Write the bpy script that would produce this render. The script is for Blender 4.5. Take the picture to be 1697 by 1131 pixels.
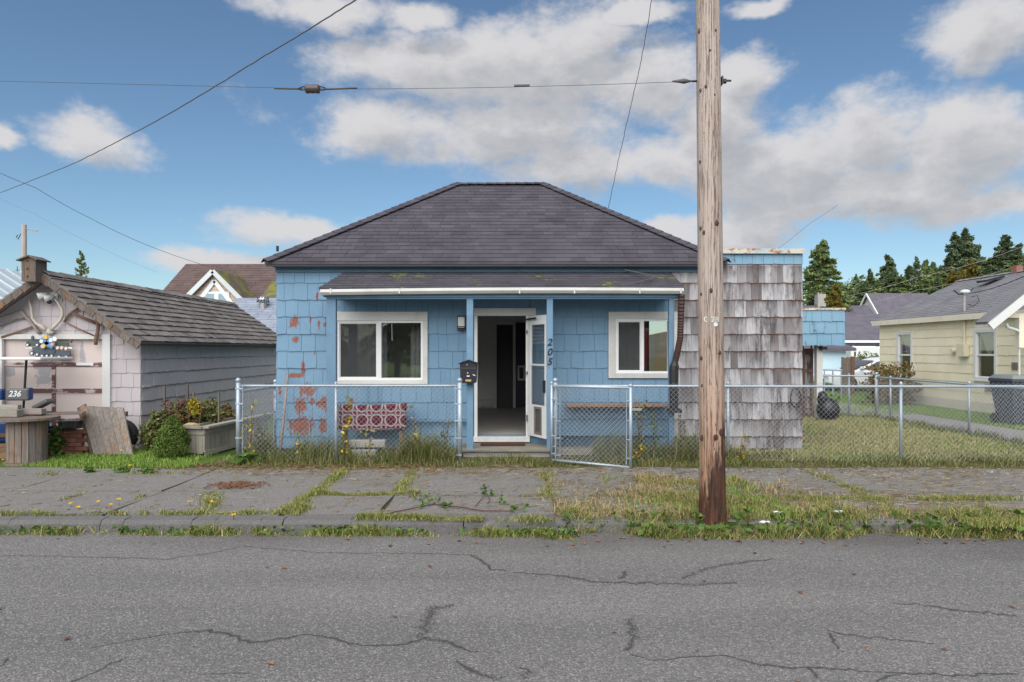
import bpy, math, random
import numpy as np
from mathutils import Vector, Matrix
random.seed(7); RNG = np.random.default_rng(7)
for o in list(bpy.data.objects): bpy.data.objects.remove(o)
scene = bpy.context.scene
COL = scene.collection
rad = math.radians
# ------------------------------------------------------------ camera, light, exposure
CAM_Z, F = 1.72, 1131.0
cd = bpy.data.cameras.new('camera'); cam = bpy.data.objects.new('camera', cd); COL.objects.link(cam)
cam.location = (0, 0, CAM_Z); cam.rotation_euler = (rad(90), 0, 0)
cd.sensor_width = 36.0; cd.lens = 24.0; cd.shift_y = 14.5/1697; cd.clip_start = .05; cd.clip_end = 3000
scene.camera = cam
SUN_DIR = Vector((-.15, -.70, .68)).normalized()
sl = bpy.data.lights.new('sun', 'SUN'); so = bpy.data.objects.new('sun', sl); COL.objects.link(so)
sl.energy = 2.85; sl.angle = rad(80); sl.color = (1.0, .96, .90)
so.rotation_euler = SUN_DIR.to_track_quat('Z', 'Y').to_euler()
scene.view_settings.view_transform = 'Standard'; scene.view_settings.look = 'None'
scene.view_settings.exposure = .80; scene.view_settings.gamma = 1.0
scene.view_settings.use_curve_mapping = False
SKY_STRENGTH = .074
scene.render.engine = 'CYCLES'
scene.cycles.max_bounces = 8; scene.cycles.transparent_max_bounces = 16
scene.cycles.use_denoising = True

# ------------------------------------------------------------ node helpers
class T:
    """Small wrapper that builds shader nodes from values and sockets."""
    def __init__(s, tree): s.t = tree; s.L = tree.links; s._p = s._r = None
    def put(s, sock, v):
        if isinstance(v, bpy.types.NodeSocket): s.L.new(v, sock)
        elif v is not None:
            if hasattr(v, '__len__') and len(v) == 3 and sock.type == 'RGBA': v = (*v, 1)
            sock.default_value = v
    def n(s, kind, ins={}, **props):
        nd = s.t.nodes.new('ShaderNode'+kind)
        for k, v in props.items(): setattr(nd, k, v)
        for k, v in ins.items(): s.put(nd.inputs[k], v)
        return nd
    @property
    def pos(s):
        if not s._p: s._p = s.n('NewGeometry')
        return s._p.outputs['Position']
    @property
    def isl(s):
        s.pos; return s._p.outputs['Random Per Island']
    @property
    def rnd(s):
        if not s._r: s._r = s.n('ObjectInfo')
        return s._r.outputs['Random']
    def noise(s, scale, detail=4, rough=.55, vec=None, out=0, dist=0):
        return s.n('TexNoise', {'Vector': vec if vec is not None else s.pos, 'Scale': scale, 'Detail': detail, 'Roughness': rough, 'Distortion': dist}).outputs[out]
    def vor(s, scale, vec=None, feature='F1', out='Distance', rand=1):
        return s.n('TexVoronoi', {'Vector': vec if vec is not None else s.pos, 'Scale': scale, 'Randomness': rand}, feature=feature).outputs[out]
    def m(s, op, a, b=None, clamp=False, c=None):
        nd = s.n('Math', {0: a}, operation=op, use_clamp=clamp)
        if b is not None: s.put(nd.inputs[1], b)
        if c is not None: s.put(nd.inputs[2], c)
        return nd.outputs[0]
    def vm(s, op, a, b=None):
        nd = s.n('VectorMath', {0: a}, operation=op)
        if b is not None: s.put(nd.inputs[1], b)
        return nd.outputs['Value'] if op in ('LENGTH', 'DOT_PRODUCT', 'DISTANCE') else nd.outputs[0]
    def mr(s, v, a, b, c=0., d=1., smooth=False):
        return s.n('MapRange', {0: v, 1: a, 2: b, 3: c, 4: d}, clamp=True, interpolation_type='SMOOTHSTEP' if smooth else 'LINEAR').outputs[0]
    def mix(s, f, a, b, blend='MIX'):
        nd = s.n('Mix', {}, data_type='RGBA', blend_type=blend)
        s.put(nd.inputs[0], f); s.put(nd.inputs[6], a); s.put(nd.inputs[7], b)
        return nd.outputs[2]
    def ramp(s, f, stops):
        nd = s.n('ValToRGB', {0: f}); e = nd.color_ramp.elements
        while len(e) < len(stops): e.new(.5)
        for i, (p, c) in enumerate(stops):
            e[i].position = p; e[i].color = (*c, 1) if len(c) == 3 else c
        return nd.outputs[0]
    def sc(s, x, y, z, vec=None): return s.vm('MULTIPLY', vec if vec is not None else s.pos, (x, y, z))
    def xyz(s, vec=None):
        nd = s.n('SeparateXYZ', {0: vec if vec is not None else s.pos}); return nd.outputs
    def blobs(s, lst, vec=None):
        """max over ellipses (cx,cz,rx,rz) in the XZ plane: 1 in the middle, 0 at the rim."""
        best = None
        for cx, cz, rx, rz in lst:
            d = s.vm('LENGTH', s.vm('MULTIPLY', s.vm('SUBTRACT', vec if vec is not None else s.pos, (cx, 0, cz)), (1/rx, 0, 1/rz)))
            v = s.m('SUBTRACT', 1., d)
            best = v if best is None else s.m('MAXIMUM', best, v)
        return best
    def bump(s, h, strength=.3, dist=.01):
        return s.n('Bump', {'Height': h, 'Strength': strength, 'Distance': dist}).outputs[0]

MATS = {}
def mat(name, fn):
    m = bpy.data.materials.new(name); m.use_nodes = True
    t = T(m.node_tree); b = m.node_tree.nodes['Principled BSDF']
    r = fn(t) or {}
    for k, v in r.items():
        key = {'col': 'Base Color', 'rough': 'Roughness', 'normal': 'Normal', 'metal': 'Metallic', 'spec': 'Specular IOR Level', 'alpha': 'Alpha', 'trans': 'Transmission Weight', 'sub': 'Subsurface Weight', 'emit': 'Emission Color', 'emits': 'Emission Strength', 'coat': 'Coat Weight'}[k]
        t.put(b.inputs[key], v)
    MATS[name] = m
    return m
def plain(name, col, rough=.6, var=.15, scale=6., metal=0., bump=.15, bscale=60., rvar=.12, grain=(1, 1, 1), spec=.4, dirt=None, dirtamt=.35):
    """Painted or bare surface: base colour varied at two scales and per object, fine relief, optional dirt patches."""
    def fn(t):
        p = t.sc(*grain)
        n1 = t.noise(scale, 5, .6, p); n2 = t.noise(scale*9, 3, .6, p)
        v = t.m('ADD', t.m('MULTIPLY', t.m('SUBTRACT', n1, .5), 2*var), t.m('MULTIPLY', t.m('SUBTRACT', n2, .5), 1.2*var))
        v = t.m('ADD', v, t.m('MULTIPLY', t.m('SUBTRACT', t.rnd, .5), 2*rvar))
        k = t.m('ADD', v, 1.)
        c = t.vm('MULTIPLY', t.n('CombineXYZ', {0: k, 1: k, 2: k}).outputs[0], col)
        if dirt:
            d = t.mr(t.noise(scale*.7, 8, .7, p), .48, .72)
            c = t.mix(t.m('MULTIPLY', d, dirtamt), c, dirt)
        return {'col': c, 'rough': rough, 'metal': metal, 'spec': spec, 'normal': t.bump(t.noise(bscale, 4, .6, p), bump, .01)}
    return mat(name, fn)

# ------------------------------------------------------------ mesh helpers
INV = {}
def par(o, parent):
    if parent is not None:
        o.parent = parent
        if parent.name in INV: o.matrix_parent_inverse = INV[parent.name]
def link(name, me, m=None, parent=None, M=None, **props):
    o = bpy.data.objects.new(name, me); COL.objects.link(o)
    if m is not None and not me.materials: me.materials.append(MATS[m] if isinstance(m, str) else m)
    par(o, parent)
    if M is not None: o.matrix_basis = M
    for k, v in props.items(): o[k] = v
    return o
def thing(name, label, cat, loc=(0, 0, 0), group=None):
    o = bpy.data.objects.new(name, None); COL.objects.link(o)
    o.location = loc; o.empty_display_size = .2
    INV[o.name] = Matrix.Translation(Vector(loc)).inverted()
    o['label'] = label; o['category'] = cat
    if group: o['group'] = group
    return o
def X(px, D): return (px-848.5)*D/F
def Z(py, D): return CAM_Z+(580-py)*D/F
def P(px, py, D): return Vector((X(px, D), D, Z(py, D)))
def G(px, py, z=0.):
    D = F*(CAM_Z-z)/(py-580); return Vector((X(px, D), D, z))

class MB:
    def __init__(s, M=None): s.v = []; s.f = []; s.M = M
    def add(s, vs, fs):
        b = len(s.v); s.v += [tuple(v) for v in vs]; s.f += [tuple(i+b for i in f) for f in fs]; return s
    def box(s, x0, x1, y0, y1, z0, z1, M=None):
        vs = [Vector((x, y, z)) for z in (z0, z1) for y in (y0, y1) for x in (x0, x1)]
        if M is not None: vs = [M @ v for v in vs]
        return s.add(vs, [(0, 2, 3, 1), (4, 5, 7, 6), (0, 1, 5, 4), (2, 6, 7, 3), (0, 4, 6, 2), (1, 3, 7, 5)])
    def beam(s, a, b, w, h, up=(0, 0, 1)):
        a, b = Vector(a), Vector(b); d = (b-a).normalized(); up = Vector(up)
        r = d.cross(up)
        if r.length < 1e-4: r = d.cross(Vector((0, 1, 0)))
        r.normalize(); u = r.cross(d)
        vs = [p+r*(i*w/2)+u*(j*h/2) for p in (a, b) for (i, j) in ((-1, -1), (1, -1), (1, 1), (-1, 1))]
        return s.add(vs, [(0, 3, 2, 1), (4, 5, 6, 7), (0, 1, 5, 4), (1, 2, 6, 5), (2, 3, 7, 6), (3, 0, 4, 7)])
    def tube(s, pts, r, n=8, cap=True):
        pts = [Vector(p) for p in pts]; rs = r if hasattr(r, '__len__') else [r]*len(pts)
        rings = []; prev = None
        for i, p in enumerate(pts):
            d = (pts[min(i+1, len(pts)-1)]-pts[max(i-1, 0)]).normalized()
            a = prev if prev is not None else (Vector((0, 0, 1)) if abs(d.z) < .9 else Vector((1, 0, 0)))
            a = (a-d*a.dot(d)).normalized(); prev = a; b = d.cross(a)
            rings.append([p+(a*math.cos(2*math.pi*k/n)+b*math.sin(2*math.pi*k/n))*rs[i] for k in range(n)])
        vs = [v for q in rings for v in q]; fs = []
        for i in range(len(pts)-1):
            for k in range(n):
                k2 = (k+1) % n; fs.append((i*n+k, i*n+k2, (i+1)*n+k2, (i+1)*n+k))
        if cap: fs += [tuple(range(n-1, -1, -1)), tuple((len(pts)-1)*n+k for k in range(n))]
        return s.add(vs, fs)
    def prism(s, poly, y0, y1, M=None):
        n = len(poly); vs = [Vector((x, y0, z)) for x, z in poly]+[Vector((x, y1, z)) for x, z in poly]
        if M is not None: vs = [M @ v for v in vs]
        return s.add(vs, [tuple(range(n)), tuple(range(2*n-1, n-1, -1))]+[(i+n, (i+1) % n+n, (i+1) % n, i) for i in range(n)])
    def ball(s, c, rx, ry=None, rz=None, n=10, m=6, jit=0):
        ry = ry or rx; rz = rz or rx; vs = []; fs = []
        for i in range(m+1):
            th = math.pi*i/m
            for k in range(n):
                q = 1+random.uniform(-jit, jit); ph = 2*math.pi*k/n
                vs.append((c[0]+rx*q*math.sin(th)*math.cos(ph), c[1]+ry*q*math.sin(th)*math.sin(ph), c[2]+rz*q*math.cos(th)))
        for i in range(m):
            for k in range(n):
                k2 = (k+1) % n; fs.append((i*n+k, (i+1)*n+k, (i+1)*n+k2, i*n+k2))
        return s.add(vs, fs)
    def quad(s, *vs): return s.add(vs, [tuple(range(len(vs)))])
    def build(s, name, m, parent=None, smooth=False, bevel=0, **props):
        me = bpy.data.meshes.new(name)
        vs = s.v if s.M is None else [tuple(s.M @ Vector(v)) for v in s.v]
        me.from_pydata(vs, [], s.f); me.update()
        if smooth: me.polygons.foreach_set('use_smooth', [True]*len(me.polygons))
        o = link(name, me, m, parent, **props)
        if bevel:
            md = o.modifiers.new('bevel', 'BEVEL'); md.width = bevel; md.segments = 2; md.limit_method = 'ANGLE'
        return o
def np_mesh(name, verts, faces, m, parent=None, smooth=False, **props):
    verts = np.asarray(verts, dtype=np.float32).reshape(-1, 3); faces = np.asarray(faces, dtype=np.int32)
    k = faces.shape[1]; me = bpy.data.meshes.new(name)
    me.vertices.add(len(verts)); me.vertices.foreach_set('co', verts.ravel())
    me.loops.add(faces.size); me.loops.foreach_set('vertex_index', faces.ravel())
    me.polygons.add(len(faces)); me.polygons.foreach_set('loop_start', np.arange(0, faces.size, k, dtype=np.int32))
    me.update(calc_edges=True); me.validate()
    if smooth: me.polygons.foreach_set('use_smooth', [True]*len(me.polygons))
    return link(name, me, m, parent, **props)
def text(name, s, m, loc, size, parent, shear=0., ext=.003, rot=(90, 0, 0), offset=0.):
    c = bpy.data.curves.new(name, 'FONT'); c.body = s; c.size = size; c.align_x = 'CENTER'; c.align_y = 'CENTER'
    c.extrude = ext; c.shear = shear; c.offset = offset
    o = bpy.data.objects.new(name+'_curve', c); COL.objects.link(o)
    me = bpy.data.meshes.new_from_object(o.evaluated_get(bpy.context.evaluated_depsgraph_get()))
    bpy.data.objects.remove(o)
    M = Matrix.Translation(Vector(loc)) @ Matrix.Rotation(rad(rot[2]), 4, 'Z') @ Matrix.Rotation(rad(rot[0]), 4, 'X')
    me.transform(M); me.materials.clear()
    return link(name, me, m, parent)

# ---- pieces (shingles, tabs, planks): unit wedges shared between objects
def unit_piece(i, top=.3):
    r = random.Random(i+50); j = lambda a: r.uniform(-a, a)
    a, b, c, d = -.5+.012, .5-.012, j(.035), j(.035)
    me = bpy.data.meshes.new('piece')
    # local x along the course, y into the wall, z up the slope
    vs = [(a, -1, c), (b, -1, d), (b, -top, 1), (a, -top, 1), (a, .1, c), (b, .1, d), (b, .1, 1), (a, .1, 1)]
    me.from_pydata(vs, [], [(0, 1, 2, 3), (4, 7, 6, 5), (0, 4, 5, 1), (1, 5, 6, 2), (2, 6, 7, 3), (3, 7, 4, 0)]); me.update()
    return me
UNIT = {}
def piece_mesh(m):
    if m not in UNIT:
        UNIT[m] = [unit_piece(i) for i in range(6)]
        for q in UNIT[m]: q.materials.append(MATS[m])
    return random.choice(UNIT[m])
def courses(origin, u, v, n, rows, wr, thick, holes=(), lim=None, overlap=.02, tilt=0.):
    """rows: list of (v0, v1); lim(v0,v1)->(u0,u1). Returns matrices for wedge pieces minus rectangular holes."""
    out = []
    origin, u, v, n = map(Vector, (origin, u, v, n))
    for (v0, v1) in rows:
        u0, u1 = lim(v0, v1) if callable(lim) else lim
        x = u0-random.uniform(0, wr[1])
        while x < u1:
            w = random.uniform(*wr); a, b = max(x, u0), min(x+w, u1); x += w
            if b-a < .02: continue
            segs = [(a, b, v0, v1)]
            for (hx0, hx1, hz0, hz1) in holes:
                ns = []
                for (p, q, z0, z1) in segs:
                    if q <= hx0 or p >= hx1 or z1 <= hz0 or z0 >= hz1: ns.append((p, q, z0, z1)); continue
                    if p < hx0: ns.append((p, hx0, z0, z1))
                    if q > hx1: ns.append((hx1, q, z0, z1))
                    p2, q2 = max(p, hx0), min(q, hx1)
                    if z0 < hz0: ns.append((p2, q2, z0, hz0))
                    if z1 > hz1: ns.append((p2, q2, hz1, z1))
                segs = ns
            for (p, q, z0, z1) in segs:
                if q-p < .02 or z1-z0 < .02: continue
                ov = overlap if abs(z1-v1) < 1e-6 else 0
                c = origin+u*((p+q)/2)+v*z0
                t = thick*random.uniform(.85, 1.2); k = random.uniform(-tilt, tilt)
                x_ = u*(q-p); y_ = -n*t; z_ = (v+u*k)*(z1-z0+ov)
                out.append(Matrix(((x_.x, y_.x, z_.x, c.x), (x_.y, y_.y, z_.y, c.y), (x_.z, y_.z, z_.z, c.z), (0, 0, 0, 1))))
    return out
def place(mats, name, m, parent, limit=300, rest=None, key=None):
    """The pieces largest in view become parts, what is past the limit is joined into one part of kind stuff."""
    cp = Vector((0, 0, CAM_Z))
    mats = sorted(mats, key=key or (lambda q: (q.translation-cp).length/max(1e-3, q.col[0].length)**.5))
    for q in mats[:limit]: link(name, piece_mesh(m), None, parent, q)
    if len(mats) > limit:
        mb = MB()
        for q in mats[limit:]:
            me = piece_mesh(m); mb.add([q @ w.co for w in me.vertices], [tuple(p.vertices) for p in me.polygons])
        mb.build(rest or name+'_rows', m, parent, kind='stuff')
def wall_holes(mb, x0, x1, z0, z1, y0, y1, holes, swap=False):
    xs = sorted({x0, x1, *[min(max(h[i], x0), x1) for h in holes for i in (0, 1)]}); zs = sorted({z0, z1, *[min(max(h[i], z0), z1) for h in holes for i in (2, 3)]})
    for a, b in zip(xs, xs[1:]):
        for c, d in zip(zs, zs[1:]):
            if any(h[0] < (a+b)/2 < h[1] and h[2] < (c+d)/2 < h[3] for h in holes): continue
            if swap: mb.box(y0, y1, a, b, c, d)
            else: mb.box(a, b, y0, y1, c, d)
    return mb
# ------------------------------------------------------------ sky: Nishita with procedural cumulus
world = bpy.data.worlds.new('World'); scene.world = world; world.use_nodes = True
def build_sky():
    w = T(world.node_tree); bg = world.node_tree.nodes['Background']
    sky = w.n('TexSky', sky_type='NISHITA', sun_disc=False)
    sky.sun_elevation = math.asin(SUN_DIR.z); sky.sun_rotation = math.atan2(SUN_DIR.x, SUN_DIR.y)
    sky.air_density = 1.0; sky.dust_density = .25; sky.ozone_density = 2.6; sky.altitude = 0
    d = w.n('TexCoord').outputs['Generated']
    xyz = w.xyz(d)
    az = w.m('ARCTAN2', xyz[0], xyz[1]); el = w.m('ARCSINE', xyz[2])
    def ae(px, py): return math.atan((px-848.5)/F), math.atan((580-py)/math.hypot(F, px-848.5))
    B = []
    for (cx, cy, rx, ry) in ((690, 110, 170, 62), (880, 120, 260, 105), (620, 212, 125, 62), (830, 215, 320, 78), (1060, 150, 130, 105),
                             (1010, 270, 300, 50), (1240, 275, 150, 95), (1330, 330, 210, 55), (1420, 230, 120, 85), (1590, 235, 190, 95), (1610, 345, 150, 38), (1190, 225, 110, 105), (1500, 315, 200, 62), (1330, 255, 130, 80), (1230, 120, 70, 40), (1300, 360, 140, 30), (960, 60, 120, 60),
                             (540, 20, 140, 42), (690, 35, 90, 26), (1640, 55, 130, 75), (135, 232, 92, 52), (5, 222, 40, 24), (490, 382, 145, 30),
                             (345, 432, 130, 26), (1245, 392, 95, 38), (1120, 388, 70, 28), (1255, 15, 60, 18), (1060, 20, 90, 24), (420, 445, 70, 24)):
        a, e = ae(cx, cy); a2, _ = ae(cx+rx, cy); _, e2 = ae(cx, cy-ry)
        B.append((a, e, abs(a2-a), abs(e2-e)))
    front = w.m('MULTIPLY', w.mr(w.m('ABSOLUTE', az), .66, .8, 1, 0, True), w.mr(el, .46, .58, 1, 0, True))
    def dens(da, de):
        p = w.n('CombineXYZ', {0: w.m('ADD', az, da), 1: 0., 2: w.m('ADD', el, de)}).outputs[0]
        dd = w.vm('ADD', d, (da, 0, de))
        q = w.sc(1, 1, 1.6, dd)
        warp = w.vm('MULTIPLY', w.vm('SUBTRACT', w.noise(9, 4, .6, q, 1), (.5, .5, .5)), (.10, 0, .055))
        inside = w.blobs(B, w.vm('ADD', p, warp))
        outside = w.mr(w.noise(2.2, 2, .5, w.sc(1, 1, 2.2, dd)), .36, .56, -.6, .6)
        field = w.n('Mix', {0: front, 2: outside, 3: inside}, data_type='FLOAT').outputs[0]
        f = w.noise(10, 11, .64, q); g = w.noise(30, 8, .66, q)
        fb = w.m('ADD', w.m('MULTIPLY', w.m('SUBTRACT', f, .5), 2.1), w.m('MULTIPLY', w.m('SUBTRACT', g, .5), .5))
        return w.m('ADD', w.m('MULTIPLY', field, 1.15), fb)
    d0 = dens(0., 0.); d1 = dens(-.018, .034)
    a = w.mr(d0, -.24, .66, 0, 1, True)
    thick = w.mr(d1, .0, .95, 0, 1, True)
    soft = w.mr(w.noise(16, 5, .6, w.sc(1, 1, 2, d)), .35, .7)
    k = w.m('MULTIPLY', thick, w.m('ADD', .62, w.m('MULTIPLY', soft, .38)))
    cloud = w.ramp(k, [(0, (.86, .85, .865)), (.4, (.74, .735, .76)), (.75, (.62, .63, .66)), (1, (.53, .545, .585))])
    cl = w.vm('MULTIPLY', cloud, (CLOUD, CLOUD, CLOUD))
    tint = w.vm('MULTIPLY', sky.outputs[0], (.78, .87, .88))
    w.put(bg.inputs[0], w.mix(w.m('MULTIPLY', a, .97), tint, cl)); bg.inputs[1].default_value = SKY_STRENGTH
CLOUD = 6.3
build_sky()

# ------------------------------------------------------------ materials
BLUE = (.155, .280, .415)
PEEL = [(-3.74, 2.19, .11, .13), (-3.46, 2.22, .02, .09), (-3.31, 2.15, .03, .09), (-3.21, 2.15, .03, .06), (-3.71, 1.9, .07, .08), (-3.72, 1.28, .2, .06), (-3.58, 1.38, .05, .17),
        (-3.98, 1.02, .045, .11), (-3.5, 1.03, .17, .15), (-3.62, .76, .13, .2), (-3.42, .85, .07, .08), (-3.2, .8, .18, .15), (-3.62, .42, .30, .2), (-3.22, .42, .13, .17), (-3.34, 2.64, .03, .09), (-2.75, .85, .05, .06), (-3.38, 1.66, .02, .06)]
def m_blue(t):
    g = t.noise(14, 5, .6, t.sc(4, 1, .35)); n = t.noise(1.3, 4, .5)
    c = t.mix(n, (BLUE[0]*.82, BLUE[1]*.86, BLUE[2]*.88), (BLUE[0]*1.14, BLUE[1]*1.09, BLUE[2]*1.05))
    c = t.mix(t.m('MULTIPLY', t.m('ABSOLUTE', t.m('SUBTRACT', t.rnd, .5)), .6), c, (.20, .33, .455))
    c = t.mix(t.mr(g, .58, .8, 0, .45), c, (.10, .18, .27)); c = t.mix(t.mr(t.noise(2.1, 6, .7, t.sc(1.5, 1, .6)), .52, .72, 0, .4), c, (.235, .36, .465)); c = t.mix(t.mr(t.noise(3.3, 7, .75), .6, .74, 0, .35), c, (.13, .17, .19))
    pm = t.m('ADD', t.blobs(PEEL), t.m('MULTIPLY', t.m('SUBTRACT', t.noise(13, 8, .78, t.sc(2.2, 1, .75)), .5), 3.4))
    peel = t.mr(pm, .26, .30)
    rare = t.mr(t.noise(30, 4, .6, t.sc(2.5, 1, .7)), .765, .775)
    red = t.mix(t.noise(25, 4, .6, t.sc(3, 1, .4)), (.15, .055, .042), (.30, .125, .09))
    c = t.mix(t.m('MULTIPLY', rare, .6), c, (.34, .36, .37)); c = t.mix(peel, c, red)
    h = t.m('SUBTRACT', g, t.m('MULTIPLY', peel, .8))
    return {'col': c, 'rough': .62, 'spec': .3, 'normal': t.bump(h, .35, .006)}
mat('blue_shingle', m_blue)
plain('blue_trim', (.145, .265, .395), .55, .1, 3, bump=.12, bscale=40, grain=(1, 1, 1), dirt=(.07, .10, .13), dirtamt=.4)
plain('blue_frieze', (.125, .235, .335), .6, .1, 3, bump=.12, bscale=40, dirt=(.07, .11, .14), dirtamt=.4)
def m_bare(t):
    g = t.noise(6, 6, .65, t.sc(7, 1, .5)); n = t.noise(1.1, 4, .6)
    z = t.xyz()[2]
    c = t.ramp(t.rnd, [(0, (.20, .19, .195)), (.25, (.35, .345, .365)), (.7, (.48, .475, .495)), (.85, (.28, .26, .27)), (1, (.15, .135, .14))])
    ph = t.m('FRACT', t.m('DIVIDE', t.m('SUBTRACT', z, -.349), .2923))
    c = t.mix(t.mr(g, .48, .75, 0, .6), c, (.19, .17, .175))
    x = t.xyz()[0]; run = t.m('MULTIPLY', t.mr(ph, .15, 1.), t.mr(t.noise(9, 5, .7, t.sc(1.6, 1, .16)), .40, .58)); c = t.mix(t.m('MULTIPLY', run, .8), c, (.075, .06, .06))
    st = t.m('MULTIPLY', t.mr(t.noise(2.6, 6, .7, t.sc(2.2, 1, .8)), .46, .60), t.mr(x, 3.2, 4.1, .35, 1.))
    st = t.m('MULTIPLY', st, t.mr(t.noise(5, 4, .6, t.sc(5, 1, .25)), .38, .6))
    c = t.mix(t.m('MULTIPLY', st, .88), c, (.055, .045, .045))
    rust = t.m('MULTIPLY', t.mr(ph, .84, .97), t.mr(t.noise(3, 5, .7), .46, .58, 0, .9))
    c = t.mix(rust, c, (.20, .10, .065))
    return {'col': c, 'rough': .85, 'spec': .2, 'normal': t.bump(g, .5, .008)}
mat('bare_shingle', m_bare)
def m_weath_blue(t):
    g = t.noise(5, 6, .7, t.sc(6, 1, .5)); c = t.mix(t.noise(2, 4), (.13, .27, .40), (.22, .39, .51))
    c = t.mix(t.mr(g, .52, .72, 0, .8), c, (.30, .34, .37)); c = t.mix(t.mr(t.noise(2.3, 6, .7, t.sc(2, 1, .7)), .60, .68), c, (.05, .05, .055))
    return {'col': c, 'rough': .75, 'normal': t.bump(g, .4, .006)}
mat('weathered_blue', m_weath_blue)
def m_rustflash(t):
    c = t.mix(t.mr(t.noise(5, 6, .7, t.sc(1, 1, 2)), .5, .58), (.55, .52, .45), (.33, .13, .045))
    c = t.mix(t.mr(t.noise(2.2, 3), .5, .62), c, (.34, .46, .55))
    return {'col': c, 'rough': .6, 'normal': t.bump(t.noise(30), .2)}
mat('rusty_flashing', m_rustflash)
def asph_shingle(name, a, b, moss=0., rr=.5):
    def fn(t):
        n = t.noise(190, 2, .7); s = t.noise(1.6, 4, .6)
        r = t.m('ADD', t.m('MULTIPLY', t.rnd, rr), t.m('MULTIPLY', t.isl, 1-rr))
        c = t.mix(r, a, b); c = t.mix(t.mr(n, .35, .7, 0, .4), c, tuple(x*1.9 for x in b))
        c = t.mix(t.mr(s, .4, .7, 0, .35), c, tuple(x*.6 for x in a))
        if moss:
            m = t.mr(t.m('ADD', t.noise(1.4, 5, .65), t.m('MULTIPLY', t.m('SUBTRACT', t.noise(12, 4), .5), .5)), .66-moss, .72-moss)
            c = t.mix(m, c, t.mix(t.noise(7), (.10, .12, .015), (.26, .27, .03)))
        return {'col': c, 'rough': .93, 'spec': .15, 'normal': t.bump(n, .5, .004)}
    mat(name, fn)
asph_shingle('roof_shingle', (.030, .028, .036), (.092, .086, .104))
asph_shingle('porch_shingle', (.040, .038, .046), (.085, .081, .094), .03)
asph_shingle('grey_roof', (.135, .135, .15), (.21, .21, .225))
asph_shingle('bluegrey_roof', (.17, .20, .26), (.27, .30, .36))
asph_shingle('red_roof', (.075, .056, .054), (.13, .094, .088))
asph_shingle('mossy_roof', (.085, .068, .06), (.135, .105, .095), .16)
asph_shingle('dark_roof', (.075, .07, .092), (.125, .117, .142))
def m_shake(t):
    g = t.noise(6, 5, .65, t.sc(7, .7, 7))
    c = t.ramp(t.m('FRACT', t.m('ADD', t.rnd, t.isl)), [(0, (.13, .115, .115)), (.35, (.185, .165, .16)), (.7, (.245, .225, .215)), (1, (.16, .14, .13))])
    c = t.mix(t.mr(g, .45, .75, 0, .7), c, (.075, .066, .062)); c = t.mix(t.mr(t.noise(1.1, 5, .6), .52, .72, 0, .4), c, (.17, .16, .12))
    return {'col': c, 'rough': .9, 'spec': .15, 'normal': t.bump(g, .6, .008)}
mat('shake', m_shake)
def m_mauve(t):
    g = t.noise(10, 5, .6, t.sc(6, 1.5, .4)); n = t.noise(.9, 4, .6)
    c = t.mix(n, (.435, .40, .42), (.54, .50, .515)); c = t.mix(t.m('MULTIPLY', t.rnd, .3), c, (.41, .375, .40))
    c = t.mix(t.mr(g, .58, .8, 0, .4), c, (.20, .175, .185)); c = t.mix(t.mr(t.noise(5, 6, .7), .68, .72, 0, .5), c, (.52, .5, .5))
    return {'col': c, 'rough': .75, 'spec': .25, 'normal': t.bump(g, .35, .006)}
mat('mauve_shingle', m_mauve)
def m_yel(t):
    g = t.noise(9, 5, .6, t.sc(1, 6, .5)); n = t.noise(.8, 4, .6)
    c = t.mix(n, (.86, .785, .57), (.90, .85, .67)); c = t.mix(t.m('MULTIPLY', t.rnd, .3), c, (.70, .62, .43))
    c = t.mix(t.mr(g, .58, .8, 0, .35), c, (.48, .42, .30))
    return {'col': c, 'rough': .7, 'spec': .25, 'normal': t.bump(g, .25, .005)}
mat('yellow_shingle', m_yel)
plain('cream_trim', (.78, .73, .60), .6, .06, 3, dirt=(.4, .36, .28), dirtamt=.3)
plain('white_trim', (.64, .64, .62), .55, .06, 3, bump=.1, dirt=(.34, .33, .29), dirtamt=.55)
plain('white_paint', (.66, .67, .67), .45, .05, 3, bump=.06, dirt=(.45, .43, .4), dirtamt=.3)
plain('vinyl', (.76, .77, .78), .35, .03, 3, bump=.03)
plain('gutter_white', (.60, .60, .585), .45, .06, 2, bump=.06, dirt=(.32, .32, .28), dirtamt=.45)
def m_gdoor(t):
    c = t.mix(t.noise(1.5, 4), (.56, .475, .455), (.66, .565, .535))
    pk = t.blobs([(-8.17, 1.45, .42, .22), (-8.2, 1.22, .25, .25), (-8.9, 1.35, .35, .17), (-8.35, 1.52, .2, .06), (-7.53, 1.72, .08, .5)])
    pm = t.m('ADD', t.m('MULTIPLY', pk, .7), t.m('MULTIPLY', t.m('SUBTRACT', t.noise(3.6, 7, .65), .5), 1.9))
    c = t.mix(t.mr(pm, .30, .325), c, t.mix(t.noise(8, 5), (.33, .31, .345), (.43, .41, .44)))
    return {'col': c, 'rough': .7, 'normal': t.bump(pm, .15, .004)}
mat('garage_panel', m_gdoor)
def m_gdoor2(t):
    c = t.mix(t.mr(t.noise(5, 7, .7, t.sc(.7, 1, 2)), .51, .54), (.135, .062, .062), (.47, .40, .40))
    return {'col': c, 'rough': .75, 'normal': t.bump(t.noise(20), .2)}
mat('garage_rail', m_gdoor2)
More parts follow.
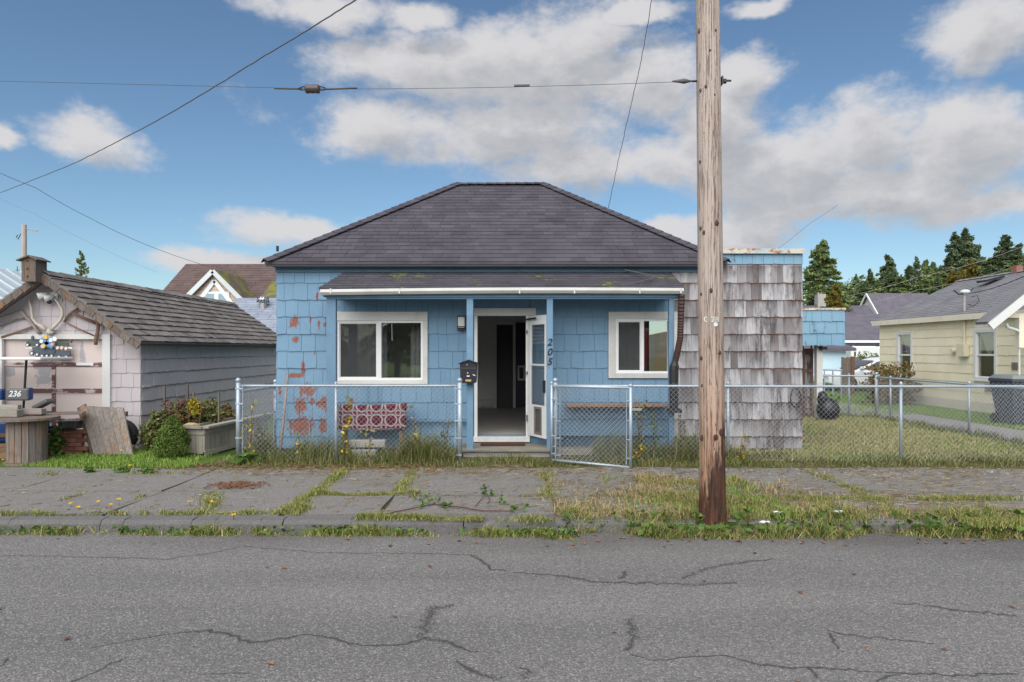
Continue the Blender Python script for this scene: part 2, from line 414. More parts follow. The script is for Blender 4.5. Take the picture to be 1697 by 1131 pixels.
def wood(name, a, b, dark, axis='z', amt=.75, rough=.85, warm=None):
    s = {'z': (9, 9, .5), 'x': (.5, 9, 9), 'y': (9, .5, 9)}[axis]
    def fn(t):
        g = t.noise(5, 6, .65, t.sc(*s), dist=.3); c = t.mix(t.m('FRACT', t.m('ADD', t.rnd, t.isl)), a, b)
        if warm: c = t.mix(t.mr(t.noise(1.7, 3, .5, t.sc(3, 3, .6)), .52, .68), c, warm)
        c = t.mix(t.mr(g, .42, .72, 0, amt), c, dark); c = t.mix(t.mr(t.noise(2.2, 6, .7), .57, .75, 0, .6), c, dark)
        return {'col': c, 'rough': rough, 'spec': .2, 'normal': t.bump(g, .5, .006)}
    mat(name, fn)
wood('plank_grey', (.19, .165, .15), (.28, .25, .225), (.07, .058, .052), 'z', warm=(.30, .19, .12))
wood('plank_dark', (.13, .11, .10), (.21, .18, .16), (.05, .042, .04), 'z', warm=(.22, .14, .085))
wood('plank_x', (.25, .235, .20), (.38, .36, .31), (.11, .10, .085), 'x')
wood('plank_box', (.27, .255, .215), (.40, .38, .32), (.13, .118, .095), 'z')
wood('deck_wood', (.20, .19, .16), (.29, .275, .23), (.10, .09, .075), 'x')
wood('brown_wood', (.20, .115, .07), (.30, .185, .12), (.08, .045, .03), 'x')
wood('brown_frame', (.20, .115, .085), (.30, .19, .14), (.10, .06, .05), 'z')
wood('driftwood', (.23, .19, .175), (.34, .29, .265), (.10, .08, .07), 'x')
wood('fence_wood', (.16, .125, .11), (.24, .19, .165), (.085, .07, .065), 'z')
def m_pole(t):
    x, y, z = t.xyz()
    g = t.noise(14, 8, .75, t.sc(16, 16, .35), dist=.05); g2 = t.noise(3, 6, .65, t.sc(11, 11, .2))
    hi = t.mix(t.noise(2, 4, .6, t.sc(6, 6, .4)), (.42, .35, .31), (.57, .485, .435))
    lo = t.mix(t.noise(2, 4, .6, t.sc(6, 6, .4)), (.40, .235, .14), (.57, .37, .25))
    c = t.mix(t.mr(t.m('ADD', z, t.m('MULTIPLY', g2, 1.4)), 1.0, 3.0), lo, hi)
    crack = t.mr(t.m('ABSOLUTE', t.m('SUBTRACT', g2, .5)), .0, .022, 1, 0)
    c = t.mix(t.mr(g, .50, .72, 0, .42), c, (.22, .125, .09)); c = t.mix(t.mr(t.noise(1.3, 4, .6, t.sc(6, 6, 1)), .55, .72, 0, .45), c, (.33, .20, .14)); c = t.mix(t.m('MULTIPLY', crack, .75), c, (.055, .028, .02))
    peg = t.mr(t.noise(34, 3, .6, t.sc(1.2, 1.2, .22)), .62, .66); low = t.mr(z, 1.6, .5); c = t.mix(t.m('MULTIPLY', peg, t.m('ADD', .35, low)), c, (.07, .026, .018))
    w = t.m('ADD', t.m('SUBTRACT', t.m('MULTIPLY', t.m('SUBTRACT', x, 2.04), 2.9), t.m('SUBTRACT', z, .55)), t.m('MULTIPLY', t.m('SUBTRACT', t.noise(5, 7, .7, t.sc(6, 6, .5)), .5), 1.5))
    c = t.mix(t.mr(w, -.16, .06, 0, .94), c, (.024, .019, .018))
    red = t.m('MULTIPLY', t.mr(z, 1.1, .3), t.mr(t.noise(4, 5, .6, t.sc(7, 7, .5)), .4, .6)); c = t.mix(t.m('MULTIPLY', red, .5), c, (.23, .085, .045))
    h = t.m('SUBTRACT', g, t.m('MULTIPLY', crack, 1.2)); c = t.mix(t.mr(t.noise(22, 5, .7, t.sc(1, 1, .5)), .6, .75, 0, .35), c, (.30, .24, .21))
    return {'col': c, 'rough': .85, 'spec': .2, 'normal': t.bump(h, .7, .012)}
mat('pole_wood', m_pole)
plain('far_pole', (.42, .38, .36), .9, .12, 2)
plain('galvanised', (.40, .47, .54), .42, .12, 8, metal=.35, bump=.1, dirt=(.22, .25, .28), dirtamt=.3)
plain('wire', (.52, .56, .60), .45, .1, 8, metal=.3, bump=0)
plain('black_metal', (.022, .022, .03), .38, .2, 8, bump=.1)
plain('mailbox_black', (.018, .018, .028), .4, .2, 8, bump=.15)
plain('steel', (.45, .45, .46), .35, .15, 8, metal=.8)
plain('black_rubber', (.018, .018, .018), .75, .25, 12)
plain('black_plastic', (.025, .026, .03), .5, .2, 8)
plain('brown_pipe', (.055, .026, .02), .5, .2, 8)
plain('brass', (.55, .42, .14), .4, .1, 8, metal=.6)
plain('cable', (.02, .02, .022), .6, .1)
plain('cable_grey', (.10, .10, .11), .6, .1)
plain('ceramic', (.075, .06, .058), .35, .15)
plain('lamp_glass', (.62, .62, .60), .35, .03)
plain('interior_wall', (.78, .76, .72), .8, .04, 2)
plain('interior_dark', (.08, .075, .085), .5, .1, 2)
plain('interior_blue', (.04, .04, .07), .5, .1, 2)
plain('interior_floor', (.42, .39, .36), .6, .2, 3, grain=(1, 6, 1))
plain('ceiling', (.6, .6, .58), .85, .03)
plain('doormat', (.085, .04, .028), .95, .35, 40, bump=.6, bscale=200)
plain('concrete_block', (.34, .33, .32), .9, .12, 5, bump=.4, bscale=60, dirt=(.2, .19, .17))
plain('pale_blue_wall', (.50, .66, .74), .7, .05, 1)
plain('pink_siding', (.62, .50, .42), .7, .06, 2)
plain('white_far', (.74, .75, .77), .6, .04, 1)
plain('grey_far', (.56, .60, .62), .7, .05, 1)
plain('bluegrey_far', (.30, .38, .46), .7, .05, 1)
plain('metal_roof', (.50, .57, .62), .4, .05, 2, metal=.2)
plain('car_white', (.72, .74, .77), .25, .03, 2, bump=0, spec=.6)
plain('blue_vinyl', (.012, .045, .16), .35, .1, 5)
plain('grey_vinyl', (.10, .10, .105), .4, .1, 5)
plain('brick', (.24, .10, .072), .9, .25, 10, bump=.5, bscale=50, rvar=.4, dirt=(.16, .14, .12))
plain('bin_body', (.045, .052, .075), .5, .15, 5)
plain('bin_lid', (.22, .25, .25), .5, .1, 5)
plain('antler', (.50, .45, .39), .6, .15, 8)
plain('sign_dark', (.075, .095, .12), .5, .2, 20)
plain('sign_green', (.06, .10, .09), .5, .2, 20)
plain('sign_blue', (.10, .28, .58), .5, .1, 20)
plain('sign_yellow', (.62, .43, .10), .5, .1, 20)
plain('sign_white', (.68, .70, .72), .5, .08, 20)
plain('sign_pink', (.50, .34, .29), .6, .1, 20)
plain('window_dark', (.03, .035, .04), .15, .1)
plain('window_teal', (.22, .34, .38), .15, .1)
plain('curtain', (.33, .33, .33), .9, .1, 10)
plain('red_paint', (.45, .03, .02), .35, .05)
plain('chimney_brick', (.30, .14, .11), .9, .25, 8)
plain('grey_meter', (.62, .57, .43), .6, .06)
def m_bag(t):
    n = t.noise(14, 5, .6); return {'col': (.012, .012, .016), 'rough': .3, 'normal': t.bump(n, .9, .03)}
mat('black_bag', m_bag)
def m_glass(t):
    nt = t.t; out = nt.nodes['Material Output']
    tr = t.n('BsdfTransparent', {0: (.86, .88, .88, 1)}); gl = t.n('BsdfGlossy', {0: (1, 1, 1, 1), 'Roughness': .02})
    t.put(gl.inputs['Normal'], t.bump(t.noise(1.3, 2, .5), .03, .05))
    t.pos; bf = t._p.outputs['Backfacing']; fr = t.n('Fresnel', {'IOR': t.m('SUBTRACT', 1.5, t.m('MULTIPLY', bf, .8333))}).outputs[0]; k = t.m('ADD', t.m('MULTIPLY', fr, 1.7), .05, True)
    mx = t.n('MixShader', {0: k, 1: tr.outputs[0], 2: gl.outputs[0]}); t.L.new(mx.outputs[0], out.inputs[0])
mat('glass', m_glass)
def m_screen(t):
    nt = t.t; out = nt.nodes['Material Output']
    tr = t.n('BsdfTransparent'); df = t.n('BsdfDiffuse', {0: (.10, .10, .105, 1)})
    mx = t.n('MixShader', {0: .30, 1: tr.outputs[0], 2: df.outputs[0]}); t.L.new(mx.outputs[0], out.inputs[0])
mat('insect_screen', m_screen)
RUG_O = (-2.94, .775)
def m_rug(t):
    x, y, z = t.xyz(); s = 1/.235
    u = t.m('MULTIPLY', t.m('SUBTRACT', x, RUG_O[0]-.1), s); v = t.m('MULTIPLY', t.m('SUBTRACT', z, RUG_O[1]-.09), s)
    def cell(du, dv):
        a = t.m('SUBTRACT', t.m('FRACT', t.m('ADD', u, du)), .5); b = t.m('SUBTRACT', t.m('FRACT', t.m('ADD', v, dv)), .5)
        return t.m('SQRT', t.m('ADD', t.m('MULTIPLY', a, a), t.m('MULTIPLY', b, b)))
    d = cell(0., 0.); e = cell(.5, .5)
    ln = t.m('MAXIMUM', t.mr(t.m('ABSOLUTE', t.m('SUBTRACT', d, .40)), .045, .07, 1, 0), t.mr(t.m('ABSOLUTE', t.m('SUBTRACT', e, .18)), .03, .055, 1, 0))
    c = t.mix(t.noise(60, 4), (.085, .012, .022), (.16, .03, .045)); c = t.mix(ln, c, t.mix(t.noise(40), (.28, .25, .265), (.40, .355, .37)))
    return {'col': c, 'rough': .95, 'spec': .1, 'normal': t.bump(t.noise(140, 3), .5, .006)}
mat('rug', m_rug)
def m_asphalt(t):
    n = t.noise(95, 3, .7); big = t.noise(.35, 4, .6, t.sc(.35, 1, 1)); v = t.vor(110, None, 'F1', 'Color'); vs = t.xyz(v)[0]
    band = t.noise(.85, 5, .6, t.sc(.13, 1, 1))
    c = t.mix(t.mr(big, .3, .7), (.205, .196, .188), (.285, .272, .258))
    c = t.mix(t.mr(band, .42, .62, 0, .75), c, (.150, .146, .144))
    c = t.mix(t.mr(n, .36, .62, .6, 0), c, (.075, .075, .08)); n3 = t.noise(33, 4, .75); c = t.mix(t.mr(n3, .42, .62, .4, 0), c, (.10, .10, .105)); c = t.mix(t.mr(n3, .58, .7, 0, .45), c, (.42, .405, .39))
    c = t.mix(t.mr(vs, .80, .95, 0, .5), c, (.42, .40, .38)); c = t.mix(t.mr(vs, .2, .03, 0, .6), c, (.055, .055, .065))
    y = t.xyz()[1]; x = t.xyz()[0]
    wet = t.mr(t.m('ADD', t.m('ADD', y, t.m('MULTIPLY', t.noise(1.2, 5, .6, t.sc(.5, 1, 1)), 1.6)), t.m('MULTIPLY', x, .06)), 6.95, 7.6)
    c = t.mix(t.m('MULTIPLY', wet, .45), c, (.06, .052, .048))
    oil = t.mr(t.noise(.9, 6, .7, t.sc(.5, 1, 1)), .56, .74, 0, .45); c = t.mix(oil, c, (.13, .124, .12))
    return {'col': c, 'rough': .88, 'spec': .3, 'normal': t.bump(t.m('ADD', t.m('MULTIPLY', n, .6), t.vor(75)), .6, .008)}
mat('asphalt', m_asphalt)
def m_tar(t):
    c = t.mix(t.noise(70, 4, .7), (.032, .032, .036), (.10, .098, .10)); return {'col': c, 'rough': .85, 'alpha': t.m('MULTIPLY', t.mr(t.m('ADD', t.n('Attribute', attribute_name='core').outputs['Fac'], t.m('MULTIPLY', t.m('SUBTRACT', t.noise(60, 4, .8), .5), 2.6)), .42, .85), .8), 'normal': t.bump(t.noise(90, 3), .6, .008)}
mat('crack_tar', m_tar)
def m_conc(t):
    n = t.noise(110, 3, .7); b = t.noise(.8, 6, .65); v = t.xyz(t.vor(95, None, 'F1', 'Color'))[0]
    c = t.mix(b, (.175, .168, .162), (.255, .243, .232)); c = t.mix(t.m('MULTIPLY', t.rnd, .35), c, (.215, .205, .2))
    c = t.mix(t.mr(n, .38, .6, .55, 0), c, (.085, .08, .08)); c = t.mix(t.mr(v, .85, .97, 0, .5), c, (.42, .40, .38))
    c = t.mix(t.mr(t.noise(2.5, 6, .7), .50, .70, 0, .55), c, (.155, .142, .115)); c = t.mix(t.mr(t.noise(1.7, 7, .72), .56, .72, 0, .5), c, (.15, .15, .065)); c = t.mix(t.mr(t.noise(6, 5, .7), .6, .75, 0, .5), c, (.115, .108, .10))
    return {'col': c, 'rough': .92, 'spec': .25, 'normal': t.bump(n, .5, .006)}
mat('concrete', m_conc)
def m_kerb(t):
    n = t.noise(70, 4, .7); c = t.mix(t.noise(3, 6, .7), (.13, .125, .12), (.26, .255, .25)); c = t.mix(t.mr(n, .4, .6, .5, 0), c, (.09, .09, .095)); c = t.mix(t.mr(t.noise(4, 6, .7), .55, .7, 0, .6), c, (.13, .13, .07))
    return {'col': c, 'rough': .92, 'normal': t.bump(t.m('ADD', n, t.noise(14, 5, .7)), 1., .02)}
mat('kerbstone', m_kerb)
def m_ground(t):
    n = t.noise(1.2, 6, .65); f = t.noise(28, 5, .7)
    c = t.mix(t.mr(n, .4, .62), (.105, .105, .045), (.17, .15, .085)); c = t.mix(t.mr(f, .4, .65, 0, .7), c, (.06, .065, .025))
    return {'col': c, 'rough': 1., 'spec': .1, 'normal': t.bump(f, .8, .03)}
mat('soil', m_ground)
def m_lawn(t):
    n = t.noise(.9, 6, .65); f = t.noise(30, 5, .7); c = t.mix(n, (.07, .135, .022), (.15, .21, .05)); c = t.mix(t.mr(f, .4, .65, 0, .6), c, (.04, .075, .015))
    return {'col': c, 'rough': 1., 'spec': .1, 'normal': t.bump(f, .8, .03)}
mat('lawn', m_lawn)
plain('gravel', (.22, .21, .215), .95, .3, 12, bump=.7, bscale=60, dirt=(.14, .14, .10), dirtamt=.5)
plain('dirt_dark', (.075, .06, .048), 1, .4, 12, bump=.7, bscale=50)
plain('hill', (.085, .088, .062), 1, .5, .16, bump=.8, bscale=1.2, dirt=(.17, .13, .11), dirtamt=.6)
def leafmat(name, stops, rough=.6, pn=1.0, subs=.0):
    def fn(t):
        r = t.m('FRACT', t.m('ADD', t.isl, t.m('MULTIPLY', t.noise(pn, 3), .9)))
        c = t.ramp(r, stops)
        return {'col': c, 'rough': rough, 'spec': .25, 'sub': 0.}
    m = mat(name, fn); return m
leafmat('grass_bright', [(0, (.10, .20, .028)), (.5, (.17, .29, .045)), (.85, (.25, .34, .07)), (1, (.32, .30, .12))])
leafmat('grass_mixed', [(0, (.09, .145, .03)), (.3, (.18, .22, .05)), (.6, (.29, .29, .085)), (.85, (.40, .34, .16)), (1, (.13, .18, .04))])
leafmat('grass_dry', [(0, (.16, .16, .05)), (.3, (.30, .25, .10)), (.65, (.44, .34, .19)), (.9, (.36, .24, .13)), (1, (.17, .20, .05))])
leafmat('grass_yard', [(0, (.17, .195, .06)), (.35, (.29, .285, .11)), (.7, (.44, .39, .20)), (1, (.36, .30, .15))])
leafmat('weeds', [(0, (.055, .085, .022)), (.35, (.11, .135, .035)), (.65, (.19, .19, .07)), (.9, (.28, .23, .11)), (1, (.09, .12, .03))])
leafmat('leaf_green', [(0, (.035, .085, .016)), (.5, (.07, .14, .025)), (1, (.13, .21, .04))], .45)
leafmat('leaf_yellow', [(0, (.16, .20, .03)), (.4, (.33, .30, .04)), (.8, (.52, .37, .035)), (1, (.42, .20, .03))], .5)
leafmat('leaf_red', [(0, (.045, .08, .02)), (.3, (.08, .12, .03)), (.55, (.15, .045, .035)), (.85, (.22, .07, .05)), (1, (.24, .20, .05))], .5)
leafmat('leaf_rust', [(0, (.07, .09, .025)), (.4, (.14, .13, .04)), (.75, (.30, .15, .05)), (1, (.20, .08, .04))], .5)
leafmat('leaf_brown', [(0, (.10, .045, .025)), (.5, (.18, .085, .045)), (.85, (.30, .17, .09)), (1, (.38, .13, .05))], .8)
leafmat('conifer_shrub', [(0, (.055, .10, .018)), (.5, (.10, .165, .028)), (1, (.165, .22, .045))], .6, 4)
leafmat('conifer', [(0, (.055, .085, .048)), (.5, (.095, .135, .07)), (1, (.15, .195, .09))], .7, .2)
leafmat('conifer_light', [(0, (.08, .12, .045)), (.5, (.135, .185, .068)), (1, (.20, .25, .09))], .7, .2)
leafmat('tree_gold', [(0, (.07, .07, .016)), (.5, (.14, .12, .022)), (1, (.22, .165, .03))], .7, .2)
leafmat('flower', [(0, (.75, .42, .01)), (1, (.85, .55, .02))], .6)
leafmat('straw', [(0, (.40, .31, .17)), (.6, (.55, .45, .28)), (1, (.30, .22, .11))], .8)
plain('bark', (.075, .055, .042), .95, .3, 6, bump=.6, bscale=20)
plain('stem', (.11, .07, .04), .9, .3, 10)
plain('vine_red', (.10, .03, .028), .7, .3, 10)
# ------------------------------------------------------------ the setting
ROAD_Z = -.12
def profile_sheet(name, prof, x0, x1, m, nx=1, **kw):
    mb = MB()
    for (a, b) in zip(prof, prof[1:]):
        mb.quad((x0, a[0], a[1]), (x1, a[0], a[1]), (x1, b[0], b[1]), (x0, b[0], b[1]))
    return mb.build(name, m, kind='structure', **kw)
profile_sheet('ground', [(-500, -.16), (6.95, -.16), (7.0, -.09), (9.88, -.06), (9.95, -.006), (1200, -.006)], -900, 900, 'soil')
road = profile_sheet('road', [(-7.5, ROAD_Z), (6.90, ROAD_Z)], -120, 120, 'asphalt')
profile_sheet('far_verge', [(-200, -.1), (-7.6, -.1)], -120, 120, 'lawn')

def ribbon(pts, w0, jag=.5, step=.04):
    """Jagged flat ribbon along ground points (x, y); w0 may be a list of half widths."""
    P2 = [Vector((p[0], p[1])) for p in pts]; ws = w0 if hasattr(w0, '__len__') else [w0]*len(pts)
    out = []
    for i in range(len(P2)-1):
        L = (P2[i+1]-P2[i]).length; n = max(2, int(L/step)); d = (P2[i+1]-P2[i]).normalized(); nn = Vector((-d.y, d.x))
        for k in range(n):
            f = k/n; w = ws[i]*(1-f)+ws[i+1]*f; c = P2[i].lerp(P2[i+1], f)+nn*random.gauss(0, .55)*min(w, .02)
            out.append((c+nn*w*random.uniform(1-jag, 1+jag), c-nn*w*random.uniform(1-jag, 1+jag)))
    return out
def crack(pix, w, name='crack', m='crack_tar', z=ROAD_Z, dz=.003):
    g = [G(a, b, z) for a, b in pix]; r = ribbon([(p.x, p.y) for p in g], [q*1.5 for q in w] if hasattr(w, '__len__') else w*1.3, .38)
    mb = MB(); vs = []
    for a, b in r: c = (a+b)/2; vs += [(a.x, a.y, z+dz), (c.x, c.y, z+dz), (b.x, b.y, z+dz)]
    mb.add(vs, [f for i in range(len(r)-1) for f in ((3*i, 3*i+1, 3*i+4, 3*i+3), (3*i+1, 3*i+2, 3*i+5, 3*i+4))])
    o = mb.build(name, m, road); at = o.data.attributes.new('core', 'FLOAT', 'POINT')
    at.data.foreach_set('value', [0. if i % 3 != 1 else max(.68, min(1., .035/max(1e-4, (r[i//3][0]-r[i//3][1]).length/2))) for i in range(len(vs))])
W1, W2, W3 = .008, .014, .05
crack([(150, 1075), (215, 1062), (300, 1048), (345, 1045), (385, 1054), (430, 1065), (500, 1052), (545, 1057), (600, 1071), (660, 1070), (705, 1058), (740, 1063), (770, 1078), (805, 1082)], [.005, .008, .012, .022, .02, .022, .012, .013, .015, .014, .03, .028, .016, .006])
crack([(705, 1058), (703, 1035), (706, 1020), (718, 1010), (745, 1004), (755, 1006)], [.05, .06, .065, .085, .06, .008])
crack([(120, 1131), (160, 1113), (195, 1095), (205, 1090)], .012)
crack([(0, 1105), (12, 1095), (20, 1085)], .012)
crack([(760, 1095), (775, 1108), (800, 1118), (850, 1126)], [.01, .02, .03, .03])
crack([(1046, 1025), (1044, 1050), (1045, 1085)], [.05, .05, .025])
crack([(1045, 1085), (1080, 1095), (1150, 1090), (1200, 1087), (1260, 1102), (1350, 1107), (1450, 1115), (1600, 1119), (1697, 1117)], [.01, .006, .01, .01, .014, .012, .01, .012, .014])
crack([(1340, 1107), (1355, 1118), (1350, 1131)], .014)
crack([(1455, 1131), (1480, 1120), (1500, 1117)], .014)
crack([(860, 1108), (880, 1115), (865, 1131)], [.01, .03, .04])
crack([(1370, 1045), (1385, 1050), (1440, 1057), (1500, 1063), (1560, 1068)], [.006, .014, .012, .012, .005])
crack([(1378, 1050), (1383, 1065), (1394, 1083)], [.016, .012, .006])
crack([(1480, 1001), (1540, 1004), (1590, 1013), (1640, 1017), (1697, 1023)], [.006, .014, .03, .032, .026])
crack([(850, 948), (930, 955), (1000, 966), (1080, 966), (1150, 970), (1230, 966)], [.01, .02, .03, .03, .045, .01])
crack([(1030, 960), (1040, 945)], [.03, .02])
crack([(1130, 960), (1160, 945), (1210, 935), (1290, 926)], [.03, .05, .04, .008])
crack([(780, 920), (800, 932), (815, 944), (850, 948)], [.01, .03, .02, .01])
crack([(0, 922), (80, 922), (280, 927), (350, 917), (400, 906), (520, 916), (700, 918), (800, 921)], .012)
crack([(335, 1118), (385, 1117), (430, 1116)], .006)

# kerb stones with a real step to the road
kerb = MB().box(-60, 60, 6.91, 7.04, ROAD_Z-.05, -.07).build('kerb', 'kerbstone', kind='structure')
x = -13.4
while x < 13:
    w = 1.82+random.uniform(-.1, .1); dy = random.uniform(-.008, .008)
    mb = MB(); n = 8
    for i in range(n):      # rounded, slightly worn nose
        a, b = x+i*w/n, x+(i+1)*w/n
        j = lambda: random.uniform(-.006, .004)
        za, zb = j(), j()
        prof = lambda q, z: [(q, 6.885+dy, ROAD_Z-.02), (q, 6.895+dy, -.045+z), (q, 6.93+dy, -.006+z), (q, 7.06, 0+z*.3), (q, 7.06, ROAD_Z)]
        pa, pb = prof(a+(.006 if i == 0 else 0), za if i else 0), prof(b-(.006 if i == n-1 else 0), zb if i < n-1 else 0)
        mb.add(pa+pb, [(0, 5, 6, 1), (1, 6, 7, 2), (2, 7, 8, 3), (3, 8, 9, 4)]+([(0, 1, 2, 3, 4)] if i == 0 else [])+([(5, 9, 8, 7, 6)] if i == n-1 else []))
    # share seam heights between sub-blocks is not needed: jitter is sub-centimetre
    mb.build('kerb_stone', 'kerbstone', kerb); x += w

# pavement of poured slabs, each a piece of its own
pave = MB().box(-60, 60, 7.07, 9.9, -.09, -.022).build('pavement', 'soil', kind='structure')
def slab(x0, x1, y0, y1, g=.02):
    n = max(2, int((x1-x0)/.35)); m = max(2, int((y1-y0)/.35)); mb = MB(); vs = []; fs = []
    tx, ty, h = random.uniform(-.006, .006), random.uniform(-.006, .006), random.uniform(-.008, .006)
    jx = [random.uniform(-.02, .02) for _ in range(4*(n+m)+8)]; q = 0
    for j in range(m+1):
        for i in range(n+1):
            xx = x0+g+(x1-x0-2*g)*i/n; yy = y0+g+(y1-y0-2*g)*j/m
            if i in (0, n): xx += random.uniform(-.016, .016)
            if j in (0, m): yy += random.uniform(-.016, .016)
            vs.append((xx, yy, h+tx*(2*i/n-1)+ty*(2*j/m-1)+random.uniform(-.002, .002)))
    for j in range(m):
        for i in range(n):
            a = j*(n+1)+i; fs.append((a, a+1, a+n+2, a+n+1))
    rim = [i for i in range(n+1)]+[j*(n+1)+n for j in range(1, m+1)]+[m*(n+1)+i for i in range(n-1, -1, -1)]+[j*(n+1) for j in range(m-1, 0, -1)]
    b = len(vs); vs += [(vs[i][0], vs[i][1], -.06) for i in rim]; k = len(rim)
    fs += [(rim[(i+1) % k], rim[i], b+i, b+(i+1) % k) for i in range(k)]
    mb.add(vs, fs).build('concrete_slab', 'concrete', pave)
XB = [-2.42, -1.42, .45, 2.3, 4.17, 6.02, 7.9, 9.8, 11.7]
for a, b in zip(XB, XB[1:]):
    slab(a, b, 8.06, 9.93); slab(a+.03, b+.03, 7.12, 8.02)
XL = [-13.6, -11.6, -9.7, -7.9, -6.1, -4.25, -2.42]
for a, b in zip(XL, XL[1:]): slab(a, b, 8.3, 9.95, .008); slab(a, b, 7.12, 8.3, .008)
MB().box(-7.6, -6.4, 9.96, 10.5, -.05, -.002).build('garage_apron', 'concrete', kind='structure')
# side driveway and lawns to the right
MB().quad((9.15, 10.2, .001), (10.95, 10.2, .001), (10.6, 40, .001), (8.95, 40, .001)).build('driveway', 'gravel', kind='structure')
MB().quad((10.96, 10.2, .003), (30, 10.2, .003), (30, 45, .003), (10.61, 45, .003)).build('neighbour_lawn', 'lawn', kind='structure')
MB().quad((-13, 10.0, .001), (-4.6, 10.0, .001), (-4.6, 20, .001), (-13, 20, .001)).build('garage_lawn', 'lawn', kind='structure')
# low wooded hill far right
def hill():
    nx, ny = 60, 8; vs = []; fs = []
    for j in range(ny):
        for i in range(nx):
            xx = 20+i*5.; t = j/(ny-1)
            crest = 27*math.exp(-((xx-190)/110)**2)+3.0
            vs.append((xx, 150+60*t, -1+crest*math.sin(t*math.pi/2)*(1+.05*math.sin(xx*.21+j))+random.uniform(-.4, .4)))
    for j in range(ny-1):
        for i in range(nx-1):
            a = j*nx+i; fs.append((a, a+1, a+nx+1, a+nx))
    MB().add(vs, fs).build('hill', 'hill', smooth=True, kind='structure')
hill()
# ------------------------------------------------------------ the blue house
HD = 11.7                                        # depth of its front wall
LBL = 'single-storey blue shingled house with dark hip roof and open front door'
H = thing('blue_house', LBL, 'house', (-.2, 14, 0))
WX0, WX1, AX1 = -4.03, 3.45, 4.98                # main wall, then the flush annex
def frame_rect(px0, px1, py0, py1, D=HD): return (X(px0, D), X(px1, D), Z(py1, D), Z(py0, D))
WL = frame_rect(559, 701, 532, 630); WR = frame_rect(1020, 1110, 529, 619); DR = (X(790, HD), X(872, HD), .25, 2.30)
mb = MB(); wall_holes(mb, WX0, AX1, .02, 3.07, HD+.02, HD+.14, [WL, WR, DR])
front = mb.build('front_wall', 'blue_frieze', H)
CZ = [2.866-.2923*k for k in range(0, 10)]
rows = [(CZ[0], 3.06)]+[(CZ[k], CZ[k-1]) for k in range(1, 10)]+[(.03, CZ[9])]
HOLES = [frame_rect(555, 709, 517, 637), frame_rect(1008, 1122, 517, 627), (X(784, HD), X(879, HD), .2, 2.435)]
SPL = 2.74
place(courses((0, HD+.02, 0), (1, 0, 0), (0, 0, 1), (0, -1, 0), rows, (.14, .29), .024, HOLES, (WX0, SPL), tilt=.006), 'painted_shingle', 'blue_shingle', H, 300)
arow = [(CZ[0], 3.19)]+rows[1:]
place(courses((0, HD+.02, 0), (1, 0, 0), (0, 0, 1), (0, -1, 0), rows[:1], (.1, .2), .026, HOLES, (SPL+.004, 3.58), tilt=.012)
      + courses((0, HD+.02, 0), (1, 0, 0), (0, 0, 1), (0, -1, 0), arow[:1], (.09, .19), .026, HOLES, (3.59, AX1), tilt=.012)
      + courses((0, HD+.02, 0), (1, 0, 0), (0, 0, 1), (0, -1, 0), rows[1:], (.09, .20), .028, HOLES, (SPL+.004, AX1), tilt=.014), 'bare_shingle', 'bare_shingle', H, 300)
place(courses((0, HD+.02, 0), (1, 0, 0), (0, 0, 1), (0, -1, 0), [(3.19, 3.37)], (.16, .24), .026, (), (3.59, AX1+.01)), 'parapet_shingle', 'weathered_blue', H)
# annex body, sides and back of the house
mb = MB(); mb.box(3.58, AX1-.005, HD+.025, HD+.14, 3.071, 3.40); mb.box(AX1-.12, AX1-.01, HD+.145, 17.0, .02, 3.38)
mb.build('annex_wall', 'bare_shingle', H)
MB().box(3.5, AX1-.02, HD+.15, 17.0, 3.30, 3.36).build('annex_roof', 'dark_roof', H)
mb = MB(); mb.box(3.56, AX1+.03, HD-.03, HD+.15, 3.405, 3.45); mb.box(3.56, AX1+.025, HD-.045, HD-.031, 3.365, 3.449)
mb.build('parapet_flashing', 'rusty_flashing', H)
mb = MB(); wall_holes(mb, HD+.145, 17.4, .02, 3.07, WX0, WX0+.12, [(13.2, 15.6, 1., 2.35)], swap=True); MB().box(WX0+.05, WX0+.056, 13.2, 15.6, 1., 2.35).build('added_side_window_pane', 'glass', H); mb.build('side_wall', 'blue_shingle', H)  # side window is unseen, added to let more daylight into the room
wall_holes(MB(), WX0, 3.5, .02, 3.07, 17.41, 17.53, [(.75, 2.25, 1., 2.3)]).build('back_wall', 'blue_frieze', H)  # hole for the added back window
place(courses((WX0, 0, 0), (0, -1, 0), (0, 0, 1), (-1, 0, 0), rows, (.17, .3), .024, [(-15.6, -13.2, 1., 2.35)], (-17.4, -HD-.02)), 'side_shingle', 'blue_shingle', H, 0, 'side_shingles')
mb = MB(); mb.box(WX0-.02, 3.6, HD-.012, HD+.019, 3.065, 3.19); mb.build('frieze', 'blue_frieze', H)
MB().box(WX0-.03, 3.58, HD-.03, HD-.013, 3.055, 3.075).build('frieze_moulding', 'blue_trim', H)
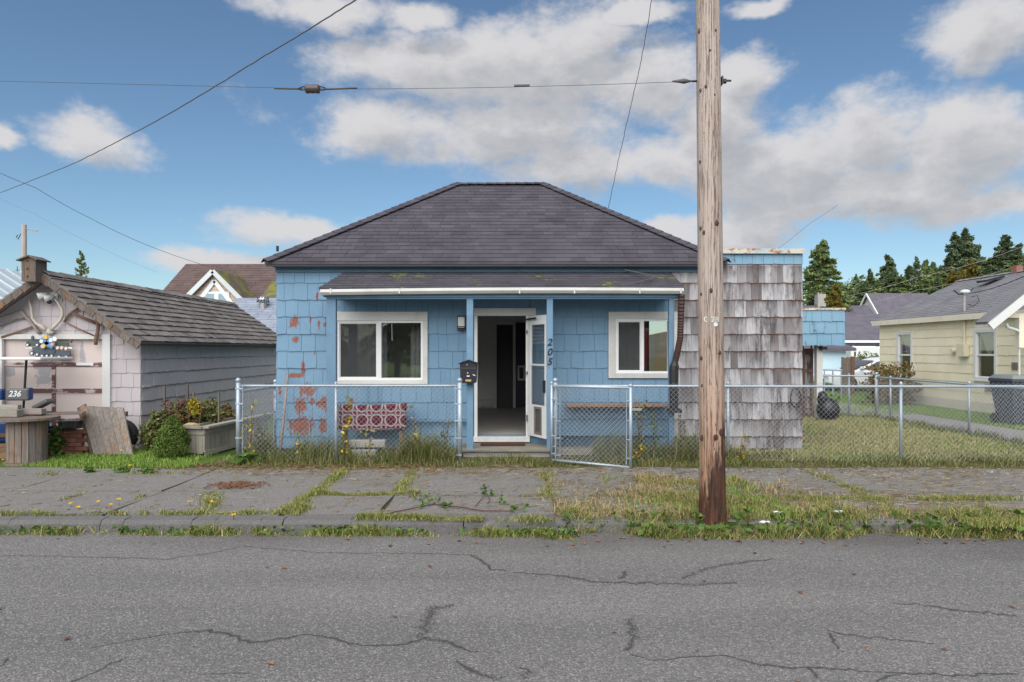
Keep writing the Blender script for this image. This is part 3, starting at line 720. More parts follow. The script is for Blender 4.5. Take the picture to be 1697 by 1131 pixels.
# hip roof
ED, EX0, EX1, EZ = 11.5, -4.17, 3.63, 3.20
RD, RX0, RX1, RZ = 14.515, -1.155, .667, 5.24; BD = 17.53
roof = MB()
e = [Vector((EX0, ED, EZ)), Vector((EX1, ED, EZ)), Vector((EX1, BD, EZ)), Vector((EX0, BD, EZ))]; r0, r1 = Vector((RX0, RD, RZ)), Vector((RX1, RD, RZ))
sag = lambda v: v
roof.add([*e, r0, r1], [(0, 1, 5, 4), (1, 2, 5), (2, 3, 4, 5), (3, 0, 4)])
roof.add([v-Vector((0, 0, .035)) for v in e], [(3, 2, 1, 0)])
roof.add([*e]+[v-Vector((0, 0, .035)) for v in e], [(0, 4, 5, 1), (1, 5, 6, 2), (2, 6, 7, 3), (3, 7, 4, 0)])
roof = roof.build('roof', 'roof_shingle', H)
def slope_tiles(a, b, c, d, exp, wr, thick):
    """tiles on a roof plane with eave a->b and ridge d->c; returns matrices."""
    a, b, c, d = map(Vector, (a, b, c, d)); u = (b-a).normalized(); up = (d-a)-u*(d-a).dot(u); L = up.length; v = up.normalized(); n = u.cross(v)
    k0, k1 = (d-a).dot(u)/L, (c-b).dot(u)/L; w = (b-a).length; nr = int(L/exp); exp = L/nr
    lim = lambda v0, v1: (k0*v0, w+k1*v0)
    rows = [(i*exp, min((i+1)*exp, L-.01)) for i in range(nr)]
    out = courses(a, u, v, n, rows, wr, thick, (), lim, overlap=.0)
    keep = []
    for q in out:      # trim the pieces that would poke past a hip
        p = q.translation-a; uu, vv = p.dot(u), p.dot(v); hw = q.col[0].length/2; vt = vv+exp
        lo, hi = k0*vt-.03, w+k1*vt+.03
        l, r = max(uu-hw, lo), min(uu+hw, hi)
        if r-l < .03: continue
        s = (r-l)/(2*hw); q2 = q.copy(); c0 = u*(l+r)/2+v*vv+a
        for i in range(3): q2[i][0] *= s; q2[i][3] = c0[i]
        keep.append(q2)
    return keep
fr = slope_tiles(e[0], e[1], r1, r0, .15, (.17, .36), .012)
place(fr, 'roof_tab', 'roof_shingle', roof, 300, 'upper_roof_tabs', key=lambda q: q.translation.z)
for (a, b, c, d) in ((e[1], e[2], r1, r1), (e[3], e[0], r0, r0), (e[2], e[3], r0, r1)):
    place(slope_tiles(a, b, c, d, .15, (.2, .4), .012), 'roof_tab', 'roof_shingle', roof, 0, 'hidden_slope_tabs')
def caps(a, b, m, parent, w=.13, step=.2, lift=.02, name='ridge_cap', drop=.055):
    a, b = Vector(a), Vector(b); d = (b-a).normalized(); L = (b-a).length; r = d.cross(Vector((0, 0, 1))).normalized(); up = r.cross(d)
    n = int(L/step)
    for i in range(n):
        p = a+d*(i*L/n); q = a+d*((i+1)*L/n+.02); mb = MB(); h0, h1 = lift+.012, lift
        def sec(o, h): return [o+r*w+up*(h-drop), o+up*h, o-r*w+up*(h-drop), o+r*w+up*(h-.012-drop), o+up*(h-.012), o-r*w+up*(h-.012-drop)]
        mb.add(sec(p, h0)+sec(q, h1), [(0, 1, 7, 6), (1, 2, 8, 7), (3, 9, 10, 4), (4, 10, 11, 5), (0, 3, 4, 1), (1, 4, 5, 2), (6, 7, 10, 9), (7, 8, 11, 10), (0, 6, 9, 3), (2, 5, 11, 8)])
        mb.build(name, m, parent)
caps(e[0], r0, 'roof_shingle', roof, lift=.05); caps(e[1], r1, 'roof_shingle', roof, lift=.05); caps(r0, r1+Vector((0, 0, .012)), 'roof_shingle', roof, lift=.03)
mb = MB(); mb.box(EX0+.02, EX1-.02, ED+.012, ED+.03, EZ-.075, EZ-.036); mb.build('fascia', 'black_metal', H)
mb = MB(); mb.box(EX0+.02, EX1-.02, ED+.031, HD-.013, EZ-.055, EZ-.037); mb.build('soffit', 'blue_frieze', H)
# porch roof on four posts
PD = 11.0
pe0, pe1 = Vector((-3.08, 10.88, 2.70)), Vector((2.76, 10.88, 2.70)); pt0, pt1 = Vector((-2.87, 11.67, 3.035)), Vector((2.72, 11.67, 3.035))
mb = MB(); dn = Vector((0, 0, .03)); q = [pe0, pe1, pt1, pt0]; mb.add(q+[v-dn for v in q], [(0, 1, 2, 3), (7, 6, 5, 4), (0, 4, 5, 1), (1, 5, 6, 2), (3, 7, 4, 0)])
proof = mb.build('porch_roof', 'porch_shingle', H)
place(slope_tiles(pe0, pe1, pt1, pt0, .122, (.16, .3), .010), 'porch_tab', 'porch_shingle', proof, 300)
mb = MB(); mb.box(-2.98, 2.7, PD-.05, PD+.05, 2.535, 2.64); mb.build('porch_beam', 'blue_trim', H, bevel=.004)
mb = MB(); mb.box(-3.02, 2.72, 10.93, 10.948, 2.56, 2.685); mb.build('porch_fascia', 'blue_trim', H)
for sx in (-2.96, 2.66):      # triangular cheeks under the porch roof
    MB().prism([(0, 2.64), (.70, 2.64), (.70, 2.99), (0, 2.70)], -.02, .02, Matrix(((0, 1, 0, sx), (1, 0, 0, 10.96), (0, 0, 1, 0), (0, 0, 0, 1)))).build('porch_cheek', 'blue_trim', H)
MB().box(-2.94, 2.64, PD+.051, HD-.03, 2.60, 2.615).build('porch_ceiling', 'blue_frieze', H)
for px, w in ((550, .15), (779, .105), (911, .10), (1112, .085)):
    cx = X(px, PD); MB().box(cx-w/2, cx+w/2, PD-.045, PD+.045, .0, 2.534).build('porch_post', 'blue_trim', H, bevel=.006)
gx0, gx1 = X(532, 10.85), X(1132, 10.85)
mb = MB(); prof = [(10.80, 2.685), (10.795, 2.64), (10.83, 2.598), (10.92, 2.598), (10.92, 2.685), (10.91, 2.685), (10.91, 2.61), (10.835, 2.61), (10.808, 2.645), (10.81, 2.685)]
n = 24; vs = []; fs = []
for i in range(n+1):
    xx = gx0+(gx1-gx0)*i/n; dz = .018*math.sin(math.pi*i/n)+.022*i/n-.01
    vs += [(xx, a, b+dz) for a, b in prof]
k = len(prof)
for i in range(n): fs += [(i*k+j, i*k+(j+1) % k, (i+1)*k+(j+1) % k, (i+1)*k+j) for j in range(k)]
fs += [tuple(range(k-1, -1, -1)), tuple(n*k+j for j in range(k))]
gut = MB().add(vs, fs).build('gutter', 'gutter_white', H)
for px in (548, 662, 861, 952, 1060, 1128):
    cx = X(px, 10.8); MB().box(cx-.012, cx+.012, 10.788, 10.80, 2.61, 2.69).build('gutter_bracket', 'gutter_white', gut)
# porch step, deck boards
deck = MB().box(-.78, .60, 10.93, 11.66, .0, .09).build('porch_step', 'concrete_block', H)
for i in range(5):
    y0 = 10.87+i*.158; MB().box(-.82, .64, y0, y0+.152, .095, .132+random.uniform(-.003, .003)).build('deck_board', 'deck_wood', deck, bevel=.004)
MB().box(DR[0]-.06, DR[1]+.06, HD-.10, HD+.14, .15, .235).build('threshold', 'white_trim', H, bevel=.005)
# windows
def slider(holes, outer, split, name, header=.0, screen_left=True):
    x0, x1, z0, z1 = outer; a, b, c, d = holes
    W = MB().box(x0, x1, HD-.035, HD+.018, d, z1).build(name, 'white_trim', H, bevel=.004)
    for nm, q in (('casing', (x0, a, z0, d-.001)), ('casing', (b, x1, z0, d-.001)), ('sill', (a+.001, b-.001, z0, c))):
        MB().box(q[0], q[1], HD-.034, HD+.018, q[2], q[3]).build(nm, 'white_trim', W, bevel=.004)
    f = .035; s0, s1 = split
    mb = MB(); y0, y1 = HD-.012, HD+.06
    wall_holes(mb, a+.001, b-.001, c+.001, d-.001, y0, y1, [(a+f, s0, c+f, d-f), (s1, b-f, c+f, d-f)])
    mb.build('frame', 'vinyl', W)
    for (p, r, yy) in ((a+f, s0, HD+.03), (s1, b-f, HD+.045)):
        MB().box(p, r, yy, yy+.006, c+f, d-f).build('pane', 'glass', W)
    g = .018; mb = MB(); wall_holes(mb, a+f, s0, c+f, d-f, HD+.004, HD+.028, [(a+f+g, s0-g, c+f+g, d-f-g)]); mb.build('sash', 'vinyl', W)
    if screen_left: MB().box(a+f+g, s0-g, HD+.014, HD+.016, c+f+g, d-f-g).build('insect_screen', 'insect_screen', W)
    return W
slider(WL, HOLES[0], (X(625, HD), X(632, HD)), 'window')
slider(WR, HOLES[1], (X(1062, HD), X(1067, HD)), 'window')
MB().tube([(X(650, HD+.03), HD-.006, Z(534, HD)), (X(650, HD), HD-.006, Z(565, HD))], .004, 5).build('latch_cord', 'white_paint', H)
# door surround
mb = MB(); mb.box(X(785, HD), X(888, HD), HD-.03, HD+.018, 2.302, 2.434); mb.build('door_head_casing', 'white_trim', H, bevel=.004)
DRM = MB().box(DR[0]-.04, DR[0]+.012, HD-.028, HD+.14, .236, 2.30).build('door_jamb', 'white_paint', H)
MB().box(DR[1]-.005, DR[1]+.07, HD-.028, HD+.14, .236, 2.30).build('door_jamb', 'white_paint', H)
# storm door swung open towards the street
a, b = Vector((X(876, 11.64), 11.64, 0)), Vector((X(908, 11.07), 11.07, 0)); u = (b-a).normalized(); W = (b-a).length; nn = Vector((u.y, -u.x, 0))
SM = Matrix(((u.x, -nn.x, 0, a.x), (u.y, -nn.y, 0, a.y), (0, 0, 1, 0), (0, 0, 0, 1)))
mb = MB(SM); wall_holes(mb, 0, W, .27, 2.29, -.018, .018, [(.10, W-.08, .80, 2.14), (.24, .46, .33, .76)]); SDR = mb.build('storm_door', 'white_paint', H)
mb = MB(SM); mb.box(.10, W-.08, -.014, .014, 1.455, 1.485); mb.build('glazing_bar', 'white_paint', SDR)
MB(SM).box(.102, W-.082, -.003, .003, 1.486, 2.138).build('glass_pane', 'glass', SDR)
MB(SM).box(.102, W-.082, -.002, .002, .802, 1.454).build('insect_screen', 'insect_screen', SDR)
mb = MB(SM); wall_holes(mb, .225, .475, .315, .775, -.026, -.0185, [(.26, .44, .36, .735)]); mb.build('pet_door_frame', 'plank_grey', SDR)
MB(SM).box(.242, .458, -.004, .004, .332, .758).build('pet_flap', 'grey_vinyl', SDR)
MB(SM).tube([(.02, -.05, 2.235), (.34, -.06, 2.245)], .016, 8).build('door_closer', 'black_metal', SDR)
MB(SM).box(W-.07, W-.04, -.06, -.02, 1.02, 1.22).build('door_handle', 'black_metal', SDR)
for z in (.5, .56, 1.3, 2.0): MB(SM).box(-.03, .02, -.03, -.019, z, z+.05).build('hinge', 'steel', SDR)
# interior seen through the door and the windows
RB = 17.2
MB().box(-3.9, 3.4, HD+.141, RB+.15, .15, .248).build('floor', 'interior_floor', H)
MB().box(-3.9, 3.4, HD+.141, RB+.15, 2.78, 2.84).build('room_ceiling', 'ceiling', H)
xa, xb, xc, xd = X(823, RB), X(850, RB), X(853, RB), X(876, RB)
mb = MB(); mb.box(-3.9, xa, RB, RB+.1, .25, 2.77); mb.box(xa, xb, RB, RB+.1, 2.36, 2.77); wall_holes(mb, xb, 3.4, .25, 2.77, RB, RB+.1, [(.75, 2.25, 1., 2.3)]); mb.build('room_wall', 'interior_wall', H)
mb = MB(); mb.box(xa-.06, xa, RB-.03, RB-.001, .25, 2.42); mb.box(xb, xb+.05, RB-.03, RB-.001, .25, 2.42); mb.box(xa+.001, xb-.001, RB-.03, RB-.001, 2.35, 2.42); mb.build('inner_door_casing', 'interior_wall', H)
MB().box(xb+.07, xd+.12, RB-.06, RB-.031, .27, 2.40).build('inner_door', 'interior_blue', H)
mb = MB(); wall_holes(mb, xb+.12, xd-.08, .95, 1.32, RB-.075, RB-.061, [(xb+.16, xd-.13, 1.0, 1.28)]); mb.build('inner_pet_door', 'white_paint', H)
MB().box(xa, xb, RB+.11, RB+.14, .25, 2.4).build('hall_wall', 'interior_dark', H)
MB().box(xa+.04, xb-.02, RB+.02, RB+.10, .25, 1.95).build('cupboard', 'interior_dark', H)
MB().box(-1.75, xa-.1, RB-.09, RB-.002, .29, .47).build('baseboard_heater', 'white_paint', H, bevel=.01)
ADDED_WIN = (.75, 2.25, 1.0, 2.3)  # back window out of view, added to brighten the dim interior
for hx in ADDED_WIN[:2]: MB().box(hx-.04, hx+.04, 17.36, 17.41, .95, 2.35).build('added_back_window_jamb', 'white_paint', H)
MB().box(ADDED_WIN[0], ADDED_WIN[1], 17.45, 17.456, ADDED_WIN[2], ADDED_WIN[3]).build('added_back_window_pane', 'glass', H)
for (q0, q1) in ((-3.05, -2.22), (-1.80, -1.45), (1.7, 2.28)):      # pale curtain folds behind the big window
    mb = MB(); vs = [(q0+(q1-q0)*i/16, HD+.42+.03*math.sin(i*1.7), z) for z in (1.0, 2.4) for i in range(17)]
    mb.add(vs, [(i, i+1, i+18, i+17) for i in range(16)]).build('curtain', 'curtain', H, smooth=True)
# wall lamp, house number, downspout
lx = X(765, HD); lz = Z(536, HD)
lamp = MB().box(lx-.075, lx+.075, HD-.03, HD+.0, lz-.12, lz+.13).build('wall_lamp', 'black_metal', H)
MB().box(lx-.058, lx+.058, HD-.10, HD-.031, lz-.085, lz+.105).build('lamp_shade', 'lamp_glass', lamp, bevel=.015)
for z in (lz-.11, lz-.062, lz+.115): MB().box(lx-.068, lx+.068, HD-.108, HD-.031, z-.008, z+.008).build('lamp_band', 'black_metal', lamp)
for ch, py in (('2', 568), ('0', 584), ('5', 600)):
    text('house_number', ch, 'black_metal', (X(910.5, PD-.05), PD-.051, Z(py, PD-.05)), .155, H, .25, .004, offset=.003)
pts = [(2.70, 10.86, 2.60), (2.69, 10.88, 2.2), (2.68, 10.88, 1.9), (2.64, 10.88, 1.7), (2.60, 10.88, 1.52)]
seg = []; rs = []
for a, b in zip(pts, pts[1:]):
    for i in range(14):
        f = i/14; seg.append(Vector(a).lerp(Vector(b), f)); rs.append(.055 if i % 2 else .046)
dsp = MB().tube(seg, rs, 10).build('downspout', 'brown_pipe', H)
mb = MB(); mb.tube([(2.60, 10.88, 1.53), (2.59, 10.88, 1.46), (2.58, 10.88, 1.40), (2.58, 10.88, .78)], [.045, .075, .075, .07], 8); mb.box(2.48, 2.69, 10.8, 10.96, .72, .78); mb.build('drain_adapter', 'black_plastic', dsp)
# weathered shelf board and blue skirt boards under the right-hand window
brd = MB().box(X(938, 11.1), X(1108, 11.1), 10.98, 11.28, .80, .835).build('porch_shelf', 'brown_wood', H)
MB().box(.72, 2.66, 11.29, 11.31, .30, .795).build('skirt_board', 'blue_trim', H)
MB().box(.70, 2.68, 11.262, 11.287, .58, .70).build('skirt_rail', 'blue_trim', H)
MB().box(.7, 2.7, 11.15, 11.5, .0, .10).build('skirt_sleeper', 'plank_x', H)
for px, a, b in ((608, .80, 1.12), (626, .80, 1.12)): MB().tube([(X(px, 11.62), 11.63, a), (X(px, 11.62), 11.63, b)], .009, 6).build('conduit', 'blue_trim', H)
MB().box(-2.75, -.72, 11.60, 11.66, .50, .53).build('ledge', 'blue_trim', H)
MB().tube([(2.0, 11.64, 3.05), (1.9, 11.5, 3.07), (2.3, 11.3, 2.95), (2.35, 11.2, 2.90), (1.9, 10.98, 2.78)], .007, 5).build('loose_wire', 'cable_grey', H)
vent = MB().tube([(X(460, 15), 15, 4.0), (X(460, 15), 15, Z(417, 15))], .03, 8).build('vent_pipe', 'black_metal', H)
# rear wing with blue shingled fascia and its post
WD = 16.7
wz0, wz1 = Z(573, WD), Z(513, WD); wx0, wx1 = AX1+.0, X(1400, WD)
mb = MB(); mb.box(wx0, wx1-.02, WD+.02, WD+1.6, wz0+.02, wz1-.03); mb.build('rear_wing_fascia', 'weathered_blue', H)
rr = [(wz0+i*(wz1-wz0)/3, wz0+(i+1)*(wz1-wz0)/3) for i in range(3)]
place(courses((0, WD+.02, 0), (1, 0, 0), (0, 0, 1), (0, -1, 0), rr, (.22, .36), .03, (), (wx0, wx1)), 'wing_shingle', 'weathered_blue', H)
MB().box(wx0, wx1+.02, WD-.02, WD+1.65, wz1-.02, wz1+.035).build('wing_flashing', 'rusty_flashing', H)
px = X(1357, WD+.3); MB().box(px-.075, px+.075, WD+.25, WD+.4, 0, wz0+.019).build('wing_post', 'white_trim', H)
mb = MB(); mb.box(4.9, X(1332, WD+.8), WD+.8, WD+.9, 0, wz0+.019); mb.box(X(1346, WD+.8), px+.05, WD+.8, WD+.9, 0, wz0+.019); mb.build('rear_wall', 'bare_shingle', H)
d0, d1 = X(1331, WD+.7), X(1348, WD+.7)
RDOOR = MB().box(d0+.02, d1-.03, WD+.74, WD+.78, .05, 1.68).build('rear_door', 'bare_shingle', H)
mb = MB(); wall_holes(mb, d0, d1, .0, 1.75, WD+.70, WD+.739, [(d0+.05, d1-.06, 1.22, 1.6), (d0+.05, d1-.06, .1, 1.15)]); mb.build('door_frame', 'brown_frame', RDOOR)
MB().box(px-.02, px+.12, WD+.1, WD+.24, wz0-.10, wz0-.03).build('flood_lamp', 'black_metal', H)

# things on and by the porch
mx, mz0, mz1 = X(777, 10.9), Z(635, 10.9), Z(597, 10.9)
MBX = thing('mailbox', 'black metal mailbox mounted on the porch post left of the door', 'mailbox', (mx, 10.9, mz0))
mb = MB(); mb.prism([(mx-.125, mz0+.02), (mx-.10, mz0), (mx+.10, mz0), (mx+.125, mz0+.02), (mx+.135, mz1-.05), (mx+.0, mz1-.01), (mx-.135, mz1-.05)], 10.78, 10.952); mb.build('box_body', 'mailbox_black', MBX, bevel=.006)
mb = MB(); mb.beam((mx-.165, 10.86, mz1-.058), (mx, 10.86, mz1+.002), .22, .012, (0, 0, 1)); mb.beam((mx+.165, 10.86, mz1-.058), (mx, 10.86, mz1+.002), .22, .012, (0, 0, 1)); mb.build('box_lid', 'mailbox_black', MBX)
MB().box(mx-.12, mx+.12, 10.772, 10.779, mz0+.235, mz0+.245).build('lid_edge', 'grey_vinyl', MBX)
MB().box(mx-.045, mx+.045, 10.772, 10.779, mz0+.03, mz0+.06).build('name_plate', 'brass', MBX)
MB().ball((mx-.01, 10.772, mz0+.16), .014, .008, .014).build('lock', 'steel', MBX); MB().ball((mx-.02, 10.772, mz0+.29), .012, .008, .012).build('rivet', 'steel', MBX)
MB().beam((mx+.07, 10.772, mz0+.14), (mx+.11, 10.772, mz0+.12), .008, .012).build('latch', 'sign_white', MBX); MB().beam((mx-.025, 10.772, mz0+.115), (mx+.02, 10.772, mz0+.115), .008, .018).build('emblem', 'sign_white', MBX)
mat_ = thing('doormat', 'dark brown coir doormat on the porch step at the door', 'doormat', (-.2, 11.4, .132))
nx = 40; vs = []; q0, q1 = X(797, 11.45), X(872, 11.45)-.02
MB().box(q0, q1, 11.28, 11.585, .134, .158).build('mat_body', 'doormat', mat_, bevel=.006)
# rug hung over a rail
RX, RXE = X(553, 11.2), X(674, 11.2); rz0, rz1 = Z(712, 11.2), Z(673, 11.2)
rug = thing('rug', 'burgundy rug with pale lattice pattern hanging under the left window', 'rug', (RX, 11.2, rz0))
vs = []; fs = []; n = 40; m = 14
for j in range(m+1):
    for i in range(n+1):
        t = j/m; xx = RX+(RXE-RX)*i/n
        if t < .75: zz, yy = rz0+(rz1-rz0)*t/.75, 11.17+.012*math.sin(i*.8)+.006*math.sin(i*2.1)
        else: a = (t-.75)/.25*math.pi*.75; zz, yy = rz1+.03*math.sin(a), 11.20-.03*math.cos(a)
        vs.append((xx+.006*math.sin(j*1.3+i*.2), yy, zz-.02*math.sin(math.pi*i/n)+.015*(i/n)))
for j in range(m):
    for i in range(n): a = j*(n+1)+i; fs.append((a, a+1, a+n+2, a+n+1))
o = MB().add(vs, fs).build('rug_cloth', 'rug', rug, smooth=True); md = o.modifiers.new('s', 'SOLIDIFY'); md.thickness = .012
bench = thing('porch_bench', 'low grey rail bench that carries the burgundy rug', 'bench', ((RX+RXE)/2, 11.3, 0))
MB().box(RX+.05, RXE+.05, 11.2, 11.5, rz1-.05, rz1-.01).build('seat', 'plank_x', bench)
for q in (RX+.15, RXE-.1):
    for y in (11.24, 11.45): MB().box(q-.025, q+.025, y-.02, y+.02, 0, rz1-.051).build('leg', 'plank_grey', bench)
for (a, b, c, d, e2) in ((580, 640, .12, .24, 11.25), (560, 625, 0., .10, 11.05)):
    o = thing('concrete_block', 'upper pale concrete block below the burgundy rug' if c else 'lower pale concrete block in the weeds below the burgundy rug', 'concrete block', (X(a, e2), e2, c))
    MB().box(X(a, e2), X(b, e2), e2-.1, e2+.1, c+.001, d).build('block_body', 'concrete_block', o, bevel=.012)
stick = thing('wooden_pole', 'weathered stick leaning on the blue wall behind the fence', 'stick', (X(462, 10.9), 10.9, 0))
MB().tube([(X(463, 10.75), 10.75, .02), (X(470, 11.1), 11.1, .6), (X(477, 11.6), 11.6, Z(620, 11.6))], [.028, .024, .02], 8).build('shaft', 'driftwood', stick, smooth=True)
hose = thing('garden_hose', 'coil of dark hose hung on the bare grey shingles', 'hose', (X(1322, 11.6), 11.6, .9))
MB().tube([(X(1320, 11.6)+.09*math.cos(a*.35), 11.63+.004*math.sin(a), Z(660, 11.6)+.16*math.sin(a*.35)) for a in range(36)], .010, 6).build('coil', 'black_rubber', hose, smooth=True)
# ------------------------------------------------------------ vegetation helpers
def blades(name, pts, h, w, m, lean=.5, parent=None, flat=False, vary=.0, **kw):
    """pts (N,3): one tapered blade of three triangles per point."""
    pts = np.asarray(pts, dtype=np.float32); N = len(pts)
    hh = (h[0]+(h[1]-h[0])*RNG.random(N)**1.5)
    hh *= 1+vary*(np.sin(pts[:, 0]*4.3+2*np.sin(pts[:, 1]*3.1))*.6+np.sin(pts[:, 0]*11.3+pts[:, 1]*7+1)*.4); ww = w*(.6+.8*RNG.random(N))
    a = RNG.random(N)*2*np.pi; l = RNG.random(N)*lean*hh; b = RNG.random(N)*2*np.pi
    sx, sy = np.cos(a)*ww/2, np.sin(a)*ww/2; lx, ly = np.cos(b)*l, np.sin(b)*l
    V = np.zeros((N, 5, 3), np.float32); V[:] = pts[:, None, :]
    V[:, 0, 0] -= sx; V[:, 0, 1] -= sy; V[:, 1, 0] += sx; V[:, 1, 1] += sy
    V[:, 2, 0] += sx*.7+lx*.4; V[:, 2, 1] += sy*.7+ly*.4; V[:, 2, 2] += hh*.6
    V[:, 3, 0] += -sx*.7+lx*.4; V[:, 3, 1] += -sy*.7+ly*.4; V[:, 3, 2] += hh*.6
    V[:, 4, 0] += lx*1.2; V[:, 4, 1] += ly*1.2; V[:, 4, 2] += hh*(1-.35*l/np.maximum(hh, 1e-4))
    i = np.arange(N)[:, None]*5; Fc = np.concatenate([i+[0, 1, 2], i+[0, 2, 3], i+[3, 2, 4]])
    return np_mesh(name, V.reshape(-1, 3), Fc, m, parent, **kw)
def leaves(name, c, size, m, parent=None, flat=0., aspect=.6, **kw):
    """c (N,3): one folded leaf (two quads) per point, random attitude; flat=1 lies level."""
    c = np.asarray(c, dtype=np.float32); N = len(c)
    d = RNG.normal(size=(N, 3)); d[:, 2] *= (1-flat); d /= np.linalg.norm(d, axis=1)[:, None]+1e-6
    q = RNG.normal(size=(N, 3)); q[:, 2] *= (1-flat); s = np.cross(d, q) if flat < .9 else np.stack([-d[:, 1], d[:, 0], 0*d[:, 0]], 1)
    s /= np.linalg.norm(s, axis=1)[:, None]+1e-6; n = np.cross(d, s)
    L = (size*(.55+.9*RNG.random(N)))[:, None]; Wd = L*aspect*.5
    V = np.stack([c-d*L*.5, c+s*Wd+n*L*.10, c+d*L*.5, c-s*Wd+n*L*.10], 1)
    i = np.arange(N)[:, None]*4; Fc = np.concatenate([i+[0, 1, 2], i+[0, 2, 3]])
    return np_mesh(name, V.reshape(-1, 3), Fc, m, parent, **kw)
def rect_pts(n, x0, x1, y0, y1, z=0., clump=0., keep=.5):
    q = np.stack([RNG.uniform(x0, x1, n), RNG.uniform(y0, y1, n), np.full(n, z)], 1)
    if clump:
        f = np.sin(q[:, 0]*clump+1.3*np.sin(q[:, 1]*clump*.7))+np.sin(q[:, 1]*clump*1.1+1.7*np.sin(q[:, 0]*clump*.6+2))
        q = q[f+RNG.normal(0, .55, n) > keep*2-1.6]
    return q
def line_pts(pl, n, w, z=0., gap=0.):
    """points scattered about a ground polyline of (x, y)."""
    pl = [np.array(p[:2], float) for p in pl]; L = [np.linalg.norm(b-a) for a, b in zip(pl, pl[1:])]; out = []
    for (a, b, l) in zip(pl, pl[1:], L):
        k = int(n*l/sum(L)); t = RNG.random(k)[:, None]; d = (b-a)/l; nn = np.array([-d[1], d[0]])
        out.append(a+(b-a)*t+nn*RNG.normal(0, w/2, k)[:, None])
    q = np.concatenate(out); q = np.concatenate([q, np.full((len(q), 1), z)], 1)
    if gap:
        f = np.sin(q[:, 0]*3.7+1)+np.sin(q[:, 0]*9.1+q[:, 1]*9)*.7+np.sin(q[:, 0]*23.+q[:, 1]*17)*.6+np.sin(q[:, 1]*13+2)*.4; q = q[f+RNG.normal(0, .7, len(q)) > gap]
    return q
def gxy(px, py, z=0.): v = G(px, py, z); return (v.x, v.y)
def sprig(name, label, base, h, nst, m, cat='plant', spread=.15, nleaf=18, size=.05, group=None, stem='stem', lean=(0, 0)):
    """Leafy weed: stems with leaves."""
    t = thing(name, label, cat, base, group); pts = []; mb = MB()
    for k in range(nst):
        a = random.uniform(0, 6.28); r = spread*random.uniform(.3, 1); hh = h*random.uniform(.6, 1.05); p = []
        for i in range(6):
            f = i/5; p.append(Vector((base[0]+(r*math.cos(a)+lean[0])*f+random.uniform(-.01, .01), base[1]+(r*math.sin(a)*.6+lean[1])*f, base[2]+hh*f)))
        mb.tube(p, [.005, .0045, .004, .0035, .003, .002], 4)
        for i in range(nleaf):
            f = random.uniform(.12, 1); j = min(4, int(f*5)); c = p[j].lerp(p[j+1], f*5-j); pts.append((c.x+random.gauss(0, size*.6), c.y+random.gauss(0, size*.5), c.z+random.gauss(0, size*.4)))
    mb.build('stems', stem, t); leaves('leaves', pts, size, m, t)
    return t
# ------------------------------------------------------------ garage on the left
GD, GR, GL, RXG = 11.9, -6.48, -9.52, -8.0
GE, GRZ, GEX, SLP = 11.6, 3.03, -6.31, .697; GB = 19.4
g = thing('garage', 'weathered mauve shingled garage with grey shake roof and cream door', 'garage', (RXG, 15, 0))
gz = lambda xx: GRZ-.03-abs(xx-RXG)*SLP
dx0, dx1, dz1 = -8.87, -7.13, 1.905
prof = [(GL, 0), (dx0, 0), (dx0, dz1), (dx1, dz1), (dx1, 0), (GR, 0), (GR, gz(GR)), (RXG, gz(RXG)), (GL, gz(GL))]
mb = MB(); n = len(prof)
for q in ([(GL, 0), (dx0, 0), (dx0, dz1), (GL, dz1)], [(dx1, 0), (GR, 0), (GR, dz1), (dx1, dz1)], [(GL, dz1), (GR, dz1), (GR, gz(GR)), (RXG, gz(RXG)), (GL, gz(GL))]): mb.prism(q, GD+.02, GD+.12)
mb.build('front_wall', 'mauve_shingle', g)
mb = MB(); mb.box(GR-.1, GR-.02, GD+.121, GB, 0, gz(GR)); mb.box(GL+.02, GL+.1, GD+.121, GB, 0, gz(GL)); mb.prism([(GL+.1, 0), (GR-.1, 0), (GR-.1, gz(GR)), (RXG, gz(RXG)), (GL+.1, gz(GL))], GB-.1, GB-.001); mb.build('side_wall', 'mauve_shingle', g)
gc = [1.562-.247*k for k in range(7)]; gup = [1.562+.247*k for k in range(7)]
rws = [(.0, gc[6])]+[(gc[k], gc[k-1]) for k in range(6, 0, -1)]+[(gup[k], gup[k+1]) for k in range(0, 6)]
limf = lambda v0, v1: (max(GL, RXG-(GRZ-.12-v1)/SLP), max(RXG-(GRZ-.12-v1)/SLP, min(GR, RXG+(GRZ-.12-v1)/SLP)))
limf2 = lambda v0, v1: (max(GL, -9.2), limf(v0, v1)[1]) if limf(v0, v1)[0] < -9.2 else limf(v0, v1)
fm = courses((0, GD+.02, 0), (1, 0, 0), (0, 0, 1), (0, -1, 0), rws, (.13, .27), .018, [(dx0-.1, dx1+.13, -.1, 1.99)], limf2, tilt=.004)
place(fm, 'wall_shingle', 'mauve_shingle', g)
sm = courses((GR-.02, 0, 0), (0, 1, 0), (0, 0, 1), (1, 0, 0), rws[:7]+[(1.562, 1.809)], (.2, .34), .032, (), (GD+.02, GB), tilt=.003)
place(sm, 'side_shingle', 'mauve_shingle', g, 300, 'far_side_shingles')
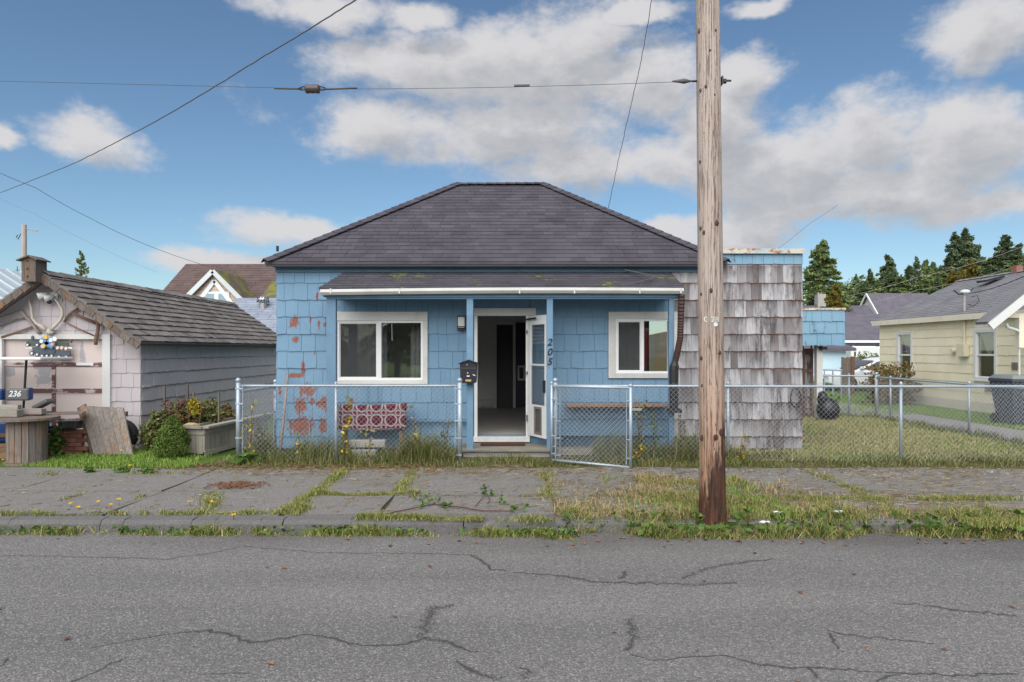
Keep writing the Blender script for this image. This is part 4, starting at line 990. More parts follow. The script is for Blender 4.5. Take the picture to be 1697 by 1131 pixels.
# door
DO = MB().box(dx0, dx1, GD+.06, GD+.09, .02, dz1-.001).build('garage_door', 'garage_panel', g)
for (a, b, c, d) in ((dx0, dx1, 1.43, 1.50), (dx0, dx1, .965, 1.04), (dx0, dx1, .45, .52), (X(83, GD), X(89, GD), 1.041, 1.429), (X(83, GD), X(89, GD), .521, .964), (X(83, GD), X(89, GD), .03, .449)):
    MB().box(a+.001, b-.001, GD+.042, GD+.06, c, d).build('door_rail', 'garage_rail', DO)
MB().box(-7.62, -7.42+.1, GD+.036, GD+.0415, 1.445, 1.495).build('door_handle_plate', 'sign_white', DO)
mb = MB(); mb.box(dx0-.12, dx1+.002, GD-.03, GD+.019, dz1, 1.99); mb.build('head_casing', 'white_trim', g)
for (a, b) in ((dx1+.003, dx1+.14), (dx0-.13, dx0-.002)): MB().box(a, b, GD-.032, GD+.019, .02, dz1+.085 if a > -8 else dz1-.002).build('door_casing', 'white_paint', g)
# shake roof
for s in (1, -1):
    a, b = Vector((RXG+s*(GEX-RXG), GE, GRZ-abs(GEX-RXG)*SLP)), Vector((RXG+s*(GEX-RXG), GB+.2, GRZ-abs(GEX-RXG)*SLP)); c, d = Vector((RXG, GB+.2, GRZ)), Vector((RXG, GE, GRZ))
    mb = MB(); q = [a, b, c, d]; dn = Vector((0, 0, .03)); mb.add(q+[v-dn for v in q], [(0, 1, 2, 3), (7, 6, 5, 4), (0, 4, 5, 1), (1, 5, 6, 2), (3, 7, 4, 0)] if s > 0 else [(3, 2, 1, 0), (4, 5, 6, 7), (1, 5, 4, 0), (2, 6, 5, 1), (0, 4, 7, 3)])
    R = mb.build('roof', 'shake', g)
    if s > 0: place(slope_tiles(a, b, c, d, .187, (.13, .27), .032), 'roof_shake', 'shake', R, 300, 'far_shakes')
    else: place(slope_tiles(b, a, d, c, .187, (.13, .27), .032), 'roof_shake', 'shake', R, 30, 'far_shakes')
caps((RXG, GE, GRZ), (RXG, GB+.2, GRZ), 'shake', g, .14, .45, .05, 'ridge_board', .09)
for s in (1, -1):      # barge boards with the stepped ends of the courses above
    e0 = Vector((RXG+s*1.66, GE+.01, GRZ-1.66*SLP-.085)); e1 = Vector((RXG, GE+.01, GRZ-.085))
    MB().beam(e0, e1, .03, .12, (0, 0, 1)).build('barge_board', 'plank_dark', g)
    nn = 11
    for i in range(nn):
        f0, f1 = i/nn, (i+1)/nn; p, q = e0.lerp(e1, f0), e0.lerp(e1, f1-.01)
        MB().beam(p+Vector((0, -.03, -.02+.012*(i % 2))), q+Vector((0, -.03, .006)), .028, .095, (0, 0, 1)).build('barge_block', 'plank_dark', g)
MB().box(GR-.01, GEX-.02, GE+.05, GB+.1, GRZ-1.66*SLP-.075, GRZ-1.66*SLP-.045).build('eave_board', 'plank_dark', g)
MB().box(GR+.002, GR+.02, GD+.05, GD+.32, 1.06, 1.085).build('batten', 'white_trim', g)
def ONW(px, py, off=.03): return P(px, py, GD-off)
def bars(parent, lst, m, r=.02, off=.05, flat=True):
    for nm, pts, rr in lst:
        if flat:
            mb = MB()
            for a, b in zip(pts, pts[1:]): mb.beam(ONW(*a, off), ONW(*b, off), .03, rr*2, (0, -1, 0) if False else (0, 0, 1))
        else: mb = MB().tube([ONW(*p, off) for p in pts], rr if hasattr(rr, '__len__') else rr, 8)
        mb.build(nm, m, parent, smooth=not flat)
t = thing('antlers', 'pale deer antlers mounted above the garage door', 'antlers', tuple(ONW(80, 550)))
bars(t, [('antler_left', [(76, 548), (70, 542), (60, 536), (54, 528), (52, 512), (49, 500), (47, 494)], [.03, .03, .026, .024, .02, .013, .004]), ('antler_right', [(84, 547), (92, 540), (100, 531), (104, 522), (103, 513), (96, 502), (89, 494)], [.03, .03, .028, .025, .022, .015, .006]), ('tine', [(104, 522), (99, 516)], [.014, .004]), ('tine', [(70, 542), (70, 535)], [.014, .004])], 'antler', off=.10, flat=False)
MB().ball(ONW(83, 550, .07), .075, .05, .06, 10, 6, .1).build('skull_plate', 'antler', t)
t = thing('floodlight', 'twin white security floodlight under the garage gable', 'floodlight', tuple(ONW(84, 492)))
c = ONW(92, 491, .01); MB().tube([c+Vector((0, .03, 0)), c+Vector((0, -.05, 0))], .075, 14).build('base', 'white_paint', t)
for q, p2 in ((ONW(73, 490, .14), (.05, -.10, -.03)), (ONW(84, 494, .12), (.0, -.08, -.05))):
    MB().tube([q+Vector((.05, .02, .02)), q+Vector((-.02, -.02, 0)), q+Vector((-.07, -.06, -.02))], [.03, .05, .062], 12).build('lamp_head', 'white_paint', t, smooth=True)
MB().beam(ONW(90, 491, .03), ONW(76, 490, .12), .025, .025).build('arm', 'white_paint', t)
MB().ball(ONW(82, 501, .12), .04, .04, .035).build('motion_sensor', 'black_plastic', t)
for nm, lab, m, pts, r, off in (
    ('harness_hame', 'curved grey wooden harness hame left of the antlers', 'driftwood', [(34, 514), (42, 524), (52, 534), (60, 546), (66, 553)], .028, .05),
    ('curved_branch', 'thin curved branch nailed at the left of the garage gable', 'driftwood', [(0, 541), (12, 535), (28, 529), (42, 527)], .016, .04),
    ('straight_lath', 'straight grey lath above the curved branch on the gable', 'driftwood', [(0, 526), (18, 520), (34, 514)], .012, .04),
    ('rusty_bar', 'rusty flat bar left of the antlers above the door', 'brown_frame', [(3, 559), (28, 551), (54, 542)], .018, .04),
    ('rusty_rod', 'thin rusty rod slanting right of the antlers', 'brown_frame', [(112, 536), (134, 547), (157, 557)], .012, .04),
    ('wooden_yoke_arm', 'brown curved wooden arm right of the antlers', 'brown_frame', [(107, 534), (114, 522), (122, 516), (131, 511)], .022, .05),
    ('wooden_crossbar', 'brown wooden crossbar pointing down to the curved handle', 'brown_frame', [(121, 520), (140, 528), (160, 536)], .026, .06),
    ('scythe_handle', 'curved brown wooden handle hanging beside the door corner', 'brown_frame', [(159, 527), (163, 537), (162, 550), (159, 562), (159, 572)], .03, .08)):
    t = thing(nm, lab, 'garage decoration', tuple(ONW(*pts[0])), 'old tools nailed to the garage gable'); bars(t, [('shaft', pts, r)], m, off=off, flat=False)
# birdhouse on the ridge
bx0, bx1, bz0, bz1, bd = X(45, 11.55), X(68, 11.55), Z(468, 11.55), Z(428, 11.55), 11.5
t = thing('birdhouse', 'tall weathered birdhouse on the garage ridge', 'birdhouse', ((bx0+bx1)/2, bd, bz0))
mid = bx0+.14
mb = MB(); mb.prism([(bx0, bz0), (bx1, bz0), (bx1, bz1-.05), (mid, bz1), (bx0, bz1-.05)], bd-.08, bd+.20); mb.build('box', 'plank_dark', t)
mb = MB(); mb.beam((bx0-.06, bd+.05, bz1-.06), (mid, bd+.05, bz1+.02), .36, .02); mb.beam((bx1+.05, bd+.05, bz1-.05), (mid, bd+.05, bz1+.02), .36, .02); mb.build('roof_boards', 'plank_dark', t)
for f in (.2, .52, .85): MB().tube([(mid-.04, bd-.078, bz0+(bz1-bz0)*f), (mid-.04, bd-.085, bz0+(bz1-bz0)*f)], .02, 10).build('entrance_hole', 'black_metal', t)
# metal locomotive decoration
t = thing('train_sign', 'painted metal locomotive decoration with crossing sign on the garage door', 'wall decoration', tuple(ONW(83, 595)))
def Q(px, py, w, h, nm, m, off=.06, th=.025):
    c = ONW(px, py, off); MB().box(c.x-w/2, c.x+w/2, c.y-th/2, c.y+th/2, c.z-h/2, c.z+h/2).build(nm, m, t)
def disc(px, py, r, nm, m, off=.08, th=.02):
    c = ONW(px, py, off); MB().tube([c+Vector((0, th/2, 0)), c-Vector((0, th/2, 0))], r, 14).build(nm, m, t)
Q(74, 581, .40, .11, 'tender', 'sign_dark'); Q(104, 587, .26, .10, 'boiler', 'sign_dark'); Q(103, 571, .22, .07, 'boiler', 'sign_green', .055); Q(56, 570, .24, .09, 'cab', 'sign_green', .055); Q(54, 560, .03, .06, 'chimney', 'sign_dark', .055); Q(49, 577, .10, .03, 'running_board', 'sign_white', .065); Q(117, 577, .08, .03, 'cowcatcher', 'sign_white', .065); Q(118, 566, .03, .06, 'chimney', 'garage_rail', .055); Q(84, 594, .70, .02, 'rail', 'sign_white', .055)
for px, py, r in ((53, 586, .04), (62, 588, .035), (70, 590, .03), (78, 590, .03), (86, 590, .03), (98, 592, .035), (110, 592, .035), (46, 572, .03), (62, 572, .03)): disc(px, py, r, 'wheel', 'sign_dark', .085); disc(px, py, r*.55, 'wheel_hub', 'sign_white', .1)
for px, py in ((96, 577), (103, 577), (110, 578)): disc(px, py, .033, 'drive_wheel', 'sign_pink', .085); disc(px, py, .018, 'wheel_hub', 'sign_white', .1)
for a, b in (((68, 562), (88, 576)), ((88, 562), (68, 576))): MB().beam(ONW(*a, .11), ONW(*b, .11), .02, .06).build('crossing_arm', 'sign_blue', t)
for px, py, r, m in ((76, 559, .038, 'sign_yellow'), (72, 574, .036, 'sign_yellow'), (85, 564, .034, 'sign_white'), (91, 562, .04, 'sign_white'), (87, 571, .03, 'sign_pink'), (69, 566, .03, 'sign_white')): disc(px, py, r, 'signal_lamp', m, .13)
MB().tube([ONW(54, 556, .06), ONW(54, 566, .06)], .006, 6).build('post', 'sign_dark', t)
# golf cart parked before the door, mostly outside the frame
gc_ = thing('golf_cart', 'blue golf cart with white canopy parked before the cream garage door', 'golf cart', (-8.3, 11.1, 0))
cx0, cx1 = -9.6, X(92, 11.1)
MB().box(cx0, cx1, 10.75, 11.55, 1.555, 1.60).build('canopy', 'white_paint', gc_, bevel=.015)
for a, b in ((X(44, 11.05), X(39, 11.05)), (X(3, 11.3), X(4, 11.3))): MB().tube([(a, 11.05, 1.555), (b, 11.05, .75)], .018, 8).build('canopy_post', 'black_metal', gc_)
sb0, sb1 = X(12, 10.85), X(50, 10.85)
sbk = MB().box(sb0, sb1, 10.80, 10.90, Z(664, 10.85), Z(644, 10.85)).build('seat_back', 'grey_vinyl', gc_, bevel=.025)
MB().box(sb1-.07, sb1+.012, 10.82, 10.92, Z(663, 10.85), Z(643, 10.85)).build('seat_side', 'blue_vinyl', gc_, bevel=.02)
text('number_lettering', '236', 'sign_white', ((sb0+sb1)/2-.03, 10.798, Z(653, 10.85)), .13, sbk, .3, .002, offset=.002)
MB().box(-9.0, X(7, 10.85), 10.80, 10.95, Z(663, 10.85), Z(645, 10.85)).build('seat_back', 'blue_vinyl', gc_, bevel=.025)
MB().box(-9.2, X(55, 10.9), 10.9, 11.4, .58, .70).build('seat', 'blue_vinyl', gc_, bevel=.03)
MB().box(-9.3, X(50, 10.95), 10.92, 11.45, .22, .575).build('body', 'blue_vinyl', gc_, bevel=.04)
MB().beam((X(60, 10.85), 10.85, .80), (X(84, 10.85), 10.85, .92), .2, .07).build('armrest', 'grey_vinyl', gc_, bevel=.02)
for xx in (-9.1, -7.75):
    for yy in (10.88, 11.48):
        wh = MB().tube([(xx, yy-.08, .22), (xx, yy+.08, .22)], .22, 18).build('wheel', 'black_rubber', gc_); MB().tube([(xx, yy-.085, .22), (xx, yy+.085, .22)], .11, 12).build('rim', 'steel', wh)
# cable-drum table
sx, sy = X(45, 10.35), 10.35
t = thing('cable_drum', 'wooden cable drum standing on end used as a table', 'cable drum', (sx, sy, 0))
rd = .245
for i in range(18):
    a = 2*math.pi*i/18; c = Vector((sx+rd*math.cos(a), sy+rd*math.sin(a), 0)); M = Matrix.Translation(c) @ Matrix.Rotation(a, 4, 'Z')
    MB().box(-.016, .016, -.0405, .0405, .04, .665, M).build('stave', 'plank_grey', t)
for z, R, m in ((.665, .43, 'plank_dark'), (.0, .30, 'plank_grey')):
    mb = MB(); fl = mb.tube([(sx, sy, z+.002), (sx, sy, z+.036)], R, 28).build('flange', m, t)
t = thing('tabletop_board', 'thin weathered plywood board resting on the drum and brick stack', 'board', (-7.0, 10.8, .71))
MB().beam((X(62, 10.5)-.2, 10.72, .712), (X(133, 10.9), 11.0, .705), .42, .02).build('panel', 'plank_dark', t)
# timber pile on the drum
for i, (a, b, y, z, s, lab) in enumerate(((-8.3, X(36, 10.35), 10.3, .76, .11, 'thick grey timber offcut on the cable drum, lowest of the pile'), (-8.4, X(30, 10.4), 10.42, .845, .07, 'short grey timber offcut on top of the pile'), (-8.2, X(68, 10.5), 10.55, .765, .09, 'dark timber offcut behind the others on the drum'))):
    t = thing('timber_offcut', lab, 'timber', (b, y, z-s/2), 'timber offcuts piled on the cable drum')
    MB().beam((a, y, z), (b, y+.02, z), s*1.3, s).build('beam', 'plank_x' if i < 2 else 'driftwood', t, bevel=.008)
# leaning crate panel of planks
t = thing('plank_panel', 'grey wooden plank panel leaning beside the brick stack', 'wooden panel', (-6.5, 11.0, 0))
bl, br, tl, tr = Vector((X(156, 11), 11.0, .03)), Vector((X(219, 11), 11.02, .03)), Vector((X(132, 11.25), 11.25, Z(674, 11.25))), Vector((X(203, 11.25), 11.27, Z(677, 11.25)))
for i in range(6):
    a, b, c, d = bl.lerp(br, (i+.02)/6), bl.lerp(br, (i+.97)/6), tl.lerp(tr, (i+.97)/6), tl.lerp(tr, (i+.02)/6)
    q = [a, b, c+(c-b)*random.uniform(-.01, .01), d]; n_ = Vector((0, .028, .01))
    MB().add(q+[v+n_ for v in q], [(0, 1, 2, 3), (7, 6, 5, 4), (0, 4, 5, 1), (1, 5, 6, 2), (2, 6, 7, 3), (3, 7, 4, 0)]).build('plank', 'plank_grey', t)
for f in (.12, .85): MB().beam(bl.lerp(tl, f)+Vector((.0, .07, .01)), br.lerp(tr, f)+Vector((0, .07, .01)), .07, .08).build('batten', 'plank_dark', t)
MB().beam(bl+Vector((-.03, .1, 0)), tl+Vector((-.03, .1, 0)), .16, .02, (0, 1, 0)).build('side_board', 'plank_dark', t)
# tyre, brick stack, plastic tub
t = thing('tyre', 'black rubber tyre leaning on the garage corner behind the plank panel', 'tyre', (X(203, 11.55), 11.6, 0))
c = Vector((X(200, 11.55), 11.6, .27)); pr = [(c+Vector((.20*math.cos(a), -.0, .20*math.sin(a)))) for a in [2*math.pi*i/24 for i in range(25)]]
MB().tube(pr, .075, 10, False).build('tread', 'black_rubber', t, smooth=True)
bs = thing('brick_stack', 'low stack of old red bricks between the cable drum and plank panel', 'brick stack', (-7.1, 11.15, 0))
for r in range(6):
    for i in range(5):
        xx = X(76, 11.2)+i*.21+(.1 if r % 2 else 0)+random.uniform(-.012, .012); yy = 11.15+random.uniform(-.02, .02)
        if xx+.2 > X(136, 11.2)+.15: continue
        MB().box(xx, xx+.2, yy, yy+.1, r*.069+.002, r*.069+.066).build('brick', 'brick', bs, bevel=.006)
t = thing('plastic_tub', 'grey plastic tub lying on the brick stack', 'tub', (X(115, 11.2), 11.2, .42))
MB().prism([(X(104, 11.2), .425), (X(131, 11.2), .425), (X(133, 11.2), .56), (X(101, 11.2), .56)], 11.1, 11.35).build('tub_body', 'grey_vinyl', t, bevel=.015)
MB().tube([(X(74, 11.1), 11.05, .39), (X(92, 11.1), 11.02, .43), (X(124, 11.1), 11.05, .44)], .02, 8).build('pipe', 'black_plastic', t)
t = thing('shipping_pallet', 'brown wooden pallet end behind the cable drum at frame edge', 'pallet', (-8.4, 10.7, 0))
for z in (.02, .2, .36): MB().box(-9.2, X(17, 10.7), 10.65, 10.75, z, z+.05).build('deck_board', 'brown_wood', t)
for q in (-8.9, X(14, 10.7)-.1): MB().box(q, q+.09, 10.66, 11.2, .071, .199).build('stringer', 'brown_wood', t)
# planter box of grey boards
A = Vector((X(339, 10.87), 10.87, 0)); u = Vector((.10, 1, 0)).normalized(); w = Vector((-1, .30, 0)).normalized(); hh = .47
pl = thing('planter_box', 'long planter box of weathered grey boards beside the garage', 'planter', tuple(A))
def board(o, d, L, z0, z1, th, nm, inward, m='plank_box'):
    o = Vector(o); mb = MB(); vs = [o+Vector((0, 0, z0)), o+d*L+Vector((0, 0, z0)), o+d*L+Vector((0, 0, z1)), o+Vector((0, 0, z1))]; mb.add(vs+[v+inward*th for v in vs], [(0, 1, 2, 3), (7, 6, 5, 4), (0, 4, 5, 1), (1, 5, 6, 2), (2, 6, 7, 3), (3, 7, 4, 0)]); return mb.build(nm, m, pl)
for i in range(14): board(A+u*(.16*i+.004), u, .152, .09, .38, .025+random.uniform(0, .005), 'board', w)
board(A-w*.012, u, 2.3, .03, .11, .012, 'bottom_rail', w, 'plank_x'); board(A-w*.012, u, 2.3, .375, hh, .012, 'top_rail', w, 'plank_x')
for i in range(4): board(A+w*(.14*i+.03)-u*.001, w, .132, .06, .36, .024, 'board', u)
board(A-u*.016, w, .62, .365, hh-.02, .014, 'top_rail', u, 'plank_x')
MB().beam(A+Vector((.02, -.05, hh+.018)), A+u*2.3+Vector((.02, 0, hh+.018)), .14, .035).build('cap_board', 'plank_x', pl); MB().beam(A+Vector((0, -.02, hh+.015)), A+w*.66+Vector((0, -.02, hh+.015)), .13, .03).build('cap_board', 'plank_x', pl)
board(A+w*.55, u, 2.3, .0, hh-.02, .03, 'back_board', w)
mb = MB(); q = [A+w*.03+u*.03, A+w*.54+u*.03, A+w*.54+u*2.28, A+w*.03+u*2.28]; mb.quad(*[v+Vector((0, 0, .36)) for v in q]); mb.build('planter_soil', 'dirt_dark', pl)
t = thing('driftwood_piece', 'short orange-brown log lying on the planter rim', 'log', (X(305, 10.9), 10.95, hh+.04))
MB().tube([P(303, 706, 10.95), P(312, 704, 10.96), P(322, 704, 10.97), P(332, 705, 10.98)], [.012, .03, .032, .02], 8).build('log_body', 'straw', t, smooth=True)
# plants around the planter
def mound(n, cx, cy, cz, rx, ry, rz):
    d = RNG.normal(size=(n, 3)); d /= np.linalg.norm(d, axis=1)[:, None]; r = (RNG.random(n)**.35)[:, None]
    k = 1+.22*np.sin(d[:, :1]*7+cx)+.18*np.sin(d[:, 2:]*9+1)
    q = d*r*k*np.array([rx, ry, rz])+np.array([cx, cy, cz]); return q[q[:, 2] > .005]
for px0, py0, rx_, rz_, D, m, lab in ((266, 700, .17, .2, 11.7, 'weeds', 'dull green leafy bush at the garage corner'), (298, 694, .30, .32, 11.9, 'leaf_red', 'dark red and green shrub beside the garage wall'), (322, 676, .10, .16, 11.85, 'leaf_yellow', 'yellow-green leafy plant amid the planter shrubs'), (343, 686, .30, .26, 12.2, 'weeds', 'green fern-like bush at the back of the planter'), (372, 688, .2, .2, 12.9, 'leaf_rust', 'low rusty ground plant in the far planter'), (247, 722, .16, .24, 11.55, 'weeds', 'grassy weeds at the garage corner')):
    c = P(px0, py0, D); t = thing('garden_shrub', lab, 'shrub', (c.x, c.y, 0))
    leaves('foliage', mound(1500 if rx_ > .25 else 700, c.x, c.y, c.z, rx_, rx_*.8, rz_), .055, m, t)
    mb = MB(); [mb.tube([(c.x+random.uniform(-.05, .05), c.y, 0), (c.x+random.uniform(-.2, .2), c.y+random.uniform(-.1, .1), c.z+.1)], .008, 5) for _ in range(6)]; mb.build('stems', 'stem', t)
for px0, py0, lab in ((273, 641, 'leftmost garden stake in the planter shrubs'), (311, 637, 'tallest garden stake in the planter shrubs'), (321, 650, 'short garden stake right of the tallest'), (363, 650, 'rightmost garden stake behind the planter')):
    t = thing('garden_stake', lab, 'stake', (X(px0, 12), 12, 0), 'stakes in the planter'); MB().beam((X(px0, 12), 12, 0), P(px0, py0, 12), .025, .035, (0, 1, 0)).build('shaft', 'plank_dark', t)
sc_ = Vector((X(283, 10.75), 10.75, 0)); t = thing('conical_shrub', 'small conical dwarf conifer before the planter box', 'shrub', tuple(sc_))
n = 8000; hh_ = RNG.random(n)**.8; rr_ = (.30*(1-hh_)**.62*(.55+.45*np.minimum(1, hh_*5)))*(.66+.46*RNG.random(n)); aa = RNG.random(n)*6.283; rr_ *= 1+.16*np.sin(aa*4+hh_*11)+.08*np.sin(aa*9+hh_*23)
leaves('foliage', np.stack([sc_.x+rr_*np.cos(aa)+(hh_*.03), sc_.y+rr_*np.sin(aa), .03+hh_*.64+.02*np.sin(aa*3)], 1), .038, 'conifer_shrub', t, aspect=.35)
MB().tube([sc_, sc_+Vector((.02, 0, .5))], [.02, .006], 6).build('trunk', 'bark', t)
# ------------------------------------------------------------ yellow house on the right
YX, YN, YF = 12.7, 13.2, 23.6
y = thing('yellow_house', 'pale yellow shingled house with grey gable roof at the right', 'house', (15.5, 18.5, 0))
def ypx(px): return YX*F/(px-848.5)
w1 = (ypx(1512), ypx(1487), Z(626, 22), Z(551, 22)); w2 = (ypx(1652), ypx(1615), Z(631, 18.2), Z(546, 18.2))
mb = MB(); wall_holes(mb, YN, YF, 0, 2.6, YX+.02, YX+.14, [(w[0]+.06, w[1]-.06, w[2]+.06, w[3]-.06) for w in (w1, w2)], swap=True); mb.build('side_wall', 'yellow_shingle', y)
mb = MB(); mb.prism([(YX+.02, 0), (18.5, 0), (18.5, 2.6), (15.6, 3.95), (YX+.02, 2.6)], YF-.1, YF-.001); mb.box(YX+.15, 18.5, YN, YN+.1, 0, 2.6); mb.box(18.4, 18.5, YN+.11, YF-.11, 0, 2.6); mb.build('end_wall', 'yellow_shingle', y)
rws = [(i*.255+.3, (i+1)*.255+.3) for i in range(9)]
place(courses((YX+.02, 0, 0), (0, -1, 0), (0, 0, 1), (-1, 0, 0), rws, (.24, .5), .02, [(-w[1]-.005, -w[0]+.005, w[2]-.005, w[3]+.005) for w in (w1, w2)], (-YF, -YN-2)), 'wall_shingle', 'yellow_shingle', y, 300)
MB().box(YX-.012, YX+.019, YN, YF, .02, .30).build('foundation_band', 'cream_trim', y)
for w in (w1, w2):
    f = .075; a, b, c, d = w; mid = (c+d)/2
    mb = MB(); wall_holes(mb, a, b, c, d, YX-.03, YX+.02, [(a+f, b-f, c+f, d-f)], swap=True); W = mb.build('window', 'white_paint', y)
    mb = MB(); wall_holes(mb, a+f, b-f, c+f, d-f, YX+.0, YX+.05, [(a+f+.03, b-f-.03, c+f+.03, mid-.025), (a+f+.03, b-f-.03, mid+.025, d-f-.03)], swap=True); mb.build('sash', 'vinyl', W)
    MB().box(YX+.03, YX+.036, a+f, b-f, c+f, d-f).build('pane', 'glass', W)
    MB().box(YX-.05, YX-.0, a-.02, b+.02, c-.03, c-.001).build('sill', 'white_paint', W)
    MB().box(YX+.3, YX+.32, a-.3, b+.3, c-.3, d+.3).build('dark_room', 'window_dark', W)
    MB().prism([(a+f+.03, d-.1), (b-f-.03, d-.1), ((a+b)/2+.06, mid), ((a+b)/2-.06, mid)], .10, .12, Matrix(((0, 1, 0, YX), (1, 0, 0, 0), (0, 0, 1, 0), (0, 0, 0, 1)))).build('curtain', 'curtain', W)
ee0, ee1, rg0, rg1 = Vector((12.55, 23.78, 2.72)), Vector((12.55, YN-.2, 2.72)), Vector((15.6, 23.78, 4.12)), Vector((15.6, YN-.2, 4.12))
mb = MB(); bk = [Vector((18.65, 23.78, 2.72)), Vector((18.65, YN-.2, 2.72))]; dn = Vector((0, 0, .05))
mb.add([ee0, ee1, rg1, rg0, bk[0], bk[1]]+[v-dn for v in (ee0, ee1, rg1, rg0, bk[0], bk[1])], [(0, 1, 2, 3), (3, 2, 5, 4), (6, 9, 8, 7), (9, 10, 11, 8), (0, 6, 7, 1), (0, 3, 9, 6), (3, 4, 10, 9), (1, 7, 8, 2), (2, 8, 11, 5)])
YR = mb.build('roof', 'grey_roof', y)
place(slope_tiles(ee0, ee1, rg1, rg0, .145, (.25, .42), .010), 'roof_tab', 'grey_roof', YR, 0, 'roof_tabs')
caps(rg0, rg1, 'grey_roof', YR, .14, .3, .03)
MB().box(12.52, 12.549, YN-.2, 23.76, 2.55, 2.71).build('fascia', 'cream_trim', y); MB().box(12.55, YX-.01, YN-.1, 23.7, 2.55, 2.57).build('soffit', 'cream_trim', y)
MB().beam((12.53, 23.80, 2.63), (15.6, 23.80, 4.04), .03, .13, (0, 0, 1)).build('barge_board', 'cream_trim', y)
def roofpt(px, py):
    """point of the yellow roof's left slope on the sight line of a pixel"""
    d = Vector(((px-848.5)/F, 1, (580-py)/F)); n = (rg0-ee0).cross(Vector((0, 1, 0))); o = Vector((0, 0, CAM_Z)); s = (ee0-o).dot(n)/d.dot(n); return o+d*s
c = roofpt(1685, 452); MB().box(c.x-.1, c.x+.1, c.y-.12, c.y+.12, c.z-.3, c.z+.2).build('chimney', 'chimney_brick', YR)
c = roofpt(1641, 470); MB().beam(c+Vector((-.28, 0, .06)), c+Vector((.28, 0, .20)), .45, .06).build('roof_vent', 'window_dark', YR)
c = roofpt(1598, 516); dish = MB().tube([c, c+Vector((0, 0, .42)), c+Vector((-.02, -.02, .50))], .03, 8).build('aerial_mast', 'far_pole', y)
mb = MB(); mb.tube([c+Vector((-.36, -.1, .58)), c+Vector((-.2, -.05, .47)), c+Vector((0, 0, .48)), c+Vector((.15, .03, .50)), c+Vector((.28, .05, .66))], .018, 6); mb.build('aerial_arm', 'black_metal', dish)
MB().ball(c+Vector((.02, 0, .54)), .14, .12, .07).build('aerial_hub', 'grey_far', dish)
MB().tube([c+Vector((.1, 0, .2)), c+Vector((.25, 0, .14)), c+Vector((.42, 0, .28)), c+Vector((.36, 0, .44)), c+Vector((.2, 0, .4))], .01, 5).build('aerial_lead', 'cable', dish)
dm = ypx(1600); MB().tube([(YX-.04, dm, 2.55), (YX-.04, dm, Z(573, dm))], .035, 8).build('service_conduit', 'grey_meter', y)
MB().box(YX-.16, YX-.01, dm-.16, dm+.16, Z(591, dm), Z(571, dm)).build('meter_box', 'grey_meter', y); MB().tube([(YX-.12, ypx(1596)+.35, Z(582, dm)), (YX-.0, ypx(1596)+.35, Z(582, dm))], .07, 10).build('meter', 'grey_meter', y)
for px, py in ((1682, 607), (1637, 643), (1646, 644)):
    d = ypx(px); MB().box(YX-.02, YX-.003, d-.1, d+.1, Z(py+6, d), Z(py-6, d)).build('wall_vent', 'plank_grey', y)
# side porch hood with white barge board
hd0, hd1 = 15.3, 15.75
p0, p1 = P(1640, 537, hd0), P(1720, 473, hd0)
p1 = p0+(p1-p0)*1.9
mb = MB(); off = Vector((0, hd1-hd0, 0)); q = [p0, p1, p1+off, p0+off]; up = Vector((-.03, 0, .05)); mb.add([v+up for v in q]+[v+up*.0 for v in q], [(0, 1, 2, 3), (7, 6, 5, 4), (0, 4, 5, 1), (3, 7, 4, 0), (2, 6, 7, 3)]); hood = mb.build('hood_roof', 'grey_roof', y)
MB().beam(p0+Vector((0, -.02, -.06)), p1+Vector((0, -.02, -.06)), .04, .17, (0, 0, 1)).build('hood_barge', 'white_paint', hood)
MB().beam(p0+Vector((.02, .05, -.05)), p0+Vector((.02, hd1-hd0, -.05)), .12, .03).build('hood_fascia', 'white_paint', hood)
br = P(1690, 522, hd0+.3); MB().box(br.x-.06, br.x+.06, br.y-.06, br.y+.06, br.z-.75, br.z).build('hood_bracket', 'cream_trim', hood)
MB().beam((br.x-.5, br.y, br.z-.02), (YX+1, br.y, br.z-.02), .1, .1).build('hood_bracket', 'cream_trim', hood)
MB().tube([P(1667, 537, hd0+.2), P(1670, 543, hd0+.2), P(1680, 546, hd0+.2), P(1688, 549, hd0+.2)], .035, 8).build('hood_downspout', 'grey_far', hood); MB().tube([P(1689, 560, hd0+.3), P(1689, 625, hd0+.3)], .02, 6).build('hood_downspout', 'white_paint', hood)
# wheeled bin
bc = Vector((X(1684, 15.6), 15.6, 0)); t = thing('wheeled_bin', 'dark wheeled rubbish bin with grey lid beside the yellow house', 'bin', tuple(bc))
def frust(z0, z1, a0, b0, a1, b1): 
    return MB().add([bc+Vector((s*a, q*b, z)) for (a, b, z) in ((a0, b0, z0), (a1, b1, z1)) for (s, q) in ((-1, -1), (1, -1), (1, 1), (-1, 1))], [(3, 2, 1, 0), (4, 5, 6, 7), (0, 1, 5, 4), (1, 2, 6, 5), (2, 3, 7, 6), (3, 0, 4, 7)])
frust(.06, 1.0, .26, .26, .36, .38).build('body', 'bin_body', t, bevel=.02); frust(.995, 1.06, .38, .40, .37, .39).build('rim', 'bin_body', t, bevel=.01); frust(1.06, 1.15, .38, .40, .30, .33).build('lid', 'bin_lid', t, bevel=.02)
for s in (-1, 1): MB().tube([bc+Vector((s*.27, .27, .13)), bc+Vector((s*.33, .27, .13))], .13, 14).build('wheel', 'black_rubber', t)
MB().tube([bc+Vector((-.3, .42, 1.03)), bc+Vector((.3, .42, 1.03))], .018, 8).build('handle', 'bin_body', t)
MB().box(bc.x-.12, bc.x+.12, bc.y-.352, bc.y-.343, .70, .76).build('label_plate', 'bin_lid', t)
